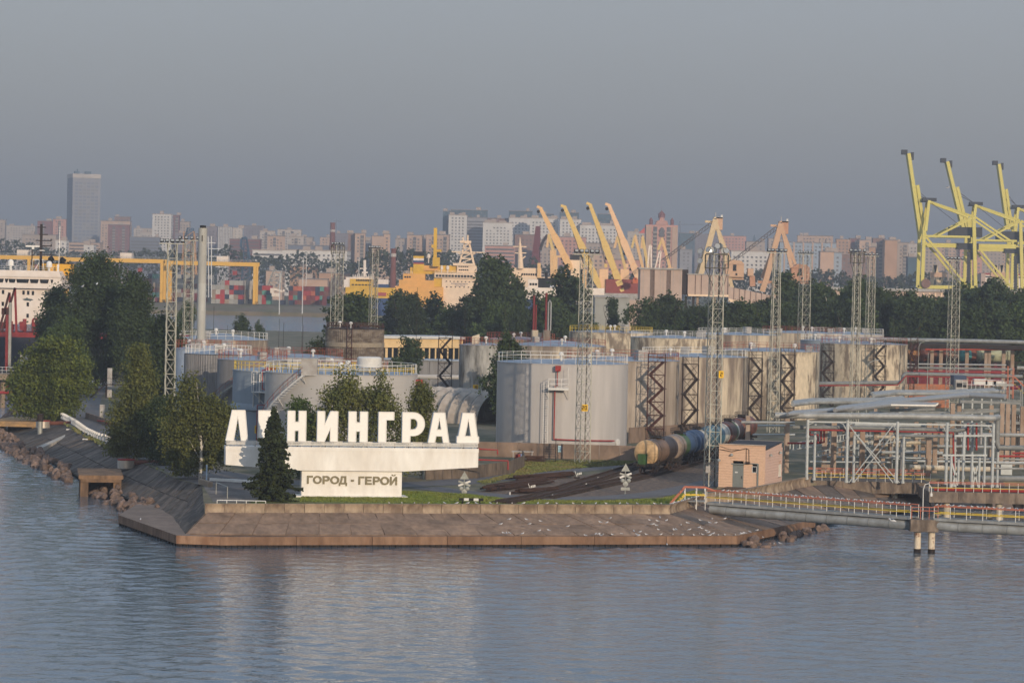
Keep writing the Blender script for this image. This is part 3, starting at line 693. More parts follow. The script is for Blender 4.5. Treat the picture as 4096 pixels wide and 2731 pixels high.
for i, (px, yt, kd) in enumerate(BELT):
    mid_tree(kd, px, yt, 740 + (i * 37) % 60, {'round': 1.0, 'birch': 1.15, 'pop': 1.2}[kd], f"{ {'round': 'rounded tree', 'birch': 'dark birch', 'pop': 'pointed tree'}[kd]}, {ORD(i)} from the conveyor gallery in the back row of the belt", 'tree belt behind the pipe racks', i % 4)
for i in range(34):
    px = 2820 + i * 39 + rng.uniform(-8, 8)
    mid_tree(['round', 'birch'][i % 2], px, 1215 + rng.uniform(-18, 22), 700 + (i * 23) % 40, 1.15, f'lower dark tree, {ORD(i)} from the pale shed in the front row of the belt', 'front trees of the belt', (i + 1) % 4)

# grass blades on the lawn and the verge
def blades(label, poly, n, size, m, seed, z=3.0):
    g = np.random.default_rng(seed); xs = [p.x for p in poly]; ys = [p.y for p in poly]; pts = []
    X = min(xs) + (max(xs) - min(xs)) * g.random(n * 3); Y = min(ys) + (max(ys) - min(ys)) * g.random(n * 3)
    for x, y in zip(X, Y):
        c = False
        for (x0, y0), (x1, y1) in zip(zip(xs, ys), zip(xs[1:] + xs[:1], ys[1:] + ys[:1])):
            if (y0 > y) != (y1 > y) and x < (x1 - x0) * (y - y0) / (y1 - y0) + x0: c = not c
        if c: pts.append((x, y, z + size * .3))
        if len(pts) >= n: break
    P = np.array(pts); o = link('grass', leaves_mesh('grass', P, size * (.6 + .8 * g.random(len(P))), m, g, up=.1)); stuff(o); o['label'] = label; o['category'] = 'grass'
M_BLADE = mat('grass_blade', (98, 116, 48), .9, var=.15, scale=.2, col2=(120, 122, 62), sharp=.25)
blades('short lawn grass in front of the white sign', gp([(1200, 2006), (1210, 1975), (1610, 1964), (1880, 1977), (2050, 1998), (2400, 2003), (2640, 1994), (2790, 1960), (2690, 2012), (1800, 2014)]), 26000, .17, M_BLADE, 5)
blades('rough grass between the fence and the wagons', gp([(1905, 1928), (2060, 1893), (2100, 1844), (2330, 1842), (2560, 1845), (2575, 1855), (2300, 1874), (2150, 1891), (1940, 1934)]), 16000, .22, mat('weed_blade', (98, 110, 54), .9, var=.25, scale=.3, col2=(124, 112, 72), sharp=.2), 6)
blades('weedy grass strip along the guard rail', gp([(246, 1690), (300, 1712), (440, 1785), (560, 1850), (500, 1835), (420, 1795), (290, 1722)]), 2500, .4, mat('weed_blade', (104, 106, 60)), 8)
# ------------------------------------------------------------------ the monument sign
M_WHITE = mat('white_paint', (228, 225, 218), .6, var=.05, scale=.5, col2=(212, 206, 196), sharp=.2, streak=3)
M_WHITEB = mat('white_boards', (234, 231, 224), .5, var=.05, scale=3, streak=.12)
M_LETTER2 = mat('olive_bronze', (116, 108, 84), .5, metal=.2, var=.12, scale=1.5)
M_STEELW = mat('pale_steel', (196, 198, 196), .5, var=.08, scale=2)
SGN_RZ = R(10)
s_org = G(1405, 1990, 3.0)
sign = thing('city_sign', 'huge white monument sign with large Cyrillic letters on a beam', 'monument sign', (s_org.x, s_org.y + .9, 3.0), SGN_RZ)
def s_local(px, py):
    """local x, z on the front plane of the sign for a photo pixel"""
    d = ray(px, py); n = Vector((math.sin(SGN_RZ), -math.cos(SGN_RZ), 0)); o = Vector((0, 0, CAM_Z))
    t = (Vector((s_org.x, s_org.y + .9, 3.0)) - o).dot(n) / d.dot(n); p = o + d * t - Vector((s_org.x, s_org.y + .9, 3.0))
    return p.x * math.cos(SGN_RZ) + p.y * math.sin(SGN_RZ), p.z
xl, _ = s_local(1206, 1940); xr, _ = s_local(1607, 1940)
_, zb = s_local(1405, 1882); _, zt = s_local(1405, 1788)
bl_, _ = s_local(902, 1815); br_, _ = s_local(1911, 1830)
FRX = (Vector((0, 0, 0)), Vector((1, 0, 0)), Vector((0, 0, 1)), Vector((0, 1, 0)))
MB().prism([(xl, -.1), (xr, -.1), (xr, zb - .02), (xl, zb - .02)], 0, 1.5, FRX).build('pedestal', M_WHITE, sign)
MB().prism([(xl - .75, -.2), (xr + .6, -.2), (xr + .6, .12), (xl - .75, .12)], -.55, 2.2, FRX).build('plinth', M_WHITE, sign)
mid0, mid1 = xl - .2, xr + .2
mb = MB().prism([(bl_, zb + .52), (mid0, zb), (mid1, zb), (br_, zb + .5), (br_, zt - .42), (bl_, zt - .42)], -.35, 1.75, FRX)
mb.prism([(bl_ - .03, zt - .42), (br_ + .03, zt - .42), (br_ + .03, zt), (bl_ - .03, zt)], -.39, 1.79, FRX)
mb.build('beam', M_WHITE, sign)
mb = MB(); mb2 = MB()
n = 18
for yy in (-.3, 1.65):
    for i in range(n + 1):
        x = bl_ + .1 + (br_ - bl_ - .2) * i / n; mb2.box((x, yy, zt + .25), (.08, .08, .5))
    for z in (.2, .33, .47): mb.box(((bl_ + br_) / 2, yy - .05, zt + z), (br_ - bl_ - .1, .05, .075))
mb.build('rail', M_WHITE, sign); mb2.build('rail_posts', mat('rust_dark', (70, 54, 46), .9, var=.2), sign)
# big letters: polygons in a unit box (0..1, 0..1), with optional holes bridged
def ring_letter(outer, hole): return outer, hole
ST = .36
def arc(cx, cy, rx, ry, a0, a1, n): return [(cx + rx * math.cos(R(a0 + (a1 - a0) * i / n)), cy + ry * math.sin(R(a0 + (a1 - a0) * i / n))) for i in range(n + 1)]
H_ = [(0, 0), (.4, 0), (.4, .35), (.6, .35), (.6, 0), (1, 0), (1, 1), (.6, 1), (.6, .64), (.4, .64), (.4, 1), (0, 1)]
GLYPH = {
 'Л': ([(0, 0), (.36, 0), (.53, .82), (.70, 0), (1, 0), (.86, 1), (.27, 1)], None),
 'Е': ([(0, 0), (1, 0), (1, .2), (.5, .2), (.5, .4), (.9, .4), (.9, .6), (.5, .6), (.5, .8), (1, .8), (1, 1), (0, 1)], None),
 'Н': (H_, None),
 'И': ([(0, 0), (.36, 0), (.64, .45), (.64, 0), (1, 0), (1, 1), (.64, 1), (.36, .55), (.36, 1), (0, 1)], None),
 'Г': ([(0, 0), (.5, 0), (.5, .74), (1, .74), (1, 1), (0, 1)], None),
 'Р': ([(0, 0), (.36, 0), (.36, .22), (.5, .22)] + arc(.5, .61, .5, .39, -90, 90, 14) + [(0, 1)], [(.36, .43)] + arc(.5, .61, .18, .18, -90, 90, 8) + [(.36, .79)]),
 'А': ([(0, 0), (.32, 0), (.38, .22), (.66, .22), (.72, 0), (1, 0), (.78, 1), (.25, 1)], [(.425, .44), (.61, .44), (.52, .82)]),
 'Д': ([(0, 0), (1, 0), (1, .22), (.94, .22), (.78, 1), (.24, 1), (.07, .22), (0, .22)], [(.37, .23), (.64, .23), (.51, .80)]),
}
def glyph_faces(outer, hole, n_mb, h0, h1, fr):
    """extrude with a hole using tessellation"""
    from mathutils.geometry import tessellate_polygon
    loops = [outer] + ([hole] if hole else []); flat = [q for l in loops for q in l]
    tris = tessellate_polygon([[Vector((a, b, 0)) for a, b in l] for l in loops])
    o, ex, ey, ez = fr; N = len(flat)
    vs = [o + ex * a + ey * b + ez * h0 for a, b in flat] + [o + ex * a + ey * b + ez * h1 for a, b in flat]; fs = []
    for t in tris:
        a, b, c = t; ar = (flat[b][0] - flat[a][0]) * (flat[c][1] - flat[a][1]) - (flat[c][0] - flat[a][0]) * (flat[b][1] - flat[a][1])
        if ar < 0: a, c = c, a
        fs.append((a, b, c)); fs.append((N + c, N + b, N + a))
    k = 0
    for li, l in enumerate(loops):
        m = len(l); A = sum(l[i][0] * l[(i + 1) % m][1] - l[(i + 1) % m][0] * l[i][1] for i in range(m))
        for i in range(m):
            j = (i + 1) % m; q = (k + i, N + k + i, N + k + j, k + j)
            fs.append(q if (A > 0) == (li == 0) else q[::-1])
        k += m
    n_mb.add(vs, fs); return n_mb
def inset(poly, d):
    m = len(poly); A = sum(poly[i][0] * poly[(i + 1) % m][1] - poly[(i + 1) % m][0] * poly[i][1] for i in range(m)); sg = 1 if A > 0 else -1; outp = []
    for i in range(m):
        p0, p1, p2 = Vector(poly[i - 1]), Vector(poly[i]), Vector(poly[(i + 1) % m]); a = (p1 - p0); b = (p2 - p1)
        if a.length < 1e-6 or b.length < 1e-6: outp.append(tuple(p1)); continue
        a.normalize(); b.normalize(); na = Vector((-a.y, a.x)) * sg; nb = Vector((-b.y, b.x)) * sg; nn = na + nb
        nn = nn / max(.35, nn.length_squared / 2) if nn.length > 1e-6 else na
        outp.append(tuple(p1 + nn * d))
    return outp
LET = [('Л', 904, 992, 1635, 1756), ('Е', 1033, 1108, 1637, 1760), ('Н', 1150, 1224, 1640, 1761), ('И', 1269, 1351, 1643, 1763), ('Н', 1394, 1470, 1645, 1766), ('Г', 1514, 1575, 1647, 1768), ('Р', 1609, 1698, 1650, 1771), ('А', 1713, 1797, 1652, 1774), ('Д', 1828, 1915, 1654, 1777)]
_, z0 = s_local(1405, 1766); _, z1 = s_local(1405, 1645.5)
M_LETSHADE = mat('letter_side_shaded', (206, 212, 218), .5, var=.05)  # white letters' sides: their bluish shade is put into this colour
for ch, xa, xb, ya, yb in LET:
    X0, _ = s_local(xa, (ya + yb) / 2); X1, _ = s_local(xb, (ya + yb) / 2); o_, hl = GLYPH[ch]; w = X1 - X0; h = z1 - z0
    lt = link('letter', None, sign, (X0, -.15, z0)); lt['label'] = 'big white letter ' + ch
    sc = lambda l: [(a * w, b * h) for a, b in l]
    body = glyph_faces(sc(o_), sc(hl) if hl else None, MB(), .05, .85, FRX).build('letter_body', M_LETSHADE, lt)
    oi_ = inset(sc(o_), .05); hi = inset(sc(hl), -.05) if hl else None
    # boarded face: thin horizontal boards clipped to the outline
    fm = MB(); nb = 30
    glyph_faces(oi_, hi, fm, .035, .06, FRX); fm.build('letter_face', M_WHITEB, lt)
    rm = MB(); loops = [sc(o_)] + ([sc(hl)] if hl else [])
    for l in loops:
        for a, b in zip(l, l[1:] + l[:1]): rm.bar((a[0], .02, a[1]), (b[0], .02, b[1]), .06, .07, (0, 1, 0))
    rm.build('letter_rim', M_WHITE, lt)
    # support posts
    foot = {'Л': (.12, .84), 'Е': (.2, .7), 'Н': (.2, .8), 'И': (.18, .8), 'Г': (.12, .38), 'Р': (.15, .45), 'А': (.12, .88), 'Д': (.25, .75)}[ch]
    for f in foot: MB().box((f * w, .4, -(z0 - zt) / 2), (.18, .3, z0 - zt)).build('letter_post', M_STEELW, lt)
# small letters on the pedestal (real curves from the built-in font are not used: own outlines)
def O_(): return (arc(.5, .5, .5, .5, 0, 340, 22), arc(.5, .5, .27, .30, 0, 340, 18))
SG = {
 'Г': ([(0, 0), (.32, 0), (.32, .78), (1, .78), (1, 1), (0, 1)], None), 'О': O_(),
 'Р': ([(0, 0), (.27, 0), (.27, .34), (.55, .34)] + arc(.6, .67, .4, .33, -80, 80, 10) + [(.55, 1), (0, 1)], [(.27, .55)] + arc(.52, .67, .17, .12, -90, 90, 6) + [(.27, .79)]),
 'Д': ([(0, -.2), (.17, -.2), (.17, 0), (.83, 0), (.83, -.2), (1, -.2), (1, .2), (.9, .2), (.9, 1), (.26, 1), (.2, .55), (.1, .2), (0, .2)], [(.32, .2), (.66, .2), (.66, .8), (.46, .8), (.42, .5)]),
 'Е': ([(0, 0), (1, 0), (1, .21), (.3, .21), (.3, .41), (.92, .41), (.92, .61), (.3, .61), (.3, .79), (.97, .79), (.97, 1), (0, 1)], None),
 'Й': ([(0, 0), (.25, 0), (.75, .62), (.75, 0), (1, 0), (1, 1), (.75, 1), (.25, .38), (.25, 1), (0, 1)], None),
 '-': ([(0, .36), (1, .36), (1, .58), (0, .58)], None),
}
# pixel extents measured on the pedestal
SM = [('Г', 1228, 1251), ('О', 1252, 1287), ('Р', 1291, 1319), ('О', 1321, 1357), ('Д', 1356, 1388), ('-', 1404, 1416), ('Г', 1434, 1457), ('Е', 1461, 1487), ('Р', 1492, 1520), ('О', 1521, 1557), ('Й', 1560, 1588)]
for ch, xa, xb in SM:
    ya = 1901 + (xa - 1228) * .014; yb = 1933.5 + (xa - 1228) * .017
    X0, Z1 = s_local(xa, ya); X1, Z0 = s_local(xb, yb); w, h = X1 - X0, Z1 - Z0; o_, hl = SG[ch]; sc = lambda l: [(a * w, b * h) for a, b in l]
    m = glyph_faces(sc(o_), sc(hl) if hl else None, MB(), -.12, .02, FRX)
    if ch == 'Й':
        m.prism([(.2 * w, 1.28 * h), (.32 * w, 1.1 * h), (.68 * w, 1.1 * h), (.8 * w, 1.28 * h), (.66 * w, 1.28 * h), (.58 * w, 1.19 * h), (.42 * w, 1.19 * h), (.34 * w, 1.28 * h)], -.12, .02, FRX)
    o = m.build('small_letter', M_LETTER2, sign); o.location = (X0, 0, Z0)
# ------------------------------------------------------------------ oil tanks
M_TGREY = mat('tank_grey_paint', (178, 173, 168), .6, var=.06, scale=.3, col2=(160, 157, 155), streak=9, sharp=.2, cover=.55)
M_TPALE = mat('tank_pale_paint', (178, 174, 168), .6, var=.05, scale=.15, col2=(166, 162, 158), streak=4, sharp=.3)
M_TBLUE = mat('tank_blue_grey', (142, 152, 160), .6, var=.06, scale=.15, col2=(126, 136, 146), streak=4, sharp=.25)
M_TDULL = mat('tank_dull_grey', (134, 132, 130), .7, var=.1, scale=.5, col2=(114, 112, 112), streak=14, sharp=.2)
M_TRUST = mat('tank_stained', (192, 178, 156), .75, var=.14, scale=.5, col2=(120, 108, 98), streak=7, sharp=.12, cover=.49)
M_TPEEL = mat('tank_peeling', (196, 182, 158), .75, var=.14, scale=.75, col2=(124, 112, 98), streak=3, sharp=.09, cover=.52)
M_TMOTT = mat('tank_mottled', (158, 156, 150), .75, var=.12, scale=.6, col2=(84, 82, 78), streak=5, sharp=.12, cover=.54)
M_TBEIGE = mat('tank_beige', (176, 164, 150), .75, var=.1, scale=.5, col2=(132, 120, 108), streak=8, sharp=.18)
M_ROOF = mat('tank_roof', (150, 160, 170), .6, var=.1, scale=.4, col2=(130, 136, 144), sharp=.2)
M_ROOFR = mat('tank_roof_rusty', (146, 150, 156), .7, var=.15, scale=.5, col2=(120, 96, 80), sharp=.12, cover=.58)
M_RAILW = mat('rail_white', (206, 204, 198), .6, var=.05)
M_RAILY = mat('rail_yellow', (206, 176, 60), .6, var=.08)
M_RAILR = mat('rail_rust', (140, 74, 60), .75, var=.15)
M_RED = mat('red_paint', (150, 50, 46), .55, var=.1)
M_BLACKST = mat('black_steel', (40, 37, 36), .8, var=.2, scale=1.5, col2=(56, 42, 36), sharp=.2)
M_REDBR = mat('redbrown_steel', (72, 44, 40), .8, var=.15)
M_GALV = mat('galvanised', (158, 158, 150), .5, metal=.25, var=.12, scale=1.2)
M_YEL = mat('yellow_plate', (226, 178, 24), .55, var=.05)
M_INK = mat('black_ink', (24, 22, 20), .7, var=.05)
M_BOX = mat('hatch_grey', (168, 166, 162), .65, var=.08, scale=.8, col2=(146, 140, 134), sharp=.2)

SEG7 = {'0': 'abcdef', '1': 'bc', '2': 'abged', '3': 'abgcd', '4': 'fgbc', '5': 'afgcd', '6': 'afgedc', '7': 'abc', '8': 'abcdefg', '9': 'abcdfg'}
def digits(mb, txt, h, fr):
    """block numerals in frame (o, ex, ez up, ey out)"""
    w = h * .55; t = h * .17; x = -(len(txt) * w * 1.25 - w * .25) / 2; o, ex, ez, ey = fr
    rc = {'a': (0, h - t, w, t), 'd': (0, 0, w, t), 'g': (0, h / 2 - t / 2, w, t), 'f': (0, h / 2, t, h / 2), 'b': (w - t, h / 2, t, h / 2), 'e': (0, 0, t, h / 2), 'c': (w - t, 0, t, h / 2)}
    for ch in txt:
        for s_ in SEG7[ch]:
            a, b, ww, hh = rc[s_]; mb.prism([(x + a, b - h / 2), (x + a + ww, b - h / 2), (x + a + ww, b + hh - h / 2), (x + a, b + hh - h / 2)], 0, .02, (o, ex, ez, ey))
        x += w * 1.25
def number_plate(parent, txt, loc, ang, s=.9):
    ey = Vector((math.cos(ang), math.sin(ang), 0)); ex = Vector((-ey.y, ey.x, 0)); ez = Vector((0, 0, 1)); o = Vector(loc)
    w = s * (.75 if len(txt) == 1 else 1.0)
    pl = MB().prism([(-w / 2, -s / 2), (w / 2, -s / 2), (w / 2, s / 2), (-w / 2, s / 2)], 0, .05, (o, ex, ez, ey)).build('number_plate', M_YEL, parent)
    m = MB(); digits(m, txt, s * .62, (o + ey * .052, ex, ez, ey)); m.build('numerals', M_INK, pl)
def tank(label, px, D, r, ztop, m, roof=None, rail_m=None, name='oil_tank', zb=3.0, corr=False, rails=(1.0, .55), boxes=2, seed=0, cone=.5, strakes=True):
    g = random.Random(seed + int(px)); x = at(px, 1500, D).x; H = ztop - zb
    t = thing(name, label, 'storage tank', (x, D, zb), 0)
    n = 72
    if corr:
        mb = MB(); prof = []; vs = []; k = 160
        for z in (0, H):
            for j in range(k):
                a = 2 * math.pi * j / k; rr = r + (.05 if j % 2 else -.05); vs.append((rr * math.cos(a), rr * math.sin(a), z))
        mb.add(vs, [(j, (j + 1) % k, k + (j + 1) % k, k + j) for j in range(k)]); mb.build('shell', m, t)
    else:
        pr = [(r, 0)]
        if strakes:
            q = 8
            for i in range(1, q): pr += [(r, H * i / q - .012), (r + .012, H * i / q), (r, H * i / q + .012)]
        pr += [(r, H), (r + .06, H), (r + .06, H + .08), (r - .05, H + .08)]
        MB().lathe((0, 0, 0), pr, n).build('shell', m, t, ang=20)
    MB().lathe((0, 0, 0), [(r + .04, H + .083), (r * .55, H + .083 + cone * .55), (.01, H + .083 + cone)], n).build('roof', roof or M_ROOF, t)
    if rail_m is not None:
        mb = MB(); rail(mb, circle((0, 0, H + .12), r - .12, 36), 1.15, 2.0, .032, rails, close=True); mb.build('railing', rail_m, t)
    for i in range(boxes):
        a = g.uniform(3.4, 6.0); q = r * g.uniform(.35, .85); s_ = g.uniform(.9, 1.5)
        hb = MB(); zz = H + .1 + cone * (1 - q / r)
        hb.box((q * math.cos(a), q * math.sin(a), zz + s_ * .45), (s_ * .9, s_, s_), a)
        hb.build('roof_hatch', M_BOX, t)
    for i in range(2):
        a = g.uniform(3.6, 5.8); q = r * g.uniform(.2, .8); zz = H + .1 + cone * (1 - q / r); p = (q * math.cos(a), q * math.sin(a), 0)
        MB().lathe(p, [(.16, zz), (.16, zz + .7), (.34, zz + .75), (.34, zz + 1.0), (.2, zz + 1.15), (.01, zz + 1.18)], 10).build('vent', M_RAILW, t)
    t['h'] = H; del t['h']
    return t, H
def stair_spiral(t, r, H, a0, a1, z0, z1, m=M_RAILW, mr=M_RAILR):
    """stair flight hugging the shell from angle a0 to a1"""
    q = 26; st = MB(); hr = MB()
    pts = []
    for i in range(q + 1):
        f = i / q; a = a0 + (a1 - a0) * f; z = z0 + (z1 - z0) * f
        p0 = Vector((r * 1.005 * math.cos(a), r * 1.005 * math.sin(a), z)); p1 = Vector(((r + .85) * math.cos(a), (r + .85) * math.sin(a), z)); st.bar(p0, p1, .26, .05); pts.append((p0, p1))
    for (a, b), (c, d) in zip(pts[:-1], pts[1:]): st.bar(b, d, .05, .22)
    for i in range(0, q + 1, 3): hr.tri(pts[i][1], pts[i][1] + Vector((0, 0, 1.0)), .03)
    for (a, b), (c, d) in zip(pts[:-1], pts[1:]):
        hr.tri(b + Vector((0, 0, 1)), d + Vector((0, 0, 1)), .035); hr.tri(b + Vector((0, 0, .5)), d + Vector((0, 0, .5)), .025)
    for i in (q // 3, 2 * q // 3, q):
        a, b = pts[i]; st.bar(b, a - Vector((0, 0, 1.0)), .07)
    s_ = st.build('stair', m, t); hr.build('handrail', mr, s_)

# --- number 20, the big grey tank on the right of the sign
t20, H20 = tank('big smooth grey tank with ladder and red pipe, number 20 on the mast before it', 2250, 411, 8.83, 14.8, M_TGREY, M_ROOF, M_RAILW, boxes=0)
def face(t, r, ang, z, off=.0): return Vector(((r + off) * math.cos(ang), (r + off) * math.sin(ang), z))
al = R(-90 - 13.5); ap = R(-90 - 4)
mb = MB()
for da in (-.032, .032):
    mb.bar(face(t20, 8.83, al + da, .4, .9), face(t20, 8.83, al + da, 9.6, .9), .07)
for i in range(30): mb.tri(face(t20, 8.83, al - .032, .6 + i * .31, .9), face(t20, 8.83, al + .032, .6 + i * .31, .9), .02)
for i in range(8):
    z = 1.8 + i * 1.1
    mb.tri(face(t20, 8.83, al - .032, z, .9), face(t20, 8.83, al - .06, z, .35), .02); mb.tri(face(t20, 8.83, al + .032, z, .9), face(t20, 8.83, al - .01, z, .0), .03)
mb.build('ladder', M_RAILW, t20)
mb = MB(); c = face(t20, 8.83, ap, 8.75, .75); mb.box(c, (2.7, 1.5, .12), ap + R(90)); mb.box(c + Vector((0, -.76, -.1)), (2.7, .06, .3), ap + R(90))
e = Vector((math.cos(ap + R(90)), math.sin(ap + R(90)), 0)); o_ = Vector((math.cos(ap), math.sin(ap), 0))
rail(mb, [c - e * 1.3 - o_ * .7, c - e * 1.3 + o_ * .7, c + e * 1.3 + o_ * .7, c + e * 1.3 - o_ * .7], 1.2, 1.0, .03)
for s_ in (-1.25, 1.25): mb.tri(c + e * s_ + o_ * .6, c + e * s_ - o_ * .7 - Vector((0, 0, 1.5)), .05)
for zz in (0, .9, 1.8, 2.6): mb.tri(c + e * 1.3 + o_ * .7 + Vector((0, 0, zz)), c + e * 1.3 - o_ * .6 + Vector((0, 0, zz)), .02)
mb.tri(c + e * 1.3 + o_ * .7, c + e * 1.3 + o_ * .7 + Vector((0, 0, 2.7)), .03)
mb.build('platform', M_RAILW, t20)
mb = MB(); a_ = ap - .02
mb.tube([face(t20, 8.83, a_, 11.2, .45), face(t20, 8.83, a_, 9.0, .45)], .07, 6); mb.tube([face(t20, 8.83, a_ - .03, 9.1, .5), face(t20, 8.83, a_ - .03, 2.0, .5)] , .09, 8)
mb.tube([face(t20, 8.83, a_ - .03 + (R(55) * i / 14), 2.0 - .2 * i / 14, .5) for i in range(15)], .09, 8); mb.build('red_pipe', M_RED, t20)
MB().box(face(t20, 8.83, a_ + .01, 11.35, .5), (.8, .7, .7), ap).build('foam_box', M_RED, t20)
mb = MB(); am = R(-90 + 57); mb.lathe((0, 0, 0), [(.01, 0), (.5, 0), (.5, .12), (.3, .16), (.01, .16)], 20)
mh = mb.build('manhole', M_RAILW, t20); mh.location = face(t20, 8.83, am, 1.5, .02); mh.rotation_euler = (0, R(90), am)

# --- tanks to the left of the sign
tA, HA = tank('wide pale tank with a slanting stair just behind the sign letters', 1366, 375, 9.35, 14.05, M_TPALE, M_ROOF, M_RAILW, boxes=0)
stair_spiral(tA, 9.35, HA, R(-90 - 86), R(-90 - 24), 3.0, HA - .1)
mb = MB(); mb.box((-3.4, -8.2, HA + .9), (1.9, 1.7, 2.0)); mb.box((-3.4, -8.2, HA + 1.95), (2.1, 1.9, .12)); mb.build('stair_cabin', M_BOX, tA)
mb = MB(); mb.lathe((3.6, -4.5, HA + .9), [(.06, -.8), (.06, 0), (1.45, .05), (1.5, 1.15), (1.3, 1.3), (.01, 1.32)], 18); mb.build('dome_vent', M_RAILW, tA)
mb = MB(); rail(mb, circle((0, 0, HA + .12), 8.9, 30, R(-175), R(0)), .75, 2.4, .035, (1.0, .6)); mb.build('yellow_rail', M_RAILY, tA)
MB().box((9.6, -1.3, HA - .9), (1.0, .5, .7)).build('foam_box', M_RED, tA)
t5, H5 = tank('blue grey tank with the yellow number 5 plate', 1179, 395, 8.0, 13.5, M_TBLUE, M_ROOF, None, boxes=1)
mb = MB(); rail(mb, circle((0, 0, H5 + .12), 7.8, 30, R(-185), R(5)), 1.15, 2.0, .04, (1.0, .6)); mb.build('yellow_rail', M_RAILY, t5)
mb = MB().lathe((0, 0, 0), [(8.02, 5.5), (8.3, 5.6), (8.3, 5.9), (8.05, 6.4)], 60); mb.build('band', M_TBLUE, t5)
number_plate(t5, '5', face(t5, 8.0, R(-90 - 31), 3.2, .06), R(-90 - 31), 1.0)
mb = MB(); a5 = R(-90 - 22)
mb.box(face(t5, 8, a5, 8.0, .8), (2.9, 1.4, .12), a5 + R(90))
cc = face(t5, 8, a5, 8.0, .8); e = Vector((math.cos(a5 + R(90)), math.sin(a5 + R(90)), 0)); o_ = Vector((math.cos(a5), math.sin(a5), 0))
rail(mb, [cc - e * 1.4 - o_ * .7, cc - e * 1.4 + o_ * .7, cc + e * 1.4 + o_ * .7], 2.6, 1.4, .035, (1.0, .5))
mb.tri(cc - e * 1.3 + o_ * .6, cc + e * .6 - o_ * .7 - Vector((0, 0, 2.4)), .06); mb.tri(cc + e * 1.3 + o_ * .6, cc + e * 1.3 - o_ * .7 - Vector((0, 0, 2.0)), .06); mb.build('platform', M_RAILW, t5)
mb = MB(); mb.tube([face(t5, 8, a5 + .03, 10.9, .6), face(t5, 8, a5 - .04, 10.8, .6), face(t5, 8, a5 - .04, 8.4, .6), face(t5, 8, a5 + .03, 8.3, .6), face(t5, 8, a5 + .03, 6.4, .6), face(t5, 8, a5 - .12, 6.3, .6), face(t5, 8, a5 - .12, 0, .6)], .08, 6); mb.build('red_pipe', M_RED, t5)
MB().box(face(t5, 8, a5 + .09, 10.8, .5), (1.1, .8, .8), a5 + R(90)).build('foam_box', M_RED, t5)
for da in (-.62, -.50, -.40):
    z0_, r_, mm = ((3.6, .07, M_RAILW), (.6, .12, M_RAILW), (3.4, .07, M_RAILW))[(-.62, -.50, -.40).index(da)]
    MB().tube([face(t5, 8, R(-90) + da, z0_ + 2.2 if z0_ > 1 else 6.6, .2), face(t5, 8, R(-90) + da, H5 - .2, .2)], r_, 6).build('down_pipe', mm, t5)
t4, H4 = tank('dark streaked grey tank with a rusty stair, between the blue grey and ribbed tanks', 1010, 412, 4.75, 14.3, M_TDULL, M_ROOF, M_RAILR, boxes=1)
stair_spiral(t4, 4.75, H4, R(-90 - 70), R(-90 + 30), 5.2, H4 - .1, M_GALV)
t3, H3 = tank('ribbed grey tank in the left group, a rusty stair at its side', 872, 430, 4.75, 14.45, M_TDULL, M_ROOF, M_RAILW, boxes=1, corr=True)
stair_spiral(t3, 4.75, H3, R(-90 + 5), R(-90 + 80), 6.0, H3 - 2.6, M_GALV)
t2, H2 = tank('light blue panelled tank half hidden behind the ribbed grey tank', 842, 455, 5.4, 14.0 + .45, mat('tank_light_blue', (168, 178, 190), .6, var=.05, scale=.2), M_ROOF, M_RAILR, boxes=2)
t1, H1 = tank('old cream concrete tank behind the white chimney', 885, 522, 7.9, 14.3, M_TRUST, M_ROOF, M_RAILW, boxes=1, cone=1.0)
tank('low pale tank roof behind the wide pale tank by the sign', 1360, 440, 7.0, 12.4, M_TGREY, M_ROOF, M_RAILR, boxes=3, seed=3)
tank('pale tank with red handrails beside the brown ribbed silo', 1190, 470, 7.0, 13.1, M_TPALE, M_ROOF, M_RAILR, boxes=2, seed=5)
# --- right-hand rows
t18, H18 = tank('small mottled tank with the yellow number 18 plate by the folded vault', 1925, 500, 3.7, 14.75, M_TMOTT, M_ROOFR, M_RAILR, boxes=0)
number_plate(t18, '18', face(t18, 3.7, R(-90 - 13), 5.0, .05), R(-90 - 13), .85)
MB().prism([(-1.6, 0), (-.4, 0), (-.4, 1.9), (-1.6, 1.5)], -2.2, -1.0, (Vector((0, 0, H18)), Vector((1, 0, 0)), Vector((0, 0, 1)), Vector((0, 1, 0)))).build('roof_cabin', M_TRUST, t18)
tank('beige stained tank right behind the big grey one, stair towers against it', 2490, 447, 8.3, 14.35, M_TBEIGE, M_ROOF, M_RAILR, boxes=3, seed=1)
tank('streaked cream tank behind the lattice mast and the tank wagons', 2777, 482, 8.4, 14.15, M_TRUST, M_ROOF, M_RAILW, boxes=2, seed=2)
tank('peeling cream tank with a zigzag stair at its left flank, fourth in the row', 3082, 520, 8.3, 14.35, M_TPEEL, M_ROOF, M_RAILR, boxes=2, seed=3)
tank('dull blue grey tank squeezed between two peeling cream ones', 3300, 602, 5.0, 14.6, M_TBLUE, M_ROOF, M_RAILW, boxes=1, seed=4)
tank('last peeling cream tank of the row, next to the red shed', 3453, 582, 8.3, 14.55, M_TPEEL, M_ROOFR, M_RAILR, boxes=1, seed=5)
tank('stained tank with a white rail in the second row behind the beige one', 2690, 600, 8.4, 14.55, M_TPEEL, M_ROOF, M_RAILW, boxes=1, seed=6)
tank('cream tank with a bluish roof behind the big grey tank', 2230, 560, 8.8, 13.5, M_TRUST, M_ROOF, M_RAILR, boxes=1, seed=7, cone=1.0)
tank('mottled cream tank behind the mast with the number 20 plate', 2440, 640, 8.8, 14.6, M_TPEEL, M_ROOFR, M_RAILY, boxes=2, seed=8)
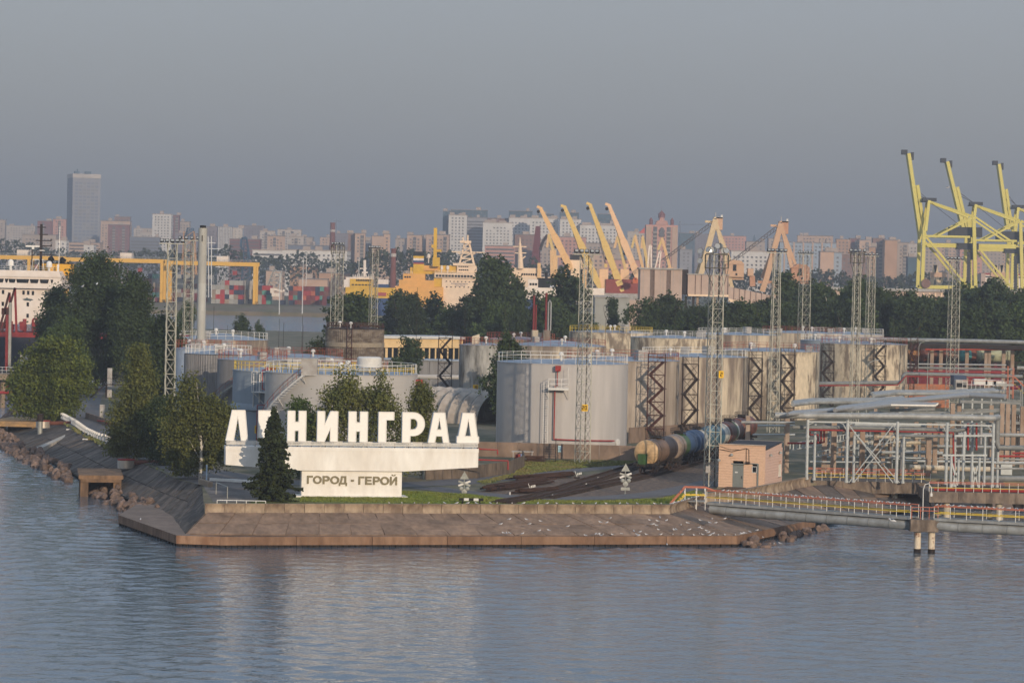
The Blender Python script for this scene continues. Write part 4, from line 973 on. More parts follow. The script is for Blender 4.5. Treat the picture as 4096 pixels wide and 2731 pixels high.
tank('pale tank roof low behind the fourth tank of the row', 2955, 650, 9.0, 14.5, M_TRUST, M_ROOF, M_RAILW, boxes=2, seed=9)
tank('flat roofed cream tank in the back row nearest the tree belt', 3205, 680, 9.0, 14.6, M_TRUST, M_ROOF, M_RAILR, boxes=2, seed=10)
tank('pale back row tank between two lattice masts', 3390, 690, 8.0, 14.4, M_TPALE, M_ROOF, M_RAILW, boxes=1, seed=11)
tank('cream tank under the rusty vent pipes', 2080, 620, 7.0, 13.2, M_TRUST, M_ROOFR, M_RAILR, boxes=1, seed=12)

# --- zigzag stair towers
def stair_tower(label, px0, px1, ytop, D, m, zb=3.0, zig=None, group=None):
    a, b = at(px0, 1500, D).x, at(px1, 1500, D).x; w = b - a; H = at((px0 + px1) / 2, ytop, D).z - zb; dp = 1.6
    t = thing('stair_tower', label, 'stair tower', ((a + b) / 2, D, zb))
    for sx in (-w / 2, w / 2):
        for sy in (-dp / 2, dp / 2): MB().bar((sx, sy, 0), (sx, sy, H + (1.1 if sy > 0 else 0)), .11).build('leg', m, t)
    n = max(4, int(round(H / 2.05))); br = MB(); hz_ = H / n
    for i in range(n):
        z0, z1 = H * i / n, H * (i + 1) / n; s_ = 1 if i % 2 else -1
        f = MB()
        for y in (-.45, .45): f.bar((-s_ * w * .40, y * .8, z0), (s_ * w * .40, y * .8, z1), .1, .36)
        for k in range(9):
            q = (k + .5) / 9; f.box((-s_ * w * .40 + s_ * w * .8 * q, 0, z0 + (z1 - z0) * q), (.22, .72, .04))
        f.tri((-s_ * w * .40, -.5, z0 + 1), (s_ * w * .40, -.5, z1 + 1), .04)
        f.build('flight', m, t)
        MB().box((s_ * w * .42, 0, z1), (w * .34, dp * 1.02, .08)).build('landing', m, t)
        for y in (-dp / 2, dp / 2):
            br.bar((-w / 2, y, z1), (w / 2, y, z1), .08); br.tri((s_ * w / 2, y, z0), (-s_ * w / 2, y, z1), .028)
        for x in (-w / 2, w / 2): br.tri((x, -dp / 2, z0), (x, dp / 2, z1), .035)
    stuff(br.build('bracing', m, t))
    rail(rl := MB(), [(-w / 2, -dp / 2, H), (w / 2, -dp / 2, H), (w / 2, dp / 2, H)], 1.1, 1.2, .035); rl.build('railing', m, t)
    return t
stair_tower('reddish brown zigzag stair tower beside the big grey tank', 2592, 2660, 1446, 436, M_REDBR)
stair_tower('black zigzag stair tower between the beige and streaked cream tanks', 2731, 2793, 1456, 443, M_BLACKST)
stair_tower('black stair tower on the near flank of the fourth tank, taller chevrons', 2995, 3048, 1432, 506, M_BLACKST)
stair_tower('black stair tower in front of the peeling fourth tank with a yellow plate', 3122, 3178, 1418, 508, M_BLACKST)
stair_tower('brown stair tower against the dull blue grey tank', 3284, 3334, 1402, 571, M_BLACKST)
stair_tower('narrow black stair tower on the last tank of the row', 3494, 3540, 1382, 570, M_BLACKST)
stair_tower('dark red stair tower beside the red shed', 3640, 3668, 1372, 590, M_REDBR)
stair_tower('black stair tower between the yellow building and the mottled tank', 1752, 1806, 1352, 508, M_BLACKST)

# --- brown ribbed silo
tS, HS = tank('brown ribbed round silo with rusty debris on top', 1416, 560, 5.35, 15.8, mat('silo_brown', (126, 116, 104), .85, var=.15, scale=.6, col2=(84, 72, 62), streak=.35, sharp=.15), mat('debris_rust', (78, 60, 50), .9, var=.25, scale=1.2), None, name='silo', corr=True, boxes=0)
mb = MB()
for i in range(46):
    a = rng.uniform(0, 6.28); q = rng.uniform(0, 5); mb.box((q * math.cos(a), q * math.sin(a), HS + .45 + rng.uniform(0, .35)), (rng.uniform(.3, 1.6), rng.uniform(.1, .5), rng.uniform(.1, .5)), rng.uniform(0, 3))
stuff(mb.build('roof_debris', mat('debris_rust', (88, 58, 46)), tS))
for z in (3.4, 6.5, 9.6): MB().lathe((0, 0, 0), [(5.42, z), (5.48, z), (5.48, z + .8), (5.42, z + .8)], 60).build('hoop', mat('silo_pale', (152, 140, 122), .85, var=.12, scale=.8), tS)
mb = MB(); rail(mb, circle((0, 0, HS + .1), 5.2, 24), 1.0, 1.4, .05, close=True)
for dx in (-1.1, -.2): mb.bar((dx, -5.6, 0), (dx, -5.6, HS + .6), .12)
for i in range(12): mb.bar((-1.1, -5.6, i * 1.05), (-.2, -5.6, i * 1.05), .08); mb.tri((-1.1, -5.6, i * 1.05), (-.2, -5.6, i * 1.05 + 1.05), .05)
mb.build('ladder', M_REDBR, tS)

# --- white chimney
pc = at(803, 1386, 470); zc = 3.0
tc_ = thing('chimney', 'tall round white steel chimney standing among the tanks', 'chimney', (pc.x, 470, zc)); hc = at(808, 912, 470).z - zc; rc_ = 17.5 / ppm(470)
m_ch = mat('chimney_white', (184, 184, 178), .6, var=.06, scale=.3, col2=(158, 156, 148), streak=6, sharp=.2)
n_s = 7
for i in range(n_s):
    MB().lathe((0, 0, 0), [(rc_ + .03, hc * i / n_s), (rc_ + .03, hc * i / n_s + .1), (rc_, hc * i / n_s + .11), (rc_, hc * (i + 1) / n_s - .003)], 28).build('stack_ring', m_ch, tc_)
MB().lathe((0, 0, 0), [(rc_ * .7, hc), (rc_ * .7, hc + .35), (rc_ * .55, hc + .4)], 20).build('stack_lip', M_INK, tc_)
mb = MB(); mb.tri((.1, -rc_ - .1, 0), (.1, -rc_ - .1, hc * .3), .03); mb.box((.0, -rc_ - .05, hc - 1.6), (.12, .15, .9)); mb.build('conductor', M_BLACKST, tc_)

# --- containment walls, little signs
M_WALLB = mat('wall_brown', (140, 120, 104), .92, var=.14, scale=.3, col2=(110, 94, 82), streak=1.5, sharp=.2)
def panel_wall2(label, pts, h, seg=2.6, thick=.25, m=M_WALLB, z=3.0, name='concrete_wall'):
    P = resample(pts, max(1, int(round(length(pts) / seg)))); t = thing(name, label, 'wall', (P[0].x, P[0].y, z))
    me = {}
    for a, b in zip(P[:-1], P[1:]):
        d = (b - a); ln = d.length; c = (a + b) / 2 - P[0]
        k = round(ln, 2)
        if k not in me: me[k] = MB().box((0, 0, 0), (ln - .04, thick, h)).mesh('wall_panel', m)
        link('wall_panel', me[k], t, (c.x, c.y, h / 2 + rng.uniform(-.015, .015)), (0, 0, math.atan2(d.y, d.x)))
    return t
w0, w1 = G(1908, 1824), G(2560, 1842)
panel_wall2('long low brown concrete wall in front of the big grey tank', [w0, w1], 1.9)
panel_wall2('low brown wall continuing behind the tank wagons', [at(2515, 1800, 432), at(3000, 1800, 462)], 2.2)
panel_wall2('weathered concrete plank fence to the right of the sign beam', [G(1700, 1918), G(1905, 1912), G(2040, 1893), G(2096, 1868), G(2090, 1850)], 1.5, 1.2, .15, mat('fence_brown', (112, 98, 84), .92, var=.2, scale=.6, col2=(84, 74, 64), streak=3, rand=.1), name='plank_fence')
# ------------------------------------------------------------------ lattice floodlight masts
M_MAST = mat('mast_steel', (172, 170, 156), .6, metal=.1, var=.12, scale=1.0)
M_MASTD = mat('mast_dark', (88, 86, 80), .65, var=.15)
M_LAMP = mat('lamp_housing', (40, 42, 44), .5, var=.1)
M_LENS = mat('lamp_glass', (150, 154, 156), .15, var=.05, spec=.6)
def lamp_mesh():
    mb = MB(); mb.box((0, 0, 0), (.52, .34, .42)); mb.mi(1).box((0, -.18, 0), (.38, .03, .28)); mb.mi(0).tri((0, 0, -.2), (0, 0, -.5), .04); return mb.mesh('floodlight', [M_LAMP, M_LENS])
def round_lamp_mesh():
    mb = MB(); mb.lathe((0, 0, 0), [(.02, -.35), (.2, -.24), (.33, 0), (.36, .04)], 16); mb.mi(1).lathe((0, 0, 0), [(.31, .02), (.01, .0)], 16); return mb.mesh('floodlight', [M_GALV, M_LENS])
def lattice_mast(label, px, D, ytop, wb, wt, n=14, zb=3.0, lamps=5, lamp_w=2.2, rz=.35, kind='row', m=None, plat=0.0, pxb=None, gulls=0):
    m = m or M_MAST; x = at(px, ytop, D).x; H = at(px, ytop, D).z - zb; rb = (pxb if pxb is not None else px)
    t = thing('lattice_mast', label, 'floodlight mast', (x, D, zb)); key = ('mast', round(H, 1), wb, wt, n)
    ca, sa = math.cos(rz), math.sin(rz)
    def cor(f, k):
        w = (wb + (wt - wb) * min(1, f * 1.15)) / 2; dx, dy = ((-w, -w), (w, -w), (w, w), (-w, w))[k]; return Vector((dx * ca - dy * sa, dx * sa + dy * ca, H * f))
    for k in range(4):
        mb = MB(); mb.bar(cor(0, k), cor(.87, k), .11); mb.bar(cor(.87, k), cor(1, k), .11); mb.build('leg', m, t)
    br = MB()
    for i in range(n):
        f0, f1 = i / n, (i + 1) / n
        for k in range(4):
            a, b, c, d = cor(f0, k), cor(f0, (k + 1) % 4), cor(f1, k), cor(f1, (k + 1) % 4)
            br.bar(c, d, .055); br.tri(a, d, .028); br.tri(b, c, .028)
    stuff(br.build('bracing', m, t))
    mb = MB()
    if plat:
        mb.box((0, 0, H - 1.6), (plat, plat * .7, .12)); rail(mb, [(-plat / 2, -plat * .35, H - 1.6), (plat / 2, -plat * .35, H - 1.6), (plat / 2, plat * .35, H - 1.6), (-plat / 2, plat * .35, H - 1.6)], 1.5, .5, .035, close=True)
        mb.tri((-plat / 2, 0, H - 1.7), cor(.86, 0), .05); mb.tri((plat / 2, 0, H - 1.7), cor(.86, 1), .05)
    mb.box((0, 0, H), (max(lamp_w, wt + .3), wt * 1.05, .12)); mb.build('platform', M_MASTD if plat else m, t)
    if kind == 'row':
        lm = shared('lamp', lamp_mesh)
        for i in range(lamps): link('floodlight', lm, t, (-lamp_w / 2 + lamp_w * (i + .5) / lamps, -.3, H + .42), (R(-18), 0, rng.uniform(-.3, .3)))
    else:
        lm = shared('rlamp', round_lamp_mesh)
        for i in range(lamps): link('floodlight', lm, t, (-lamp_w / 2 + lamp_w * (i + .5) / lamps, -.4, H + rng.choice((.5, .9, .4))), (R(75) + rng.uniform(-.3, .3), 0, rng.uniform(-1.2, 1.2)))
        for q in (0, 1): link('floodlight', lm, t, (-lamp_w * .8, -.2, H + .3 - 1.1 * q), (R(80), 0, -.5))
        MB().bar((-lamp_w * .85, 0, H - 1.6), (-lamp_w * .85, 0, H + .6), .06).build('bracket', M_MASTD, t)
    MB().tri((wt * .2, 0, 0), (wt * .2, 0, H - .2), .05).build('cable', M_BLACKST, t)
    return t
m1 = lattice_mast('lattice mast with a fan of floodlights, nearest the white chimney', 690, 402, 975, 1.28, 1.2, 14, lamps=5, lamp_w=3.4, rz=.2)
m2 = lattice_mast('lattice mast with a row of floodlights touching the chimney top', 757, 490, 962, 1.5, 1.3, 13, lamps=4, lamp_w=3.8, rz=.3)
m3 = lattice_mast('slim grey lattice mast in front of the big grey tank', 2347, 385, 1018, 1.45, 1.2, 18, lamps=5, lamp_w=3.3, rz=.45)
number_plate(m3, '20', (-.05 + .15, -.78, 7.0), R(-90), .85)
m4 = lattice_mast('thick lattice mast crowned with round searchlights beside the brick hut', 2868, 347, 1016, 1.42, 1.25, 17, lamps=7, lamp_w=2.4, rz=.35, kind='round', plat=2.6)
mb = MB(); mb.box((-.55, -.95, 2.0), (.5, .35, .75)); mb.build('switch_box', M_BOX, m4)
mb = MB(); mb.box((.65, -.85, 2.1), (.45, .4, .7)); mb.build('switch_box', M_BOX, m4)
number_plate(m4, '2', (.72, -.78, 12.8), R(-70), .8)
lattice_mast('yellowish lattice mast before the portal crane with the high cabin', 3108, 470, 1012, 1.5, 1.0, 17, lamps=5, lamp_w=3.2, rz=.2, plat=0)
lattice_mast('lattice mast farther back beside the orange crane cabin', 3222, 620, 1018, 1.9, 1.7, 14, lamps=6, lamp_w=3.2, rz=.4)
lattice_mast('slender lattice mast with a bracketed top by the fifth stair tower', 3430, 505, 1012, 1.3, 1.0, 17, lamps=4, lamp_w=3.0, rz=.2, plat=2.2)
lattice_mast('lattice mast standing close behind the bracketed one', 3486, 625, 1025, 1.6, 1.3, 14, lamps=4, lamp_w=3.0, rz=.3)
lattice_mast('lattice mast before the tall yellow container cranes', 3820, 560, 1042, 1.75, 1.5, 16, lamps=5, lamp_w=3.2, rz=.3)
lattice_mast('tall mast rising behind the left edge of the brown silo', 1352, 640, 982, 2.0, 1.8, 13, lamps=5, lamp_w=2.8, rz=.6, plat=2.8)
lattice_mast('thinner mast rising behind the right part of the brown silo', 1498, 640, 996, 1.6, 1.3, 14, lamps=5, lamp_w=2.6, rz=.4, plat=2.2)
# street lamps and thin poles
def pole(label, px, py, ytop, D, r_=.06, arm=False, m=None, name='lamp_post', zb=3.0, cat='lamp post'):
    x = at(px, 1500, D).x; H = at(px, ytop, D).z - zb
    t = thing(name, label, cat, (x, D, zb)); MB().tube([(0, 0, 0), (0, 0, H * .6), (.05, 0, H)], [r_ * 1.4, r_, r_ * .8], 6).build('pole', m or M_GALV, t)
    if arm:
        MB().tube([(.05, 0, H), (.4, 0, H + .7), (1.4, 0, H + 1.1)], r_ * .8, 5).build('arm', m or M_GALV, t); MB().box((1.7, 0, H + 1.15), (.8, .3, .16)).build('lamp_head', M_LENS, t)
    return t
pole('curved street lamp in front of the last peeling tank', 3468, 1600, 1465, 548, .1, True)
pole('rusty lamp post by the bend of the thick pipe', 3710, 1560, 1410, 545, .08, False, M_GALV)
pole('tilted street lamp beside the red shed', 3672, 1445, 1385, 640, .09, True)
for i, (px, yt, D, lb) in enumerate([(1112, 1090, 1560, 'white light pole by the container yard'), (1204, 1032, 1600, 'slim light pole at the containers'), (1217, 1010, 1750, 'taller light pole behind the containers'), (1427, 1030, 1500, 'light pole in front of the yellow research ship')]):
    pole(lb, px, 1240, yt, D, .22, False, M_RAILW, zb=2.4, name='light_pole')
for i, (px, yt, D) in enumerate([(850, 1225, 560), (906, 1300, 540), (1112, 1275, 520), (1130, 1290, 530), (1205, 1262, 520), (1208, 1300, 560), (1662, 1150, 600), (1855, 1215, 610), (2330, 1100, 640), (2418, 1240, 600), (2528, 1215, 630), (2695, 1190, 630), (2790, 1215, 640), (1268, 1355, 470), (3570, 1265, 690), (3570, 1300, 640)]):
    pole('thin dark lightning rod among the tanks', px, 1400, yt, D, .045, False, M_BLACKST, 'lightning_rod', cat='lightning rod')['group'] = 'lightning rods among the tanks'
# ------------------------------------------------------------------ brick hut beside the thick mast
M_HUT = mat('peach_brick', (210, 174, 146), .85, var=.08, scale=1.2, col2=(168, 92, 76), cover=.70, sharp=.03, streak=.5)
M_HUTSHADE = mat('peach_brick_shaded', (196, 166, 150), .85, var=.1, scale=1.2, col2=(160, 96, 84), cover=.69, sharp=.03, streak=.5)  # same brick, duller and pinker: shade of the less lit walls painted in
M_DOORG = mat('grey_door', (122, 126, 122), .6, var=.06)
M_DARKR = mat('dark_roofing', (62, 62, 66), .9, var=.15)
M_GLASS = mat('dark_glass', (24, 28, 34), .12, var=.1, spec=.6)
hp = G(2873, 1952, 3.0); HRZ = R(-20)
hut = thing('brick_hut', 'small peach brick hut with a grey door beside the thick mast', 'hut', (hp.x, hp.y, 3.0), HRZ)
hw, hd, hh = 5.35, 7.6, 5.0
def brick_wall(name, m, org, ex, w, h, par, holes=()):
    """a wall of courses standing slightly proud of each other"""
    mb = MB(); ez = Vector((0, 0, 1)); ey = Vector((ex[1], -ex[0], 0)); ex = Vector(ex); n = int(h / .30)
    for i in range(n):
        z0, z1 = h * i / n + .008, h * (i + 1) / n - .008; off = rng.uniform(0, .03); cuts = [(0, w)]
        for hx0, hx1, hz0, hz1 in holes:
            if z1 > hz0 and z0 < hz1: cuts = [c for a, b in cuts for c in (((a, min(b, hx0)), (max(a, hx1), b)) if hx0 < b and hx1 > a else ((a, b),)) if c[1] - c[0] > .05]
        for a, b in cuts: mb.prism([(a, z0), (b, z0), (b, z1), (a, z1)], -.25, off, (Vector(org), ex, ez, ey))
    return mb.build(name, m, par)
DX0 = hw * .305; DX1 = DX0 + 1.28
brick_wall('front_wall', M_HUT, (0, 0, .15), (1, 0, 0), hw, hh - .15, hut, [(DX0, DX1, -.2, 2.75), (hw * .73, hw * .73 + .55, 1.9, 2.65)])
brick_wall('side_wall', M_HUTSHADE, (hw, .26, .15), (0, 1, 0), hd - .26, hh - .65, hut, [(hd * .76, hd * .76 + .95, 1.2, 2.6)])
brick_wall('back_wall', M_HUTSHADE, (hw - .26, hd, .15), (-1, 0, 0), hw - .52, hh - .15, hut)
brick_wall('left_wall', M_HUTSHADE, (0, hd, .15), (0, -1, 0), hd - .26, hh - .65, hut)
MB().box((hw / 2, hd / 2, .06), (hw + .2, hd + .2, .16)).build('footing', M_CONC, hut)
FRY = (Vector((0, 0, 0)), Vector((0, 1, 0)), Vector((0, 0, 1)), Vector((1, 0, 0)))
MB().prism([(.27, hh - .5), (hd - .3, hh + .06), (hd - .3, hh + .16), (.27, hh - .38)], .1, hw + .12, FRY).build('roof', M_DARKR, hut)
for x in (.02, hw - .24): MB().prism([(.27, hh - .5), (hd - .28, hh - .5), (hd - .28, hh + .04)], x, x + .22, FRY).build('gable', M_HUTSHADE, hut)
mb = MB()
for c, s_ in (((hw / 2, -.0, hh + .03), (hw + .16, .36, .08)), ((hw / 2, hd, hh + .12), (hw + .16, .36, .08))): MB().box(c, s_).build('coping', mat('coping', (190, 172, 154), .8, var=.1), hut)
d_ = MB().box(((DX0 + DX1) / 2, .06, 1.42), (1.26, .08, 2.6)).build('door', M_DOORG, hut)
MB().box((DX1 - .2, -.0, 1.35), (.06, .1, .3)).build('handle', M_BLACKST, d_); MB().box(((DX0 + DX1) / 2 - .2, .012, 1.9), (.32, .01, .16)).build('notice', M_RAILW, d_)
mb = MB(); mb.box(((DX0 + DX1) / 2, -.02, 2.84), (1.5, .2, .12)); mb.box((hw * .74, -.05, 2.95), (1.2, .12, .1)); mb.build('lintel', M_DOORG, hut)
wx = hw * .73 + .275
wf = MB().box((wx, .0, 2.03 + .25 - .33), (.56, .1, .06)).box((wx, .0, 2.62), (.56, .1, .06)).box((wx - .25, .0, 2.28), (.06, .1, .62)).box((wx + .25, .0, 2.28), (.06, .1, .62)).build('window_frame', M_RAILW, hut)
MB().box((wx, .05, 2.28), (.5, .03, .66)).build('pane', M_GLASS, wf)
wy = .26 + hd * .76 + .47
wf = MB().box((hw + .0, wy, 1.9), (.06, .06, 1.4)).box((hw, wy - .44, 1.9), (.1, .06, 1.4)).box((hw, wy + .44, 1.9), (.1, .06, 1.4)).box((hw + .02, wy, 1.22), (.2, 1.0, .06)).build('window_frame', M_RAILW, hut)
MB().box((hw - .06, wy, 1.9), (.03, .9, 1.36)).build('pane', mat('bright_glass', (196, 176, 140), .1, var=.1, spec=.6), wf)
MB().box((wx + .42, -.06, 1.5), (.16, .12, 2.9)).build('down_pipe', M_DOORG, hut)
for x, y, z, a in ((1.55, -.2, 3.85, 0), (hw + .2, 1.9, 3.85, 1), (hw + .2, 6.0, 3.95, 1), (.1, -.3, 3.2, 0)):
    l_ = MB().lathe((0, 0, 0), [(.02, .18), (.12, .12), (.22, -.1), (.02, -.08)], 12).tri((0, 0, 0), (0, .3, .12), .03).build('wall_lamp', M_GALV, hut); l_.location = (x, y, z); l_.rotation_euler = (0, 0, R(90) * a)
mb = MB(); mb.tube([(.1, -.05, 4.75), (1.2, -.05, 4.45), (2.5, -.05, 4.45), (3.2, -.05, 4.65)], .03, 5); mb.tube([(.1, -.05, 4.4), (1.5, -.05, 4.2), (3.2, -.05, 4.62), (3.5, -.05, 4.5), (3.55, -.05, 3.1)], .04, 5); mb.tube([(3.2, -.06, 4.6), (3.22, -.06, 3.1)], .035, 5); mb.box((3.4, -.1, 3.0), (.5, .25, .25)); mb.build('wiring', M_BLACKST, hut)
mb = MB(); mb.box((2.2, -.95, .12), (2.2, 1.5, .25)); mb.build('doorstep', mat('rusty_plate', (94, 76, 66), .9, var=.2), hut)

# ------------------------------------------------------------------ railway: tracks, wagons, rail stacks, signals
M_RAILST = mat('rail_steel', (76, 60, 52), .6, metal=.3, var=.2)
M_SLEEP = mat('sleeper', (66, 54, 46), .9, var=.25, rand=.2)
def track(label, pts, gauge=1.52, z=3.06):
    P = [G(x, y, z) for x, y in pts]; n = int(length(P) / .62); Q = resample(P, n)
    t = thing('railway_track', label, 'railway track', (Q[0].x, Q[0].y, 0)); t['kind'] = 'structure'
    sl = shared('sleeper', lambda: MB().box((0, 0, 0), (.24, 2.6, .16)).mesh('sleeper', M_SLEEP))
    for i, p in enumerate(Q[:-1]):
        d = (Q[i + 1] - p); link('sleeper', sl, t, (p.x - Q[0].x, p.y - Q[0].y, z + .02), (0, 0, math.atan2(d.y, d.x)))
    for s_ in (-1, 1):
        mb = MB()
        for i in range(0, len(Q) - 4, 4):
            a, b = Q[i], Q[min(i + 4, len(Q) - 1)]; d = (b - a).normalized(); o_ = Vector((-d.y, d.x, 0)) * gauge / 2 * s_ + Vector((0, 0, .2)); mb.bar(a + o_ - Q[0] + Vector((0, 0, z - z + Q[0].z)), b + o_ - Q[0] + Vector((0, 0, Q[0].z)), .09, .17)
        mb.build('rail', M_RAILST, t)
    return Q
TA = track('railway track carrying the tank wagons past the hut', [(2175, 1990), (2312, 1960), (2545, 1911), (2700, 1871), (2830, 1832), (2960, 1788)])
TB_ = track('empty railway track curving beside the tank wagons', [(2120, 1992), (2200, 1970), (2300, 1938), (2393, 1911), (2549, 1862), (2700, 1815)])
track('short rusty track stub running across the lawn edge', [(2010, 2010), (2070, 2000), (2130, 1991)])
def wag_mat(n, c): return mat('wagon_' + n, c, .5, var=.1, scale=.6, col2=tuple(int(v * .62) for v in c), streak=2.0, sharp=.16, cover=.58)
WM = {'cream': wag_mat('cream', (198, 164, 120)), 'tan': wag_mat('tan', (122, 96, 74)), 'grey': wag_mat('grey', (138, 122, 108)), 'green': wag_mat('green', (66, 92, 50)), 'blue': wag_mat('blue', (50, 74, 106)), 'sky': wag_mat('sky', (72, 112, 130)), 'white': wag_mat('white', (204, 200, 188)), 'brown': wag_mat('brown', (92, 58, 50)), 'rust': wag_mat('rust', (122, 72, 52)), 'dark': wag_mat('dark', (60, 50, 46)), 'teal': wag_mat('teal', (70, 132, 128)), 'ochre': wag_mat('ochre', (170, 118, 62)), 'palegr': wag_mat('palegr', (160, 160, 130))}
M_UNDER = mat('underframe', (52, 46, 42), .85, var=.2, scale=1.5)
def wagon(label, loc, rz, bands, cap='cream', tagbox=False, L_=10.6, r_=1.52, group='tank wagons on the siding'):
    t = thing('tank_wagon', label, 'tank wagon', loc, rz, group); zc_ = 2.5; x = -L_ / 2
    rot = lambda o: setattr(o, 'rotation_euler', (0, R(90), 0))
    for f, c in bands:
        x1 = x + L_ * f
        o = MB().lathe((0, 0, 0), [(r_, x + .004), (r_, x1 - .004)], 36).build('barrel', WM[c], t); rot(o); o.location = (0, 0, zc_); x = x1
    for s_ in (-1, 1):
        pr = [(.01, s_ * (L_ / 2 + .42)), (.7, s_ * (L_ / 2 + .38)), (1.2, s_ * (L_ / 2 + .25)), (1.45, s_ * (L_ / 2 + .1)), (r_, s_ * L_ / 2)]
        if s_ > 0: pr = pr[::-1]
        o = MB().lathe((0, 0, 0), pr, 36).build('end_cap', WM[cap if s_ < 0 else bands[-1][1]], t); rot(o); o.location = (0, 0, zc_)
    for s_ in (-1, 1):
        o = MB().lathe((0, 0, 0), [(r_ + .03, s_ * L_ * .36 - .08), (r_ + .03, s_ * L_ * .36 + .08)], 30).build('strap', M_UNDER, t); rot(o); o.location = (0, 0, zc_)
    mb = MB(); mb.box((0, 0, .98), (L_ + 1.0, .5, .4))
    for s_ in (-1, 1):
        mb.box((s_ * (L_ / 2 + .4), 0, 1.05), (.25, 2.9, .4)); mb.box((s_ * L_ * .36, 0, 1.35), (.9, 2.5, .5))
        for y in (-.9, .9): mb.box((s_ * (L_ / 2 + .75), y, 1.05), (.5, .28, .28))
    mb.build('underframe', M_UNDER, t)
    bog = shared('bogie', lambda: [m for m in [MB()] if [m.box((0, y, .62), (2.5, .2, .3)) for y in (-1.0, 1.0)]][0].box((0, 0, .6), (.4, 2.2, .3)).mesh('bogie', M_UNDER))
    wh = shared('wheel', lambda: MB().lathe((0, 0, 0), [(.01, -.07), (.47, -.07), (.5, -.05), (.47, .07), (.01, .07)], 18).mesh('wheel', M_RAILST))
    for s_ in (-1, 1):
        b_ = link('bogie', bog, t, (s_ * L_ * .36, 0, 0))
        for dx in (-.93, .93):
            for y in (-.78, .78): link('wheel', wh, b_, (dx, y, .49), (R(90), 0, 0))
    mb = MB(); mb.lathe((0, 0, zc_), [(.55, r_ - .1), (.55, r_ + .28), (.5, r_ + .34), (.01, r_ + .36)], 16); mb.build('dome', M_UNDER, t)
    mb = MB(); mb.box((0, 0, zc_ + r_ + .12), (3.0, 1.5, .05)); rail(mb, [(-1.5, -.75, zc_ + r_ + .12), (1.5, -.75, zc_ + r_ + .12), (1.5, .75, zc_ + r_ + .12), (-1.5, .75, zc_ + r_ + .12)], .55, .75, .025, close=True)
    for y in (-1.05, 1.05): mb.tri((.9, y * 1.25, 1.1), (.4, y * .75, zc_ + r_ + .12), .03); mb.tri((.5, y * 1.25, 1.1), (.0, y * .75, zc_ + r_ + .12), .03)
    mb.build('catwalk', M_UNDER, t)
    if tagbox: MB().box((-L_ / 2 - .5, .35, zc_ - .75), (.2, 1.1, 1.25)).build('end_plate', mat('plate_green', (60, 92, 50), .7, var=.2), t)
    return t
WG = [('cream ended tank wagon at the head of the train, a green plate on its end', [(.55, 'tan'), (.45, 'dark')], 'cream', True),
      ('grey, green and blue banded tank wagon, second in the train', [(.3, 'grey'), (.25, 'green'), (.45, 'blue')], 'grey', False),
      ('blue and light blue tank wagon with a white stripe, third in the train', [(.38, 'blue'), (.16, 'white'), (.46, 'sky')], 'blue', False),
      ('light blue tank wagon with a cream tail partly behind the thick mast', [(.6, 'sky'), (.4, 'white')], 'sky', False),
      ('brown tank wagon with green and white stripes behind the hut', [(.4, 'brown'), (.12, 'green'), (.1, 'white'), (.38, 'brown')], 'brown', False),
      ('rusty red brown tank wagon, last of the train before the pipe rack', [(.5, 'brown'), (.5, 'rust')], 'rust', False)]
# place the wagons along the track
def along(Q, s):
    for a, b in zip(Q[:-1], Q[1:]):
        l_ = (b - a).length
        if s <= l_: return a + (b - a) * (s / l_), math.atan2((b - a).y, (b - a).x)
        s -= l_
    d = (Q[-1] - Q[-2]).normalized(); return Q[-1] + d * s, math.atan2(d.y, d.x)
best = min(range(len(TA)), key=lambda i: (TA[i] - G(2592, 1902, 3.06)).length); s0 = length(TA[:best + 1]) if best else 0
for i, (lb, bands, cap, tb) in enumerate(WG):
    p, a = along(TA, s0 + 5.6 + i * 12.3); wagon(lb, (p.x, p.y, 3.27), a, bands, cap, tb)
# stacked old rails
def rail_pile(label, px0, py0, px1, py1, n, w, h):
    a, b = G(px0, py0, 3.0), G(px1, py1, 3.0); d = (b - a); c = (a + b) / 2; rz = math.atan2(d.y, d.x); L_ = d.length
    t = thing('rail_pile', label, 'rail pile', (c.x, c.y, 3.0), rz)
    bm_ = MB().box((0, 0, -.06), (1, .15, .03)).box((0, 0, 0), (1, .03, .12)).box((0, 0, .07), (1, .08, .04)).mesh('old_rail', mat('old_rail_rust', (74, 54, 46), .9, var=.25, rand=.25))
    for i in range(n):
        k = rng.random(); link('old_rail', bm_, t, (rng.uniform(-.06, .06) * L_, rng.uniform(-w, w) * (1 - .5 * k), .1 + h * k), (0, rng.uniform(-.01, .01), rng.uniform(-.06, .06)), (L_ * rng.uniform(.6, 1), 1, 1))
    return t
rail_pile('long pile of rusty old rails nearest the sign', 1935, 1968, 2200, 1925, 26, 1.3, .5)
rail_pile('second heap of rusty rails beyond the first', 2060, 1925, 2300, 1905, 22, 1.4, .5)
rail_pile('short heap of rusty rails by the white switch stand', 2050, 1975, 2240, 1962, 14, .8, .35)
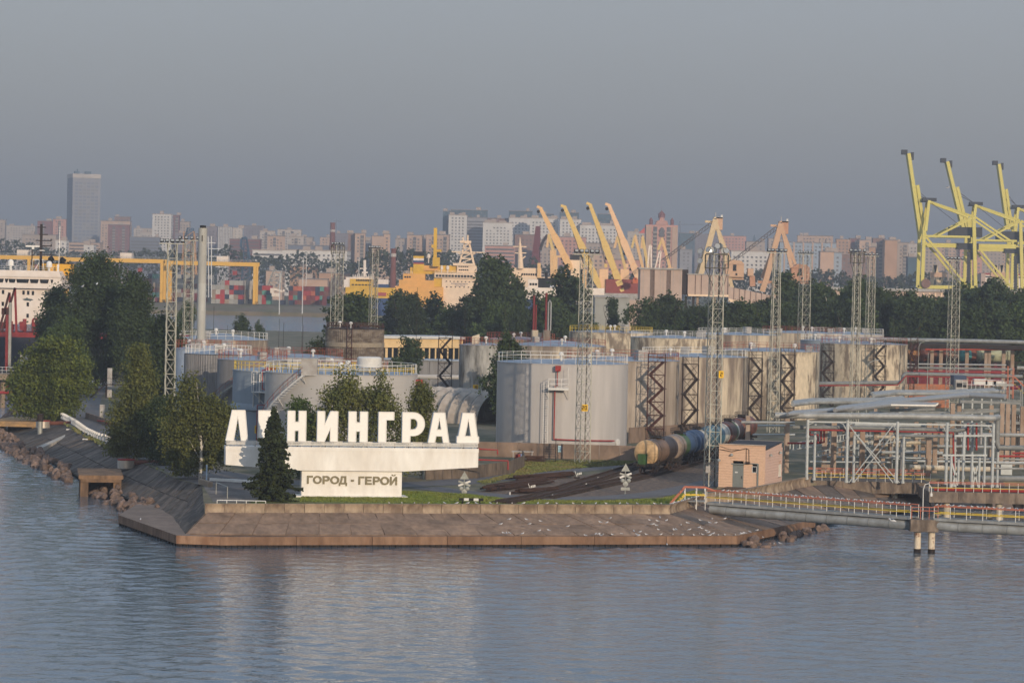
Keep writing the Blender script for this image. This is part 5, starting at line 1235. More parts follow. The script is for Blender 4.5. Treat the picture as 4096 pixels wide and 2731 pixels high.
# level-crossing signs seen from behind
M_SIGNB = mat('sign_back', (150, 152, 146), .6, metal=.2, var=.12)
def crossing_sign(label, px, pyb, pytop):
    p = G(px, pyb, 3.0); H = at(px, pytop, p.y).z - 3.0
    t = thing('crossing_signal', label, 'crossing signal', (p.x, p.y, 3.0), .15)
    MB().tube([(0, 0, 0), (0, 0, H)], .06, 8).build('post', M_SIGNB, t)
    F = (Vector((0, -.1, 0)), Vector((1, 0, 0)), Vector((0, 0, 1)), Vector((0, 1, 0)))
    MB().prism([(-.5, H - .85), (.5, H - .85), (0, H)], 0, .04, F).build('warning_triangle', M_SIGNB, t)
    for s_ in (-1, 1): MB().bar((-.65 * s_, -.13, H - 1.55), (.65 * s_, -.13, H - 1.05), .2, .04, (0, 1, 0)).build('cross_arm', M_RAILW if s_ > 0 else M_SIGNB, t)
    for s_ in (-1, 1):
        o = MB().lathe((0, 0, 0), [(.01, 0), (.24, 0), (.24, .12), (.15, .22), (.01, .24)], 14).build('signal_lamp', M_SIGNB, t); o.location = (s_ * .34, -.1, H - 1.85); o.rotation_euler = (R(90), 0, 0)
    o = MB().lathe((0, 0, 0), [(.01, 0), (.3, 0), (.3, .12), (.01, .18)], 14).build('signal_lamp', M_SIGNB, t); o.location = (0, -.1, H - 2.2); o.rotation_euler = (R(90), 0, 0)
    MB().box((0, -.08, H - 2.75), (1.0, .06, .32)).build('plate', M_SIGNB, t)
crossing_sign('grey crossing signal standing on the gravel by the wagons', 2500, 1975, 1853)
crossing_sign('grey crossing signal beside the striped barrier on the lawn', 1856, 1972, 1884)
p0, p1 = G(1836, 1996, 3.45), G(1934, 1998, 3.45)
bar_ = thing('striped_barrier', 'low black and white striped barrier beam on the lawn', 'barrier', (p0.x, p0.y, 3.0))
dv = p1 - p0
for i in range(5): MB().bar(dv * (i / 5) + Vector((0, 0, .45)), dv * ((i + 1) / 5 - .002) + Vector((0, 0, .45)), .2, .26).build('stripe', [M_INK, M_RAILW][i % 2], bar_)
for f in (.15, .85): MB().box(dv * f + Vector((0, 0, .16)), (.14, .14, .36)).build('foot', M_INK, bar_)
def switch_stand(label, px, py, s=1.0):
    p = G(px, py, 3.0); t = thing('switch_stand', label, 'switch stand', (p.x, p.y, 3.0), 0, None, s)
    MB().box((0, 0, .15), (.9, .5, .3)).build('base', M_BLACKST, t); MB().bar((0, 0, .3), (-.35, 0, 1.2), .08).build('lever', M_RAILW, t)
    mb = MB()
    for i in range(3): mb.box((.1 + i * .25, -.1, .75 + i * .06), (.17, .05, .34), .3)
    mb.build('target', M_RAILW, t)
switch_stand('white three bladed switch stand on the rusty rails', 2122, 1966, .75)
switch_stand('switch stand with a raised white lever near the road', 2308, 1914, .75)
for px, py in ((2210, 1985), (2392, 1915), (2450, 1880), (2345, 1940), (2200, 1955), (2040, 1975)):
    p = G(px, py, 3.1); tag(MB().box((0, 0, .16), (.13, .13, .32)).build('marker_post', M_RAILW), 'short white marker post beside the rails', 'marker post', 'white marker posts along the rails').location = (p.x, p.y, 3.0)
# notice board, steps and clutter at the wall
p = at(2249, 1795, G(2249, 1833).y - .3)
nb_ = thing('notice_board', 'pale blue notice board on the brown wall by the black steps', 'notice board', tuple(p)); MB().box((0, 0, 0), (1.1, .05, .82)).build('panel', mat('board_blue', (176, 208, 214), .6, var=.05), nb_)
mb = MB()
for i in range(4): mb.box((-.05 + .04 * (i % 2), -.035, .25 - i * .15), (.8 - .1 * (i % 3), .012, .05))
mb.box((.42, -.035, .02), (.18, .012, .1)); mb.build('print_lines', mat('board_print', (52, 104, 150), .6), nb_)
p = G(2198, 1846, 3.0)
st = thing('steel_steps', 'black steel steps climbing over the brown wall', 'steps', (p.x, p.y - .3, 3.0)); mb = MB()
for s_ in (-.75, .75): mb.bar((s_, -.9, 0), (s_, .3, 1.9), .1); mb.tri((s_, -.9, 1.0), (s_, .3, 3.0), .04); mb.tri((s_, .3, 1.9), (s_, .3, 3.0), .05); mb.tri((s_, -.9, 0), (s_, -.9, 1.0), .05)
mb.build('stringer', M_BLACKST, st)
for i in range(7): MB().box((0, -.9 + 1.2 * i / 6, .15 + 1.75 * i / 6), (1.4, .25, .04)).build('tread', M_BLACKST, st)
def drum(label, px, py, m, r_=.32, h=.95):
    p = G(px, py, 3.0); tag(MB().lathe((0, 0, 0), [(.01, 0), (r_, 0), (r_ + .02, h * .33), (r_, h * .34), (r_ + .02, h * .66), (r_, h), (.01, h)], 16).build('drum', m), label, 'drum').location = (p.x, p.y, 3.0)
drum('red drum among the scrap at the brown wall', 2071, 1846, M_RED); drum('white and blue drum next to the red one', 2088, 1846, mat('drum_blue', (120, 140, 176), .5))
p = G(2140, 1848, 3.0); sc_ = thing('scrap_pile', 'rusty heap of scrap beams below the brown wall', 'scrap pile', (p.x, p.y, 3.0)); 
for i in range(9): MB().bar((rng.uniform(-1.6, -.6), rng.uniform(-.4, .4), .1 + .08 * i), (rng.uniform(.6, 1.7), rng.uniform(-.4, .4), .1 + .08 * i), .14, .14).build('scrap_beam', mat('old_rail_rust', (92, 58, 46)), sc_)
p = G(2090, 1840, 3.0); tb_ = thing('workbench', 'pale trestle bench behind the scrap drums', 'bench', (p.x, p.y, 3.0)); MB().box((0, 0, 1.1), (2.8, .9, .12)).build('top', M_BOX, tb_); mb = MB()
for x in (-1.2, 1.2):
    for y in (-.35, .35): MB().box((x, y, .52), (.1, .1, 1.04)).build('leg', M_BOX, tb_)
for (a, b, c), lb in ((((1912, 1795), (1990, 1799), (1990, 1816)), 'upper red pipe rising beside the sign beam'), (((1912, 1838), (2032, 1842), (2032, 1878)), 'red pipe bending down over the plank fence')):
    D = 345 if 'fence' in lb else 372; tag(MB().tube([at(*a, D), at(*b, D), at(*c, D)], .1, 8).build('red_pipe', M_RED), lb, 'pipe')

# ------------------------------------------------------------------ folded vault, yellow building
p = at(1990, 1670, 478); q = at(1610, 1655, 492)
vt = thing('folded_vault', 'pale folded plate vault hall between the sign and the big grey tank', 'vault hall', (0, 0, 0)); M_VAULT = mat('vault_plate', (176, 166, 154), .8, var=.12, scale=.4, col2=(144, 134, 124), sharp=.2)
n = 9; ax = (Vector((q.x, q.y, 3)) - Vector((p.x, p.y, 3))); L_ = ax.length; ax.normalize(); nrm = Vector((-ax.y, ax.x, 0)); rad = 5.2
if nrm.y > 0: nrm = -nrm
for i in range(n):
    s0_, s1_ = L_ * i / n, L_ * (i + 1) / n
    for half in (0, 1):
        mb = MB(); k = 10; sm_ = (s0_ + s1_) / 2; e0, e1 = (s0_, sm_) if half == 0 else (sm_, s1_); q0, q1 = (.93, 1.05) if half == 0 else (1.05, .93)
        def P(t, s, b): a = math.pi * t; return Vector((p.x, p.y, 3.0)) + ax * s + nrm * (rad * b * math.cos(a)) + Vector((0, 0, rad * b * math.sin(a)))
        for j in range(k): mb.add([P(j / k, e0, q0), P(j / k, e1, q1), P((j + 1) / k, e1, q1), P((j + 1) / k, e0, q0)], [(0, 1, 2), (0, 2, 3)])
        mb.build('fold_plate', M_VAULT, vt)
mb = MB()
for i in range(n + 1):
    pts = [Vector((p.x, p.y, 3.0)) + ax * (L_ * i / n) + nrm * (rad * .95 * math.cos(math.pi * j / 12)) + Vector((0, 0, rad * .95 * math.sin(math.pi * j / 12))) for j in range(13)]; mb.tube(pts, .07, 4)
mb.build('arch_rib', M_GALV, vt)
yb0, yb1 = at(1532, 1440, 640), at(1850, 1440, 648)
yl = thing('yellow_building', 'long yellow building with a band of dark windows behind the bright tree', 'building', (yb0.x, 640, 3.0), math.atan2(8, yb1.x - yb0.x)); W_ = (yb1 - yb0).xy.length; zt_ = at(1690, 1352, 644).z - 3
M_YWALL = mat('yellow_wall', (214, 184, 136), .8, var=.07, scale=.3)
MB().box((W_ / 2, 5, zt_ - 1.1), (W_, 10, 1.9)).build('wall', M_YWALL, yl); MB().box((W_ / 2, 5.1, zt_ - 3.4), (W_ - .1, 9.8, 2.5)).build('window_band', M_GLASS, yl); MB().box((W_ / 2, 5, (zt_ - 4.7) / 2), (W_, 10, zt_ - 4.7)).build('lower_wall', M_YWALL, yl)
MB().box((W_ / 2, 5, zt_ + .12), (W_ + .8, 11, .5)).build('roof', mat('pale_sheet', (196, 194, 190), .6, var=.06), yl)
for i in range(13): MB().box((W_ * (i + .5) / 13, .0, zt_ - 3.4), (.3 if i % 3 else .55, .3, 2.5)).build('mullion', M_YWALL, yl)

a_, b_ = at(1536, 1500, 596), at(1838, 1500, 596); zt_ = at(1690, 1442, 596).z - 3
gs_ = thing('low_shed', 'low grey shed in front of the yellow building', 'shed', (a_.x, 596, 3.0)); w = b_.x - a_.x
for i in range(5): MB().box((w * (i + .5) / 5, 3, zt_ / 2), (w / 5 - .06, 6, zt_)).build('wall_panel', M_TDULL, gs_)
MB().box((w / 2, 3, zt_ + .12), (w + .6, 6.6, .24)).build('roof', M_ROOF, gs_)
tag(MB().tube([at(1660, 1506, 540), at(1850, 1509, 540)], .42, 10).build('white_pipe', M_TPALE), 'thick white pipe crossing behind the slender birch', 'pipe')
# ------------------------------------------------------------------ guard rail, culverts and clutter on the left bank
def guard_rail(label, pts, step=1.9, box_=True, z=3.0):
    P = [G(x, y, z) for x, y in pts]; n = int(length(P) / step); Q = resample(P, n); t = thing('guard_rail', label, 'guard rail', (Q[0].x, Q[0].y, z))
    pm = shared('gpost', lambda: MB().box((0, 0, .45), (.36, .3, .92)).box((0, 0, .93), (.3, .22, .05)).mesh('guard_post', M_WHITE))
    for i, p in enumerate(Q):
        d = Q[min(i + 1, n)] - Q[max(0, i - 1)]; link('guard_post', pm, t, p - Q[0], (0, 0, math.atan2(d.y, d.x)))
    mb = MB()
    for a, b in zip(Q[:-1], Q[1:]):
        mb.bar(a - Q[0] + Vector((0, 0, .6)), b - Q[0] + Vector((0, 0, .6)), .04, .12)
    mb.build('rail_beam', M_GALV, t); return t
guard_rail('white posted guard rail along the bend of the road', [(246, 1674), (258, 1679), (300, 1702), (345, 1735), (390, 1757), (444, 1772)])
guard_rail('short kinked piece of guard rail by the yellowish tree', [(233, 1624), (262, 1641), (268, 1650), (246, 1672)])
guard_rail('far guard rail emerging under the dark trees', [(300, 1568), (340, 1545), (380, 1526), (425, 1505)])
def culvert(label, px, py, rz, w, ln, zt, m, z0=-.6):
    p = G(px, py, 0.0); t = thing('culvert', label, 'culvert', (p.x, p.y, 0), rz)
    MB().box((w / 2, ln / 2, zt - .22), (w + .5, ln + .3, .44)).build('roof_slab', m, t); MB().box((w / 2, -.1, zt - .62), (w + .1, .5, .36)).build('front_beam', m, t)
    for x in (.42, w - .42): MB().box((x, 1.0, (zt - .8 + z0) / 2), (.9, 2.2, zt - .8 - z0)).build('pier', m, t)
    for i in range(3): MB().box((.2, 3.2 + i * 1.9, (zt - .8 + z0) / 2), (.55, .7, zt - .8 - z0)).build('pile', m, t)
    MB().box((w / 2, ln * .5, .6), (w - 1.9, .4, zt)).build('back_wall', M_PILE, t); return t
M_CULV = mat('culvert_concrete', (136, 108, 82), .9, var=.18, scale=.7, col2=(92, 74, 58), streak=2, sharp=.2, bump=.03)
culvert('ochre concrete culvert box with a dark opening among the boulders', 322, 1986, R(9), 4.6, 12, 2.5, M_CULV)
culvert('yellowish concrete culvert far up the bank under the leafy trees', -35, 1745, R(-4), 7.2, 14, 2.4, mat('culvert_yellow', (176, 140, 92), .9, var=.15, scale=.6, col2=(130, 108, 84), sharp=.2))
def mooring_drum(label, px, py, s=1.0):
    p = G(px, py, 2.6); t = thing('outfall_drum', label, 'drum', (p.x, p.y, 2.3), R(-15)); MB().lathe((0, 0, 0), [(1.05, 0), (1.05, .95), (1.0, .97), (.01, 1.0)], 28).build('drum_shell', mat('silver_shell', (196, 186, 172), .3, metal=.5, var=.08), t)
    MB().lathe((0, 0, .98), [(1.08, 0), (1.08, .12), (.01, .16)], 28).build('drum_lid', M_RED, t); MB().tube([(.9, .2, .7), (4.2, 1.2, .8)], .3, 10).build('rusty_pipe', mat('pipe_rust', (112, 68, 54), .85, var=.2), t); return t
mooring_drum('silver drum with a red lid and rusty pipe by the first guard rail', 172, 1702)
mooring_drum('silver drum with a red lid and rusty pipe under the birches', 505, 1862)
p = G(160, 1722, 2.0); t_ = thing('standpipe', 'pale standpipe with a dark cap on the slope', 'standpipe', (p.x, p.y, 1.2)); MB().lathe((0, 0, 0), [(.36, 0), (.36, 2.2)], 14).build('pipe', M_GALV, t_); MB().lathe((0, 0, 2.2), [(.5, 0), (.5, .9), (.56, .92), (.56, 1.1), (.01, 1.15)], 16).build('cap', M_BLACKST, t_)
for px, py, lb in ((341, 1775, 'small white topped marker on the dark slope'), (405, 1800, 'low pair of white plates on the slope under the tall birch'), (275, 1735, 'white topped marker by the pale drain')):
    p = G(px, py, 2.2); t_ = thing('slope_marker', lb, 'marker', (p.x, p.y, 1.9)); MB().box((0, 0, .45), (.14, .14, .9)).build('post', M_GALV, t_); MB().box((0, 0, .95), (.7, .5, .14)).build('plate', M_WHITE, t_)
# low railings and posts on the corner paving
def thin_rail(label, pts, h, step, m, D=None, rails=(1.0,)):
    P = [G(x, y, 3.0) for x, y in pts]; t = thing('railing', label, 'railing', P[0]); mb = MB(); Q = [p - P[0] for p in P]
    for a, b in zip(Q[:-1], Q[1:]):
        for f in rails: mb.tri(a + Vector((0, 0, h * f)), b + Vector((0, 0, h * f)), .045)
    mb.build('rail', m, t); n = max(1, int(length(Q) / step))
    for p in resample(Q, n): MB().tri(p, p + Vector((0, 0, h)), .045).build('post', m, t)
thin_rail('low white rail at the corner of the wave wall', [(868, 2016), (1062, 2020)], .42, .95, M_RAILW)
thin_rail('goalpost shaped pale rail on the corner paving', [(864, 1976), (909, 1994)], 1.25, 9, M_GALV)
p = G(826, 1926, 3.0); t_ = thing('marker_pole', 'tall pale blue pole beside the birch trunk', 'pole', p); MB().box((0, 0, .95), (.16, .16, 1.9)).build('shaft', mat('pole_blue', (168, 186, 206), .6), t_)
tag(MB().bar(G(842, 1917, 3.12), G(1010, 1926, 3.12), .5, .34).build('kerb_beam', M_WHITE), 'long white kerb beam lying under the sign', 'kerb')
tag(MB().bar(G(802, 1925, 3.25), G(842, 1938, 3.25), .5, .6).build('concrete_block', M_CONC), 'dark concrete block at the edge of the paving', 'block')
# platforms and cabinets beside the road
p = G(432, 1592, 3.0); t_ = thing('stair_platform', 'dark steel stair and platform beside the road', 'platform', (p.x, p.y, 3.0)); mb = MB()
for s_ in (0, 1): mb.bar((-3.2, s_ * 1.2, 0), (-.6, s_ * 1.2, 2.4), .12, .2); mb.tri((-3.2, s_ * 1.2, 1.1), (-.6, s_ * 1.2, 3.5), .05)
for i in range(9): mb.box((-3.2 + 2.6 * i / 9, .6, .1 + 2.4 * i / 9), (.26, 1.2, .05))
mb.build('stair', M_BLACKST, t_); mb = MB(); mb.box((1.6, .6, 2.4), (4.4, 1.6, .14)); rail(mb, [(-.6, -.2, 2.4), (3.8, -.2, 2.4), (3.8, 1.4, 2.4)], 1.1, 1.1, .045); mb.build('deck', M_BLACKST, t_)
for x in (-.4, 3.6):
    for y in (0, 1.2): MB().box((x, y, 1.2), (.14, .14, 2.4)).build('leg', M_BLACKST, t_)
def cabinet(label, px, py, w, h, m=M_BOX, D=None, z=3.0):
    p = G(px, py, z); t = thing('cabinet', label, 'cabinet', (p.x, p.y, z), .2); MB().box((0, 0, h / 2), (w, .7, h)).build('body', m, t); MB().box((0, -.37, h / 2), (w * .86, .04, h * .9)).build('door', m, t)
cabinet('pale grey cabinet on the dark platform by the road', 437, 1588, .85, 5.2); cabinet('pale grey cabinet lower down the road behind the red rail', 408, 1672, .8, 2.1)
panel_wall2('low brown wall at the road side under the tall birch', [G(345, 1672), G(440, 1705)], .9, 2.0)
tag(MB().tube([G(390, 1682, 3.1), G(390, 1682, 4.3), G(420, 1684, 4.3), G(420, 1684, 3.1)], .09, 6).build('pipe_hoop', M_RED), 'red pipe hoop before the lower grey cabinet', 'pipe')
tag(MB().tube([G(425, 1690, 3.5), G(470, 1700, 3.5)], .2, 8).build('red_valve', M_RED), 'red pipe end on the low brown wall', 'pipe')

# ------------------------------------------------------------------ tanker at the jetty
M_SHIPW = mat('ship_white', (226, 216, 206), .5, var=.04, scale=.3, col2=(212, 196, 180), sharp=.3)
M_SHIPR = mat('ship_red', (134, 44, 44), .6, var=.12, scale=.3)
M_HULLN = mat('hull_navy', (34, 36, 48), .5, var=.1, scale=.2)
M_FUNY = mat('funnel_yellow', (214, 160, 48), .55, var=.06)
DT = 640
sx = at(225, 1080, DT).x; ship = thing('tanker_ship', 'white and red tanker ship half hidden behind the big leafy tree', 'ship', (sx, DT, 0))
zz = lambda py, px=100: at(px, py, DT).z
def xx(px): return at(px, 1200, DT).x - sx
MB().prism([(-46, 0), (22, 0), (27, 8), (22, 16), (-46, 16)], .9, zz(1352), (Vector((0, 6, 0)), Vector((1, 0, 0)), Vector((0, 1, 0)), Vector((0, 0, 1)))).build('hull', M_HULLN, ship)
MB().prism([(-46, 0), (22, 0), (27, 8), (22, 16), (-46, 16)], zz(1352) + .01, zz(1332), (Vector((0, 6, 0)), Vector((1, 0, 0)), Vector((0, 1, 0)), Vector((0, 0, 1)))).build('bulwark', M_SHIPR, ship)
MB().prism([(-46, 0), (22, 0), (26, 8), (22, 16), (-46, 16)], -.5, .89, (Vector((0, 6.05, 0)), Vector((1, 0, 0)), Vector((0, 1, 0)), Vector((0, 0, 1)))).build('boot_topping', M_RED, ship)
z0, z1, z2, z3 = zz(1300), zz(1155), zz(1120), zz(1082)
MB().box((xx(70) , 12, (z0 + z1) / 2), (xx(188) - xx(-48), 9, z1 - z0)).build('accommodation', M_SHIPW, ship)
MB().box((xx(80), 11.6, (z1 + z2) / 2 + .02), (xx(228) - xx(-68), 10.5, z2 - z1 - .05)).build('bridge_wing', M_SHIPW, ship)
MB().prism([(xx(-60), z2), (xx(222), z2), (xx(226), zz(1108)), (xx(-64), zz(1108))], 6.3, 16, FRX).build('bridge', M_SHIPW, ship)
MB().prism([(xx(-62), zz(1108)), (xx(227), zz(1108)), (xx(216), z3), (xx(-50), z3)], 6.0, 16.4, FRX).build('bridge_top', M_SHIPW, ship)
for a, b in ((-40, -8), (0, 10), (15, 40), (46, 94), (101, 133), (141, 174), (185, 192)): MB().prism([(xx(a) + .1, zz(1132.5)), (xx(b) - .1, zz(1132.5)), (xx(b) + .12, zz(1117)), (xx(a) - .12, zz(1117))], 6.25, 6.34, FRX).build('bridge_window', M_GLASS, ship)
for a, py in ((71, 1171), (90, 1171), (109, 1172), (163, 1174), (89, 1218), (89, 1264), (-12, 1170), (-12, 1218)): MB().box((xx(a), 7.48, zz(py + 1)), (.5, .1, .85)).build('window', M_GLASS, ship)
# dark painted dolphin on the white front
MB().prism([(xx(66), zz(1199)), (xx(80), zz(1195)), (xx(85), zz(1191)), (xx(90), zz(1195)), (xx(104), zz(1197)), (xx(112), zz(1200)), (xx(102), zz(1203)), (xx(97), zz(1208)), (xx(96), zz(1204)), (xx(78), zz(1204))], 7.43, 7.47, FRX).build('dolphin_emblem', mat('emblem_grey', (78, 92, 96), .6), ship)
MB().box((xx(180), 15, zz(1076)), (xx(245) - xx(112), 6, 2.4)).build('funnel', M_FUNY, ship)
fb = MB().box((xx(182), 15, zz(1059)), (xx(242) - xx(122), 5.8, 1.0)).build('funnel_top', M_INK, ship); mb = MB(); mb.tube([(xx(158), 15, zz(1066)), (xx(156), 15, zz(1035)), (xx(166), 15, zz(1028))], .62, 8); mb.tube([(xx(205), 15, zz(1066)), (xx(204), 15, zz(1040)), (xx(212), 15, zz(1030))], .62, 8); mb.tube([(xx(228), 15, zz(1055)), (xx(228), 15, zz(1044))], .25, 6); mb.build('exhaust', M_INK, fb)
mb = MB(); mx_ = 134
mb.bar((xx(mx_), 9, zz(1082)), (xx(mx_), 9, zz(893)), .5)
for py, a, b in ((960, 112, 174), (981, 122, 175), (906, 118, 152), (1016, 118, 188), (935, 126, 160)): mb.bar((xx(a), 9, zz(py)), (xx(b), 9, zz(py)), .22)
for a, py in ((174, 952), (175, 974), (175, 1010)): mb.bar((xx(a), 9, zz(py)), (xx(a), 9, zz(py + 10)), .2)
mb.bar((xx(98), 9, zz(1080)), (xx(98), 9, zz(995)), .22); mb.bar((xx(98), 9, zz(1025)), (xx(128), 9, zz(988)), .1); mb.build('mast', M_BLACKST, ship)
MB().box((xx(101), 9, zz(983.5)), (xx(130) - xx(71), .3, .34)).box((xx(102), 9, zz(991)), (.5, .4, .5)).build('radar', M_WHITE, ship); MB().box((xx(140), 8.6, zz(1000)), (1.1, .3, .16)).build('radar', M_WHITE, ship)
MB().box((xx(84), 12, zz(1013)), (1.3, 1, .66)).build('mast_box', M_BOX, ship)
for a, py in ((14, 1052), (170, 1056)):
    r_ = .62; MB().lathe((xx(a), 8.5, zz(py)), [(r_, -.62), (r_, .2), (.5, .5), (.3, .68), (.01, .75)], 16).build('radar_dome', M_WHITE, ship); MB().tube([(xx(a), 8.5, zz(py) - .6), (xx(a), 8.5, zz(1082))], .22, 8).build('dome_post', M_WHITE, ship)
mb = MB(); 
for a in (100, 128): mb.bar((xx(a), 9, zz(1083)), (xx(a), 9, zz(1037)), .12)
mb.bar((xx(133), 9, zz(1083)), (xx(133), 9, zz(1037)), .5); mb.bar((xx(100), 9, zz(1037)), (xx(146), 9, zz(1037)), .15); mb.bar((xx(108), 9, zz(1083)), (xx(128), 9, zz(1048)), .14); mb.bar((xx(148), 9, zz(1083)), (xx(142), 9, zz(1040)), .12); mb.bar((xx(205), 9, zz(1088)), (xx(205), 9, zz(1055)), .4); mb.tri((xx(207), 9, zz(1060)), (xx(209), 9, zz(900)), .07); mb.build('mast_frame', M_WHITE, ship)
mb = MB(); rail(mb, [(xx(-50), 6.4, z3), (xx(215), 6.4, z3)], .9, 1.2, .03); mb.build('bridge_rail', M_RAILW, ship)
mb = MB()
for a, b in ((-30, -5), (5, 30), (60, 80), (110, 128), (132, 150)): mb.box((xx((a + b) / 2), 8, zz(1310) + .2), (xx(b) - xx(a), 3, rng.uniform(1, 2)))
mb.tube([(xx(110), 7.5, zz(1330)), (xx(110), 7.5, zz(1284)), (xx(114), 7.5, zz(1277)), (xx(124), 7.5, zz(1277)), (xx(127), 7.5, zz(1284)), (xx(127), 7.5, zz(1300))], .24, 8)
mb.tube([(xx(77), 7.5, zz(1330)), (xx(77), 7.5, zz(1278))], .4, 8); mb.build('deck_gear', M_SHIPR, ship); mb = MB(); rail(mb, [(xx(-40), 6.3, zz(1332)), (xx(200), 6.3, zz(1332))], 1.2, 1.3, .035, (1, .66, .33)); mb.build('deck_rail', M_SHIPR, ship)
# jetty, loading arms
DJ = 560
jt = thing('jetty', 'concrete jetty with railings in front of the tanker', 'jetty', (at(0, 1500, DJ).x, DJ, 0)); j0 = at(0, 1500, DJ).x
MB().box((-4, 2, at(50, 1494, DJ).z - .6), (at(118, 1500, DJ).x - j0 + 12, 7, 1.1)).build('deck', M_CONC, jt)
for i in range(4): MB().tube([(-6 + i * 3.2, 1, -1), (-6 + i * 3.2, 1, at(50, 1494, DJ).z - 1.1)], .5, 10).build('pile', M_CONC, jt)
mb = MB(); rail(mb, [(-10, -1.4, at(50, 1494, DJ).z), (5.5, -1.4, at(50, 1494, DJ).z)], 1.2, .8, .04); mb.build('railing', M_RAILW, jt)
tag(MB().tube([(at(-40, 1562, 545).x, 545, at(0, 1570, 545).z), (at(105, 1570, 545).x, 545, at(105, 1570, 545).z)], .28, 8).build('boom', M_RED), 'red floating boom by the jetty', 'boom')
cabinet('pale box standing on the jetty', 97, 1462, 1.6, 1.9, z=at(97, 1462, 556).z)
for i, (a, b) in enumerate((((8, 1340), (38, 1170)), ((20, 1340), (60, 1165)))):
    t_ = thing('loading_arm', ['dark red loading arm crossing the tanker front', 'taller red loading arm with a silver riser'][i], 'loading arm', (at(a[0], 1450, 566).x, 566, at(0, 1494, DJ).z)); o_ = Vector(t_.location); g_ = lambda px, py: at(px, py, 566) - o_
    MB().bar(g_(a[0] + 18, 1480), g_(a[0] + 22, 1230 - 20 * i), .5).build('riser', M_SHIPR if i == 0 else M_GALV, t_); MB().bar(g_(a[0] - 14, 1330), g_(b[0], b[1] - 14 * i), .38).build('inner_arm', M_REDBR, t_); MB().bar(g_(b[0], b[1] - 14 * i), g_(b[0] + 6, 1330), .38).build('outer_arm', M_SHIPR, t_); MB().box(g_(a[0] + 8, 1245), (.8, .8, 1.2)).build('counterweight', M_REDBR, t_)

# ------------------------------------------------------------------ gulls
def gull_mesh(fly=False):
    mb = MB(); mb.tube([(-.30, 0, .10), (-.16, 0, .15), (0, 0, .17), (.14, 0, .20), (.20, 0, .27), (.27, 0, .29), (.30, 0, .28)], [.012, .065, .095, .08, .05, .055, .03], 8)
    mb.mi(1)
    if fly:
        for s_ in (-1, 1): mb.add([(.12, s_ * .05, .2), (-.08, s_ * .05, .2), (-.05, s_ * .32, .30), (.1, s_ * .32, .31), (-.12, s_ * .68, .24)], [(0, 3, 2, 1), (3, 4, 2)] if s_ > 0 else [(1, 2, 3, 0), (2, 4, 3)])
    else:
        for s_ in (-1, 1): mb.tube([(.08, s_ * .075, .20), (-.12, s_ * .075, .17), (-.36, s_ * .02, .11)], [.03, .06, .01], 6)
    mb.mi(2).tri((.30, 0, .28), (.37, 0, .265), .012)
    if not fly:
        for y in (-.03, .03): mb.tri((0, y, .1), (.01, y, 0), .009)
    return mb.mesh('gull', [mat('gull_white', (214, 214, 214), .7), mat('gull_grey', (150, 154, 160), .7), mat('gull_bill', (190, 120, 50), .6)])
GULL, GULLF = gull_mesh(), gull_mesh(True)
def gull(p, label, group, s=.66, fly=False): tag(link('gull', GULLF if fly else GULL, None, p, (rng.uniform(-.3, .3) if fly else 0, 0, rng.uniform(0, 6.28)), s), label, 'gull', group)
for i in range(24):
    p = Vector((-29.7, 298.0, 0)).lerp(Vector((16.4, 309.0, 0)), .38 + .62 * (i + rng.uniform(.1, .9)) / 24); gull((p.x - .02, p.y + .15, 3.68), 'white gull standing on the long straight wave wall', 'gulls on the straight wave wall')
for i in range(16):
    p = Vector((16.4, 309.0, 0)).lerp(Vector((20.9, 323.6, 0)), (i + rng.uniform(.1, .9)) / 16); gull((p.x, p.y, 3.68), 'white gull on the short wave wall rising to the pipe bridge', 'gulls on the short wave wall')
for i in range(42):
    px, py = rng.uniform(2000, 2900), rng.uniform(2070, 2140); gull(G(px, py, 3.0 - (py - 2055) * .022), 'white gull scattered on the sloping slabs', 'gulls on the slabs')
for i in range(30):
    px = rng.uniform(2320, 2950) if i < 22 else rng.uniform(2940, 3040); py = 2140 + rng.uniform(-3, 5) if px < 2940 else 2141 - (px - 2950) * .22
    gull(G(px, py, 1.05), 'white gull in the row on top of the low quay wall', 'gulls on the quay wall')
for px, py, z, lb in ((562, 2080, 1.04, 'lone gull on the flat quay apron'), (2668, 2181, .3, 'gull perched at the foot of the quay wall'), (3052, 2152, .5, 'gull on a boulder below the pipe bridge'), (3095, 2178, .12, 'gull on the outermost wet rock'), (3121, 2176, .12, 'second gull beside the outermost wet rock')): gull(G(px, py, z), lb, None)
for px, py, D, lb in ((388, 1142, 430, 'white gull gliding before the big domed tree'), (330, 1152, 440, 'smaller gull flying before the dark tree'), (2205, 1153, 480, 'gull flying in front of the open crowned tree'), (3790, 755, 600, 'dark gull flying past the yellow cranes'), (3570, 2090, 297, 'gull flying low under the pipe bridge')): gull(at(px, py, D), lb, None, 1.3, True)
# ------------------------------------------------------------------ pipe bridge over the water
M_PIPEG = mat('pipe_grey', (158, 160, 158), .5, metal=.15, var=.08, scale=.8, col2=(132, 132, 128), sharp=.2)
M_PIPES = mat('pipe_silver', (156, 156, 154), .45, metal=.35, var=.06, scale=.6)
M_PIPED = mat('pipe_dull', (128, 130, 128), .6, metal=.1, var=.12, scale=.8)
M_ORANGE = mat('orange_rail', (178, 104, 80), .6, var=.1)
M_DECK = mat('deck_concrete', (128, 114, 100), .9, var=.2, scale=.8, col2=(90, 80, 72), streak=2.5, sharp=.15)
M_COLW = mat('column_pale', (196, 186, 166), .8, var=.12, scale=.7, col2=(170, 156, 134), streak=2)
M_COLB = mat('column_beige', (160, 142, 126), .85, var=.12, scale=.6, col2=(136, 114, 96), streak=2, sharp=.2)
M_PCOL = mat('pipe_column', (176, 180, 178), .55, metal=.1, var=.08, scale=.8)
BZ = 3.5
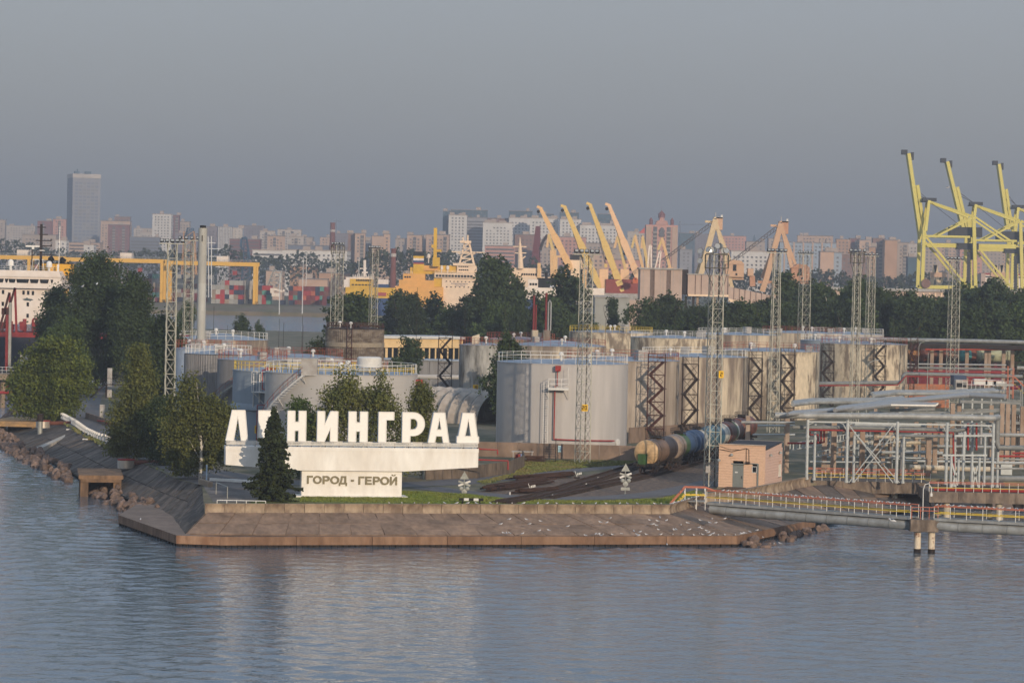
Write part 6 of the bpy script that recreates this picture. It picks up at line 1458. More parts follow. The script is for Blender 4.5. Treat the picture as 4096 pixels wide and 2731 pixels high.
b0 = at(2835, 2010, 316.5); b1 = at(3650, 2070, 302); b2 = at(3740, 2074, 301.5); b3 = at(4330, 2106, 296)
for p in (b0, b1, b2, b3): p.z = BZ
def walkway(label, a, b, pipe_label=None, slats=True):
    t = thing('pipe_bridge', label, 'footbridge', a); d = (b - a); L_ = d.length; d.normalize(); nrm = Vector((-d.y, d.x, 0)); Z = Vector((0, 0, 1))
    rz = math.atan2(d.y, d.x)
    n = int(L_ / 1.15)
    pk = shared('bridge_slab', lambda: MB().box((0, 0, -.05), (1.1, 1.5, .1)).mesh('deck_panel', M_PIPED))
    for i in range(n): link('deck_panel', pk, t, d * (L_ * (i + .5) / n) + nrm * .4, (0, 0, rz), (L_ / n / 1.15, 1, 1))
    for s_ in (-.4, 1.2):
        MB().bar(nrm * s_ - Z * .14, d * L_ + nrm * s_ - Z * .14, .12, .24).build('girder', M_PIPEG, t)
        for z, mm, r_ in ((1.18, M_ORANGE, .05), (.5, M_RAILY, .045), (.78, M_PIPEG, .02)):
            MB().bar(nrm * s_ + Z * z, d * L_ + nrm * s_ + Z * z, r_ * 1.9).build('hand_rail', mm, t)
        pm = shared('rpost', lambda: MB().bar((0, 0, -.15), (0, 0, 1.18), .06).mesh('rail_post', M_RAILW)); k = int(L_ / 1.55)
        for i in range(k + 1): link('rail_post', pm, t, d * (L_ * i / k) + nrm * s_)
    q = nrm * .05 - Z * .82
    pts = [q + d * .3 + Z * .1] + [q + d * (L_ * i / 8) for i in range(1, 8)] + [q + d * (L_ - .8), q + d * (L_ - .1) + nrm * .8]
    MB().tube(pts, .5, 20).build('pipe', M_PIPEG, t)
    k = int(L_ / 2.2); rm = shared('pring', lambda: MB().lathe((0, 0, 0), [(.505, -.04), (.53, -.03), (.53, .03), (.505, .04)], 20).mesh('pipe_ring', M_PIPED))
    for i in range(1, k): link('pipe_ring', rm, t, q + d * (L_ * i / k), (0, R(90), rz))
    return t
walkway('pipe footbridge with orange rails running from the wave wall out over the water', b0, b1)
walkway('second span of the pipe footbridge beyond the piled pier', b2, b3)
pier = thing('bridge_pier', 'concrete pier head on two pale rust stained piles', 'pier', ((b1.x + b2.x) / 2, b1.y + .3, 0))
MB().box((.0, 0, 2.72), (2.75, 2.6, 1.2)).build('pier_head', M_DECK, pier)
M_PILEW = mat('pile_white', (204, 190, 168), .75, var=.1, scale=1.4, col2=(110, 62, 44), cover=.60, sharp=.06, streak=1.6)
for x in (-.55, .85):
    pl = MB().tube([(x, -.4, -1.5), (x, -.4, 2.15)], .34, 16).build('pile', M_PILEW, pier); MB().tube([(x, -.4, -1.0), (x, -.4, .38)], .36, 16).build('tide_band', M_PILE, pl)
mb = MB(); rail(mb, [(-1.3, -1.2, 3.4), (1.3, -1.2, 3.4)], 1.15, 1.0, .04, (1.0, .7)); mb.build('railing', M_ORANGE, pier)
lp_ = thing('davit_lamp', 'hooped white lamp post on the pier', 'lamp post', (b1.x + .9, b1.y - .8, 3.3)); MB().tube([(0, 0, 0), (0, 0, 3.0), (.15, 0, 3.5), (.5, 0, 3.6), (.8, 0, 3.2), (.8, 0, 2.6)], .05, 6).build('pole', M_RAILW, lp_); MB().box((.8, 0, 2.5), (.2, .2, .3)).build('lamp_head', M_RAILW, lp_)
# stile steps onto the bridge
st = thing('bridge_steps', 'orange and yellow railed steps climbing over the wave wall to the pipe bridge', 'steps', (b0.x - 1.6, b0.y - .2, 3.0)); mb = MB()
for y in (-.4, 1.0):
    mb.bar((-2.4, y, .2), (-.9, y, 2.0), .1); mb.bar((-.9, y, 2.0), (1.2, y, 2.0), .1); mb.bar((1.2, y, 2.0), (2.4, y, 1.6), .1)
mb.build('handrail', M_ORANGE, st); mb = MB()
for y in (-.4, 1.0): mb.bar((-2.4, y, -.4), (-.9, y, 1.2), .1); mb.bar((-.9, y, 1.2), (1.2, y, 1.2), .1)
mb.build('midrail', M_RAILY, st); mb = MB()
for x, z in ((-2.4, .2), (-.9, 2.0), (.3, 2.0), (1.2, 2.0)):
    for y in (-.4, 1.0): mb.bar((x, y, -.3), (x, y, z), .07)
mb.build('post', M_RAILW, st); MB().box((.1, .3, .55), (2.2, 1.4, .1)).build('landing', M_PIPED, st)
for i in range(60):
    p = b0.lerp(b1, .07 + .92 * (i + rng.uniform(.05, .95)) / 60); gull((p.x - .05, p.y - .4, BZ + 1.22), 'white gull perched along the orange rail of the first bridge span', 'gulls on the first bridge span', .62)
for i in range(26):
    p = b2.lerp(b3, (i + rng.uniform(.05, .95)) / 36); gull((p.x - .05, p.y - .4, BZ + 1.22), 'white gull perched along the orange rail of the second bridge span', 'gulls on the second bridge span', .62)

# ------------------------------------------------------------------ concrete decks over the water
def deck(label, px0, px1, ytop, ybot, D, depth, cols, zrail=True, seg=4, red=False):
    a, b = at(px0, ytop, D), at(px1, ytop, D); zt_ = (a.z + b.z) / 2; th = zt_ - at(px0, ybot, D).z; t = thing('concrete_deck', label, 'concrete deck', (a.x, D, 0)); L_ = b.x - a.x
    for i in range(seg): MB().box((L_ * (i + .5) / seg, depth / 2, zt_ - th / 2), (L_ / seg - .03, depth, th)).build('deck_beam', M_DECK, t)
    for px in cols:
        x = at(px, ytop, D).x - a.x
        for y in (.9, depth - 1): MB().tube([(x, y, -1), (x, y, zt_ - th)], .38, 14).build('column', M_COLW, t)
    for y in ((.15, depth - .2) if zrail else (.15,)):
        for z, mm in ((1.1, M_ORANGE), (.95, M_ORANGE), (.45, M_RAILY)): MB().bar((0, y, zt_ + z), (L_, y, zt_ + z), .07).build('hand_rail', mm, t)
        n = int(L_ / 1.0)
        pm = shared('dpost', lambda: MB().bar((0, 0, 0), (0, 0, 1.1), .06).mesh('rail_post', M_RAILW))
        for i in range(n + 1): link('rail_post', pm, t, (L_ * i / n, y, zt_))
    if red: MB().tube([(.6, .5, zt_ + .25), (L_, .5, zt_ + .25)], .19, 8).build('red_pipe', M_RED, t)
    return t, zt_
dk1, z_d1 = deck('long concrete deck on round columns under the pipe rack', 3252, 3722, 1926, 1968, 357, 6.5, (3387, 3583))
dk2, z_d2 = deck('nearer concrete deck with a red pipe along its edge', 3717, 4180, 1970, 2008, 343, 9, (3792, 4002), False, 4, True)
# dark sheet piling of the shore beneath
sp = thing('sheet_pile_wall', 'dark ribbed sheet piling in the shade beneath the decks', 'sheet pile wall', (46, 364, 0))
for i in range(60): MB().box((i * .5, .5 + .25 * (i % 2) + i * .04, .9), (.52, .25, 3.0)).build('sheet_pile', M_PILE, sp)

# ------------------------------------------------------------------ pipe racks behind
def px_path(pts, D, z=None):
    if z is None: return [at(x, y, D) for x, y in pts]
    return [G(x, y, z) for x, y in pts]
def pipes(label, P, r_, m, n=1, off=(0, .7, 0), seg=10, name='pipe', cat='pipe', ring=0, group=None):
    """n parallel pipes along the world polyline P"""
    t = thing(name, label, cat, P[0], 0, group)
    for k in range(n):
        o = Vector(off) * k; MB().tube([p - P[0] + o for p in P], r_, seg).build('pipe', m, t)
        if ring:
            L_ = length(P); q = resample(P, max(2, int(L_ / ring)))
            for a, b in zip(q[:-1], q[1:]):
                if (b - a).length > .2: d = (b - a).normalized(); MB().tube([a - P[0] + o - d * .06, a - P[0] + o + d * .06], r_ + .03, seg).build('flange', m, t)
    return t
DR = 353
rack = thing('pipe_rack', 'tall pipe rack of pale tubular columns standing on the decks', 'pipe rack', (0, 0, 0))
def col(px, ytop, ybot, D, r_=.18, m=M_PCOL, flange=True):
    a, b = at(px, ytop, D), at(px, ybot, D); MB().tube([b, Vector((b.x, b.y, a.z))], r_, 10).build('column', m, rack)
    if flange:
        for f in (.28, .98): MB().tube([b.lerp(Vector((b.x, b.y, a.z)), 1 - f) - Vector((0, 0, .12)), b.lerp(Vector((b.x, b.y, a.z)), 1 - f) + Vector((0, 0, .12))], r_ * 1.35, 10).build('collar', m, rack)
C1 = [(3226, 1678, 1918), (3385, 1680, 1930), (3585, 1686, 1932), (3783, 1690, 1938), (3968, 1694, 1948)]
for px, a, b in C1: col(px, a, b, DR)
for px, a, b in [(3256, 1690, 1920), (3413, 1740, 1928), (3611, 1740, 1932), (3816, 1745, 1945), (3988, 1740, 1948)]: col(px, a, b, DR + 3.2, .16)
MB().tube(px_path([(3100, 1661), (3600, 1664), (3975, 1672)], DR) + [at(3992, 1668, DR + 2)], .36, 16).build('main_pipe', M_PIPEG, rack)
for (a, ya, yb_), (b, yc, yd) in zip(C1[:-1], C1[1:]):
    MB().bar(at(a, ya + 8, DR), at(b, yc + 8, DR), .16).build('beam', M_PCOL, rack); 
    for f, s_ in ((a, 1), (b, -1)): MB().tube([at(f, ya + 40, DR), at(f + 12 * s_, ya + 18, DR), at(f + 34 * s_, ya + 9, DR)], .06, 6).build('haunch', M_PCOL, rack)
for dz in (0, 3.2):
    MB().tube([at(3392 + dz * 8, 1695 + dz * 11, DR + dz), at(3572 + dz * 8, 1930, DR + dz)], .07, 6).build('brace', M_PCOL, rack); MB().tube([at(3576, 1695 + dz * 12, DR + dz), at(3395 + dz * 6, 1930, DR + dz)], .07, 6).build('brace', M_PCOL, rack)
MB().tube(px_path([(3170, 1708), (3500, 1712), (3830, 1722), (3880, 1712)], DR + 1.6), .24, 12).build('second_pipe', M_PIPED, rack)
MB().tube(px_path([(3226, 1718), (3813, 1730), (3813, 1770), (3816, 1900)], DR + .6), .11, 8).build('red_pipe', M_RED, rack)
for (x0, y0, x1, y1, D) in ((3818, 1742, 3970, 1742, DR), (3770, 1820, 3948, 1820, DR - 4)): MB().bar(at(x0, y0, D), at(x1, y1, D), .2).build('beam', M_PCOL, rack)
for px, a, b, D in ((3851, 1742, 1938, DR), (3936, 1742, 1942, DR), (3885, 1690, 1946, DR + 2), (3802, 1820, 1955, DR - 4), (3832, 1830, 1935, DR - 2), (3886, 1822, 1955, DR - 4), (3915, 1826, 1950, DR - 3)): col(px, a, b, D, .15, M_PCOL, False)
for (x0, y0, x1, y1) in ((3808, 1850, 3830, 1940), (3826, 1890, 3806, 1948), (3888, 1850, 3912, 1945), (3910, 1862, 3890, 1945)): MB().bar(at(x0, y0, DR - 4), at(x1, y1, DR - 4), .16).build('stay', M_PCOL, rack)
for px in (3872, 3906): MB().tube(px_path([(px, 1692), (px, 1800)], DR + 1), .12, 8).build('red_riser', M_RED, rack)
MB().tube(px_path([(3924, 1694), (3924, 1776)], DR + .5), .19, 10).build('silver_riser', M_PIPES, rack); MB().tube(px_path([(3990, 1676), (3987, 1770), (3995, 1790), (4120, 1792)], DR + 2), .34, 12).build('drop_pipe', M_PIPED, rack)
# red pipe manifold by the hut
pipes('bundle of bent red pipes between the hut and the rack', px_path([(3240, 1725), (3240, 1738), (3272, 1738), (3272, 1772)], 362), .12, M_RED, 1)
pipes('red pipes dropping to a long red pipe behind the hut roof', px_path([(3150, 1772), (3262, 1772), (3284, 1768), (3284, 1722)], 364), .12, M_RED, 2, (.4, .3, 0))
# concrete portal columns behind the rack
pf = thing('pipe_trestle', 'rows of beige concrete trestle columns carrying the silver pipes', 'pipe trestle', (0, 0, 0))
def tcol(px, ytop, ybot, D, w=.5):
    a, b = at(px, ytop, D), at(px, ybot, D); zb = min(b.z, 3.0) if b.z < 5 else 3.0; MB().box((b.x, D, (a.z + zb) / 2), (w, w, a.z - zb)).build('column', M_COLB, pf)
for px, yt, D in ((3333, 1690, 368), (3405, 1700, 380), (3447, 1688, 372), (3503, 1688, 376), (3530, 1692, 384), (3560, 1694, 392), (3661, 1686, 396), (3713, 1690, 372), (3738, 1692, 380), (3764, 1694, 388), (3831, 1612, 402), (3805, 1612, 395), (3832, 1700, 392), (4003, 1612, 382), (4026, 1615, 390), (4050, 1618, 398), (3296, 1700, 374), (3375, 1696, 400), (3585, 1700, 408), (3690, 1690, 414), (3960, 1620, 408), (4085, 1625, 392)): tcol(px, yt, 1850, D, .62 if D < 380 else .55)
for x0, y0, x1, y1, D in ((3480, 1655, 3760, 1650, 392), (3620, 1668, 4010, 1640, 398), (3700, 1702, 4100, 1690, 404), (3840, 1605, 4080, 1612, 400), (3850, 1640, 4100, 1636, 412), (3300, 1700, 3560, 1696, 390), (3560, 1640, 3740, 1636, 405)): MB().bar(at(x0, y0, D), at(x1, y1, D), .45, .35).build('cross_beam', M_PIPED, pf)
for i in range(7): MB().bar(at(3480 + i * 40, 1652 + (i % 3) * 9, 386 + i), at(3520 + i * 52, 1650 + (i % 3) * 9, 404 + i * 2), .35, .3).build('pipe_support', M_PCOL, pf)
g_ = random.Random(12)
for i in range(22):
    px = g_.uniform(3300, 4096); D = g_.uniform(366, 418); yt = g_.uniform(1680, 1780); a, b = at(px, yt, D), at(px, 1860, D); MB().tube([Vector((b.x, D, 3)), Vector((b.x, D, max(a.z, 4.5)))], g_.uniform(.1, .2), 8).build('riser', [M_PCOL, M_PIPED, M_PIPEG][i % 3], pf)
for i in range(16):
    x0 = g_.uniform(3260, 3900); D = g_.uniform(366, 415); y = g_.uniform(1690, 1850); w = g_.uniform(120, 420); MB().tube([at(x0, y, D), at(x0 + w, y + w * .015, D + g_.uniform(-2, 8))], g_.uniform(.09, .24), 8).build('cross_pipe', [M_PIPEG, M_PCOL, M_PIPED, M_COLW][i % 4], pf)
for i in range(14): p = at(g_.uniform(3300, 4090), 1800, 370 + 3 * i); MB().box((p.x, p.y, 3.7), (g_.uniform(.8, 2), .8, g_.uniform(.8, 1.6))).build('valve_box', [M_PIPED, M_COLB, M_BLACKST, M_PCOL][i % 4], pf)
# silver expansion loops lying over everything
ZL = 11.6
pipes('four grey pipes of the near expansion loop, sweeping up from the main pipe', [G(3150, 1657, 11.2), G(3390, 1640, 11.4), G(3560, 1620, ZL), G(3740, 1623, ZL)], .22, M_PIPES, 7, (.2, 1.0, 0), name='expansion_loop')
pipes('broad silver expansion loop above the concrete trestle, bright at its bends', [G(3340, 1640, ZL), G(3560, 1612, ZL), G(3850, 1584, ZL), G(3875, 1583, ZL), G(4020, 1590, ZL)], .26, M_PIPES, 7, (.2, 1.1, 0), name='expansion_loop')
pipes('wide dull grey bank of pipes below the cream tanks', [G(3172, 1619, 11.0), G(3255, 1609, 11.0), G(3520, 1607, 11.0), G(3620, 1600, 11)], .24, M_PIPEG, 9, (.1, 1.1, 0), name='pipe_bank')
pipes('farther grey bank of pipes turning behind the silver loop', [G(3495, 1583, 11.0), G(3585, 1574, 11.0), G(3800, 1575, 11.0), G(3990, 1566, 11)], .26, M_PIPEG, 8, (.1, 1.2, 0), name='pipe_bank')
for i, (px0, py0, px1, py1, D, r_, m, lb) in enumerate([
    (2965, 1688, 3180, 1690, 372, .16, M_PIPEG, 'short white pipe on posts above the hut roof'), (3030, 1702, 3180, 1702, 374, .13, M_PCOL, 'second white pipe above the hut roof'), (3010, 1738, 3180, 1738, 376, .12, M_PCOL, 'low white pipe just over the hut roof'),
    (3240, 1846, 3560, 1848, 372, .1, M_PCOL, 'thin white pipe low behind the rack'), (3250, 1826, 3700, 1832, 378, .1, M_PCOL, 'thin pipe run at the foot of the trestle'),
    (3640, 1868, 3960, 1876, 366, .32, M_COLW, 'thick white insulated pipe low behind the deck'), (3560, 1830, 4100, 1838, 384, .12, M_PIPEG, 'grey pipe crossing behind the right part of the rack'), (3600, 1842, 4100, 1850, 380, .14, M_PCOL, 'white pipe crossing behind the rack base'), (3880, 1912, 4100, 1914, 360, .34, M_PIPED, 'thick dark pipe with a yellow band by the nearer deck'),
    (3975, 1852, 4110, 1854, 356, .12, M_PIPEG, 'upper guard pipe at the frame edge'), (3975, 1872, 4110, 1874, 356, .12, M_PIPEG, 'lower guard pipe at the frame edge'), (3990, 1824, 4110, 1824, 366, .13, M_RED, 'red pipe near the frame edge'), (4050, 1812, 4110, 1812, 370, .13, M_RED, 'upper red pipe near the frame edge')]):
    pipes(lb, [at(px0, py0, D), at(px1, py1, D)], r_, m, 1, seg=10, ring=5 if r_ > .3 else 0)
for px, D, lb in ((2992, 373, 'front post at the far end of the white pipes'), (3150, 374, 'front post nearest the rack behind the hut'), (2990, 376, 'rear post at the far end of the white pipes'), (3146, 377, 'rear post nearest the rack behind the hut')):
    tag(MB().box((0, 0, 3.4), (.5, .5, 6.8)).build('trestle_post', M_COLB), 'beige concrete ' + lb, 'post', 'concrete posts behind the hut').location = (at(px, 1700, D).x, D, 3.0)
def cable_tray(label, a, b, w=.7):
    t = thing('cable_tray', label, 'cable tray', a); d = b - a; L_ = d.length; dn = d.normalized(); up = Vector((0, 0, 1)); mb = MB()
    for z in (0, w): mb.bar(up * z, d + up * z, .1)
    mb.build('chord', M_PCOL, t); n = int(L_ / .9); r2 = MB()
    for i in range(n + 1): r2.bar(d * (i / n), d * (i / n) + up * w, .12)
    stuff(r2.build('rungs', M_PCOL, t))
cable_tray('ladder like cable tray climbing behind the rack', at(3272, 1824, 370), at(3722, 1740, 392), .55)
cable_tray('shorter cable tray beside the hut', at(3160, 1800, 376), at(3480, 1745, 396), .8)
tag(MB().lathe((0, 0, 0), [(2.6, 0), (2.2, .7), (1.2, 1.2), (.01, 1.4)], 14).build('gravel_heap', M_EARTH), 'low mossy mound between the trestle and the deck', 'mound').location = (at(3560, 1890, 366).x, 372, 2.4)
# upper level platform at the frame edge
pt_ = thing('valve_platform', 'grey valve platform with orange rails at the frame edge', 'platform', at(3850, 1557, 455)); a, b = at(3850, 1557, 455), at(4025, 1557, 455); w = b.x - a.x
MB().box((w / 2, 1.2, -.2), (w, 2.6, .4)).build('deck', M_PIPEG, pt_); mb = MB(); rail(mb, [(0, 0, 0), (w, 0, 0), (w, 2.4, 0)], 1.35, .65, .04, (.55,)); mb.build('rail_posts', M_RAILW, pt_); MB().bar((0, 0, 1.35), (w, 0, 1.35), .07).build('top_rail', M_ORANGE, pt_)
for i in range(5): MB().box((w * (i + .2) / 4.6, 1.2, -(a.z - 3) / 2 - .3), (.25, .25, a.z - 3.4)).build('leg', M_PCOL, pt_)
sr = thing('platform_stair', 'orange and yellow railed stair dropping from the valve platform', 'stair', at(4060, 1535, 452)); mb = MB()
for y in (0, 1): mb.bar((0, y, 1.0), (2.6, y, -1.4), .09); mb.bar((0, y, 1.0), (-1.0, y, 1.2), .09); mb.bar((-1.0, y, 2.6), (-1.0, y, -2.2), .09); mb.bar((-.2, y, 2.4), (-.2, y, -2.2), .09)
mb.build('handrail', M_ORANGE, sr); mb = MB()
for i in range(8): mb.box((2.6 * i / 8, .5, -.1 - 2.4 * i / 8), (.3, 1.0, .06))
mb.build('steps', M_RAILY, sr); MB().box((-1.5, .5, -.2), (2.6, 1.2, .3)).build('landing', M_PIPEG, sr)
# thick pipe bends in front of the last tanks
pipes('thick dull pipe along the foot of the last tank, rising in a bend', [at(3278, 1534, 548), at(3580, 1530, 548), at(3607, 1526, 548), at(3612, 1505, 548), at(3625, 1494, 548), at(4090, 1506, 548)], .34, M_PIPED, 1, seg=12, ring=6)
pipes('thin red pipe under the thick dull pipe', [at(3278, 1542, 547), at(3590, 1540, 547), at(3622, 1505, 547), at(3940, 1510, 547)], .12, M_RED)
for px, yt in ((3504, 1545), (3590, 1545), (3626, 1505)): tag(MB().box((0, 0, 2.6), (.6, .6, 5.2)).build('pipe_post', M_COLB), 'beige post under the thick dull pipe', 'post', 'posts under the thick dull pipe').location = (at(px, yt, 549).x, 549, 3.0 - 5.2 + at(px, yt, 549).z - 3 if at(px, yt, 549).z < 8.2 else 3.0)
pipes('pale blue pipe crossing before the red shed', [at(3626, 1455, 600), at(4025, 1460, 600)], .16, M_PIPES); pipes('pair of dull pipes under the pale blue pipe', [at(3626, 1470, 600), at(4070, 1478, 600)], .24, M_PIPED, 2, (0, .8, 0)); pipes('red pipe under the dull pair', [at(3626, 1484, 598), at(4030, 1490, 598)], .14, M_RED)
hp_ = pipes('high thick pipe bridge in front of the tree belt', [at(3240, 1352, 660), at(3900, 1364, 650), at(4130, 1370, 646)], .42, M_PIPEG, 1, seg=12, ring=10)
hb = MB(); hb.bar(at(3630, 1383, 651), at(4130, 1390, 646), .6, .9); hb.build('truss', M_BLACKST, hp_).location = -Vector(hp_.location)
for px in (3728, 3764, 3868, 3945, 3957, 4015, 4050): tag(MB().box((0, 0, 5.0), (.75, .75, 10)).build('pipe_post', M_COLB), 'tall beige post under the high pipe bridge', 'post', 'posts under the high pipe bridge').location = (at(px, 1400, 651).x, 651, 3.0)
pipes('orange red pipe slung below the high pipe bridge', [at(3700, 1398, 648), at(4110, 1398, 648)], .16, mat('pipe_orange', (168, 70, 50), .6, var=.1))
# red shed, wagons before it, brick wall, truck
a, b = at(3628, 1430, 700), at(4025, 1430, 700); zt_ = at(3800, 1378, 700).z
sh = thing('red_shed', 'long dark red shed with small white windows behind the wagons', 'shed', (a.x, 700, 3.0)); w = b.x - a.x; M_SHED = mat('shed_red', (112, 40, 48), .75, var=.08)
MB().box((w / 2, 5, (zt_ - 3) / 2), (w, 10, zt_ - 3)).build('wall', M_SHED, sh); MB().prism([(-.4, zt_ - 3), (w + .4, zt_ - 3), (w + .4, zt_ - 2.7), (-.4, zt_ - 2.7)], -.4, 10.4, FRX).build('roof', M_DARKR, sh)
for px in (3650, 3840, 3860, 3892, 3920): MB().box((at(px, 1423, 700).x - a.x, -.03, at(px, 1423, 700).z - 3), (1.2, .1, .9)).build('window', M_RAILW, sh)
x0 = at(3625, 1440, 655).x
for i, (px, bands, lb) in enumerate([(3665, [(1, 'ochre')], 'ochre tank wagon behind the pipe posts next to the last tank'), (3748, [(.6, 'dark'), (.4, 'rust')], 'dark and rusty tank wagon before the red shed'), (3828, [(.5, 'ochre'), (.5, 'rust')], 'rusty ochre tank wagon under the white windows'), (3905, [(.4, 'dark'), (.35, 'rust'), (.25, 'teal')], 'dark tank wagon with a teal end'), (3975, [(.6, 'palegr'), (.4, 'palegr')], 'pale green tank wagon farthest along the shed')]):
    wagon(lb, (at(px, 1440, 662).x, 662, at(px, 1468, 662).z), R(22) + R(180), bands, 'cream' if i != 1 else 'dark', False, 7.5, 1.35, 'tank wagons before the red shed')
panel_wall2('low orange brick wall under the thick dull pipe', [at(3636, 1540, 575), at(3800, 1540, 575)], 4.4, 4, .4, mat('brick_orange', (172, 104, 70), .85, var=.15, scale=.8, col2=(150, 110, 90), sharp=.12))
tk = thing('truck', 'white cabbed truck with a dark blue body behind the valve platform', 'truck', at(3842, 1545, 500)); MB().box((0, 0, 0), (1.9, 2.2, 2.2)).build('cab', M_BOX, tk); MB().box((-.0, -1.12, .25), (1.6, .06, .7)).build('windscreen', M_GLASS, tk); MB().box((.1, 3.2, .9), (2.1, 4.0, 1.6)).build('body', mat('truck_blue', (42, 62, 92), .5), tk)
for x in (-.8, .8): o = MB().lathe((0, 0, 0), [(.01, -.12), (.45, -.12), (.45, .12), (.01, .12)], 12).build('wheel', M_INK, tk); o.location = (x, -.4, -1.2); o.rotation_euler = (0, R(90), 0)
for i, (px, py, s_) in enumerate(((3920, 1526, 1.6), (3960, 1530, 1.3), (3990, 1532, 1.4))): tag(MB().box((0, 0, 0), (s_ * 1.4, 2, .9)).build('cargo_cover', M_RAILW), ['longest white cover behind the valve platform', 'middle white cover behind the valve platform', 'white cover nearest the platform stair'][i], 'cover').location = at(px, py, 520)
for i, (px, py, D) in enumerate(((3180, 1500, 560), (2690, 1400, 560))): pass
for i, (px, py, D) in enumerate(((4040, 1700, 420), (4075, 1680, 425), (4090, 1745, 400), (4060, 1560, 470), (4085, 1480, 560))):
    t_ = thing('equipment_frame', ['dark steel equipment frame among the trestle posts', 'upper dark frame at the frame edge', 'low pump frame beside the drop pipe', 'purple grey frame by the platform stair', 'tall pipe frame near the shed end'][i], 'steel frame', at(px, py, D)); mb = MB()
    for x in (-1, 1):
        for y in (-.8, .8): mb.bar((x, y, -3.5), (x, y, 1.5), .18)
    for z in (-1.6, 0, 1.4): mb.bar((-1, -.8, z), (1, -.8, z), .16); mb.bar((-1, .8, z), (1, .8, z), .16)
    mb.build('frame', M_PIPED if i % 2 else M_BLACKST, t_); MB().tube([(-.9, 0, .4), (.9, 0, .4)], .35, 10).build('vessel', [M_PIPED, M_PIPEG, M_COLB, mat('maroon', (112, 44, 66), .6), M_PIPEG][i], t_)
# rusty vent stacks on the back tanks
for i, (px, yt, D, m, lb) in enumerate([(2138, 1182, 610, M_RED, 'red vent pipe on a white drum, nearer the birch clump'), (2187, 1172, 612, M_RED, 'red and silver bent vent pipe beside the first')]):
    p = at(px, 1350, D); t_ = thing('vent_stack', lb, 'vent pipe', (p.x, D, p.z)); H = at(px, yt, D).z - p.z; MB().lathe((0, 0, -.6), [(.75, 0), (.75, 2.1), (.01, 2.1)], 14).build('drum', M_TRUST, t_); mr_ = mat('vent_maroon', (122, 46, 46), .65)
    MB().tube([(-.25, 0, 1.4), (-.25, 0, H)], .22, 8).build('pipe', mr_, t_); MB().tube([(.2, 0, 1.4), (.2, 0, H * .78)] + ([(.45, 0, H * .84), (.7, 0, H * .78), (.7, 0, 1.4)] if i else []), .17, 8).build('bent_pipe', M_PIPES if i else mr_, t_)
# ------------------------------------------------------------------ far bank and container yard
M_BANK = mat('far_bank', (116, 100, 84), .95, var=.15, scale=.06, col2=(100, 98, 70), sharp=.15)
M_QUAYD = mat('far_quay', (84, 62, 60), .9, var=.12, scale=.1)
YZ = 5.5
tag(MB().add([(-900, 1655, 2.2), (30, 1650, 2.2), (30, 1692, YZ), (-900, 1692, YZ)], [(0, 1, 2, 3)]).add([(-900, 1655, -1), (30, 1650, -1), (30, 1650, 2.2), (-900, 1655, 2.2)], [(0, 1, 2, 3)]).build('terrain_bank', [M_BANK]), 'bare sloping bank of the container yard across the water', None, None, 'structure')
fq = thing('far_quay', 'dark panelled quay wall along the far bank of the channel', 'quay wall', (-205, 1654.3, .9)); fq['kind'] = 'structure'
qpm = MB().box((0, 0, 0), (5.9, .5, 2.6)).mesh('quay_panel', M_QUAYD)
for i in range(38): link('quay_panel', qpm, fq, (i * 6.2, 0, 0))
sheet('yard', [(-9000, 1690), (30, 1690), (60, 1235), (900, 1235), (9000, 1235), (10100, 11200), (-10100, 11200)], M_FARLAND, YZ, 'wide flat land under the harbour yards and the city')
CMS = {n: mat('container_' + n, c, .6, var=.08, rand=.12) for n, c in dict(red=(166, 52, 50), maroon=(112, 44, 46), grey=(158, 156, 150), pale=(186, 180, 170), blue=(50, 66, 104), navy=(40, 48, 70), teal=(84, 138, 126), tan=(150, 134, 116), orange=(178, 94, 62), brown=(118, 74, 60)).items()}
def cont_mesh(n, L_):
    def mk():
        mb = MB(); w, h = 2.44, 2.6; mb.box((0, L_ / 2, h / 2), (w - .1, L_ - .1, h - .1))
        for x in (-w / 2 + .06, w / 2 - .06):
            for y in (.06, L_ - .06): mb.box((x, y, h / 2), (.14, .14, h - .02))
        mb.box((0, .03, .08), (w, .12, .16)); mb.box((0, .03, h - .08), (w, .12, .16))
        for x in (-.55, -.2, .2, .55): mb.box((x, -.0, h / 2), (.06, .08, h - .4))
        return mb.mesh('container', CMS[n])
    return shared(('cont', n, L_), mk)
def container(px, D, lvl, col, L_=12.2, rz=0.0, z=YZ):
    x = at(px, 1150, D).x; nm = {'navy': 'dark blue', 'pale': 'off white', 'tan': 'tan'}.get(col, col)
    tag(link('shipping_container', cont_mesh(col, L_), None, (x, D, z + .02 + 2.62 * lvl), (0, 0, rz + rng.uniform(-.01, .01))), f'{nm} shipping container stacked in the yard across the channel', 'container', f'{nm} containers in the yard')
PALC = ['grey', 'grey', 'pale', 'red', 'maroon', 'tan', 'grey', 'navy', 'red', 'teal', 'brown']
def stack(px0, px1, D, levels, pal, seed):
    g = random.Random(seed); step = 2.52 * ppm(D); n = int((px1 - px0) / step)
    for i in range(n):
        k = levels - (1 if g.random() < .25 else 0)
        for l in range(k): container(px0 + step * (i + .5), D + g.uniform(-.3, .3), l, g.choice(pal))
stack(845, 985, 1702, 5, ['red', 'grey', 'maroon', 'grey', 'pale', 'red', 'grey', 'tan', 'navy'], 1)
stack(975, 1030, 1730, 5, ['pale', 'grey', 'tan', 'navy', 'pale'], 2)
stack(555, 640, 1740, 6, ['grey', 'tan', 'grey', 'teal', 'navy', 'pale', 'brown'], 3)
stack(655, 850, 1755, 6, ['grey', 'maroon', 'grey', 'navy', 'grey', 'brown', 'tan'], 4)
stack(1030, 1085, 1720, 4, ['red', 'teal', 'navy', 'navy', 'brown', 'grey'], 5)
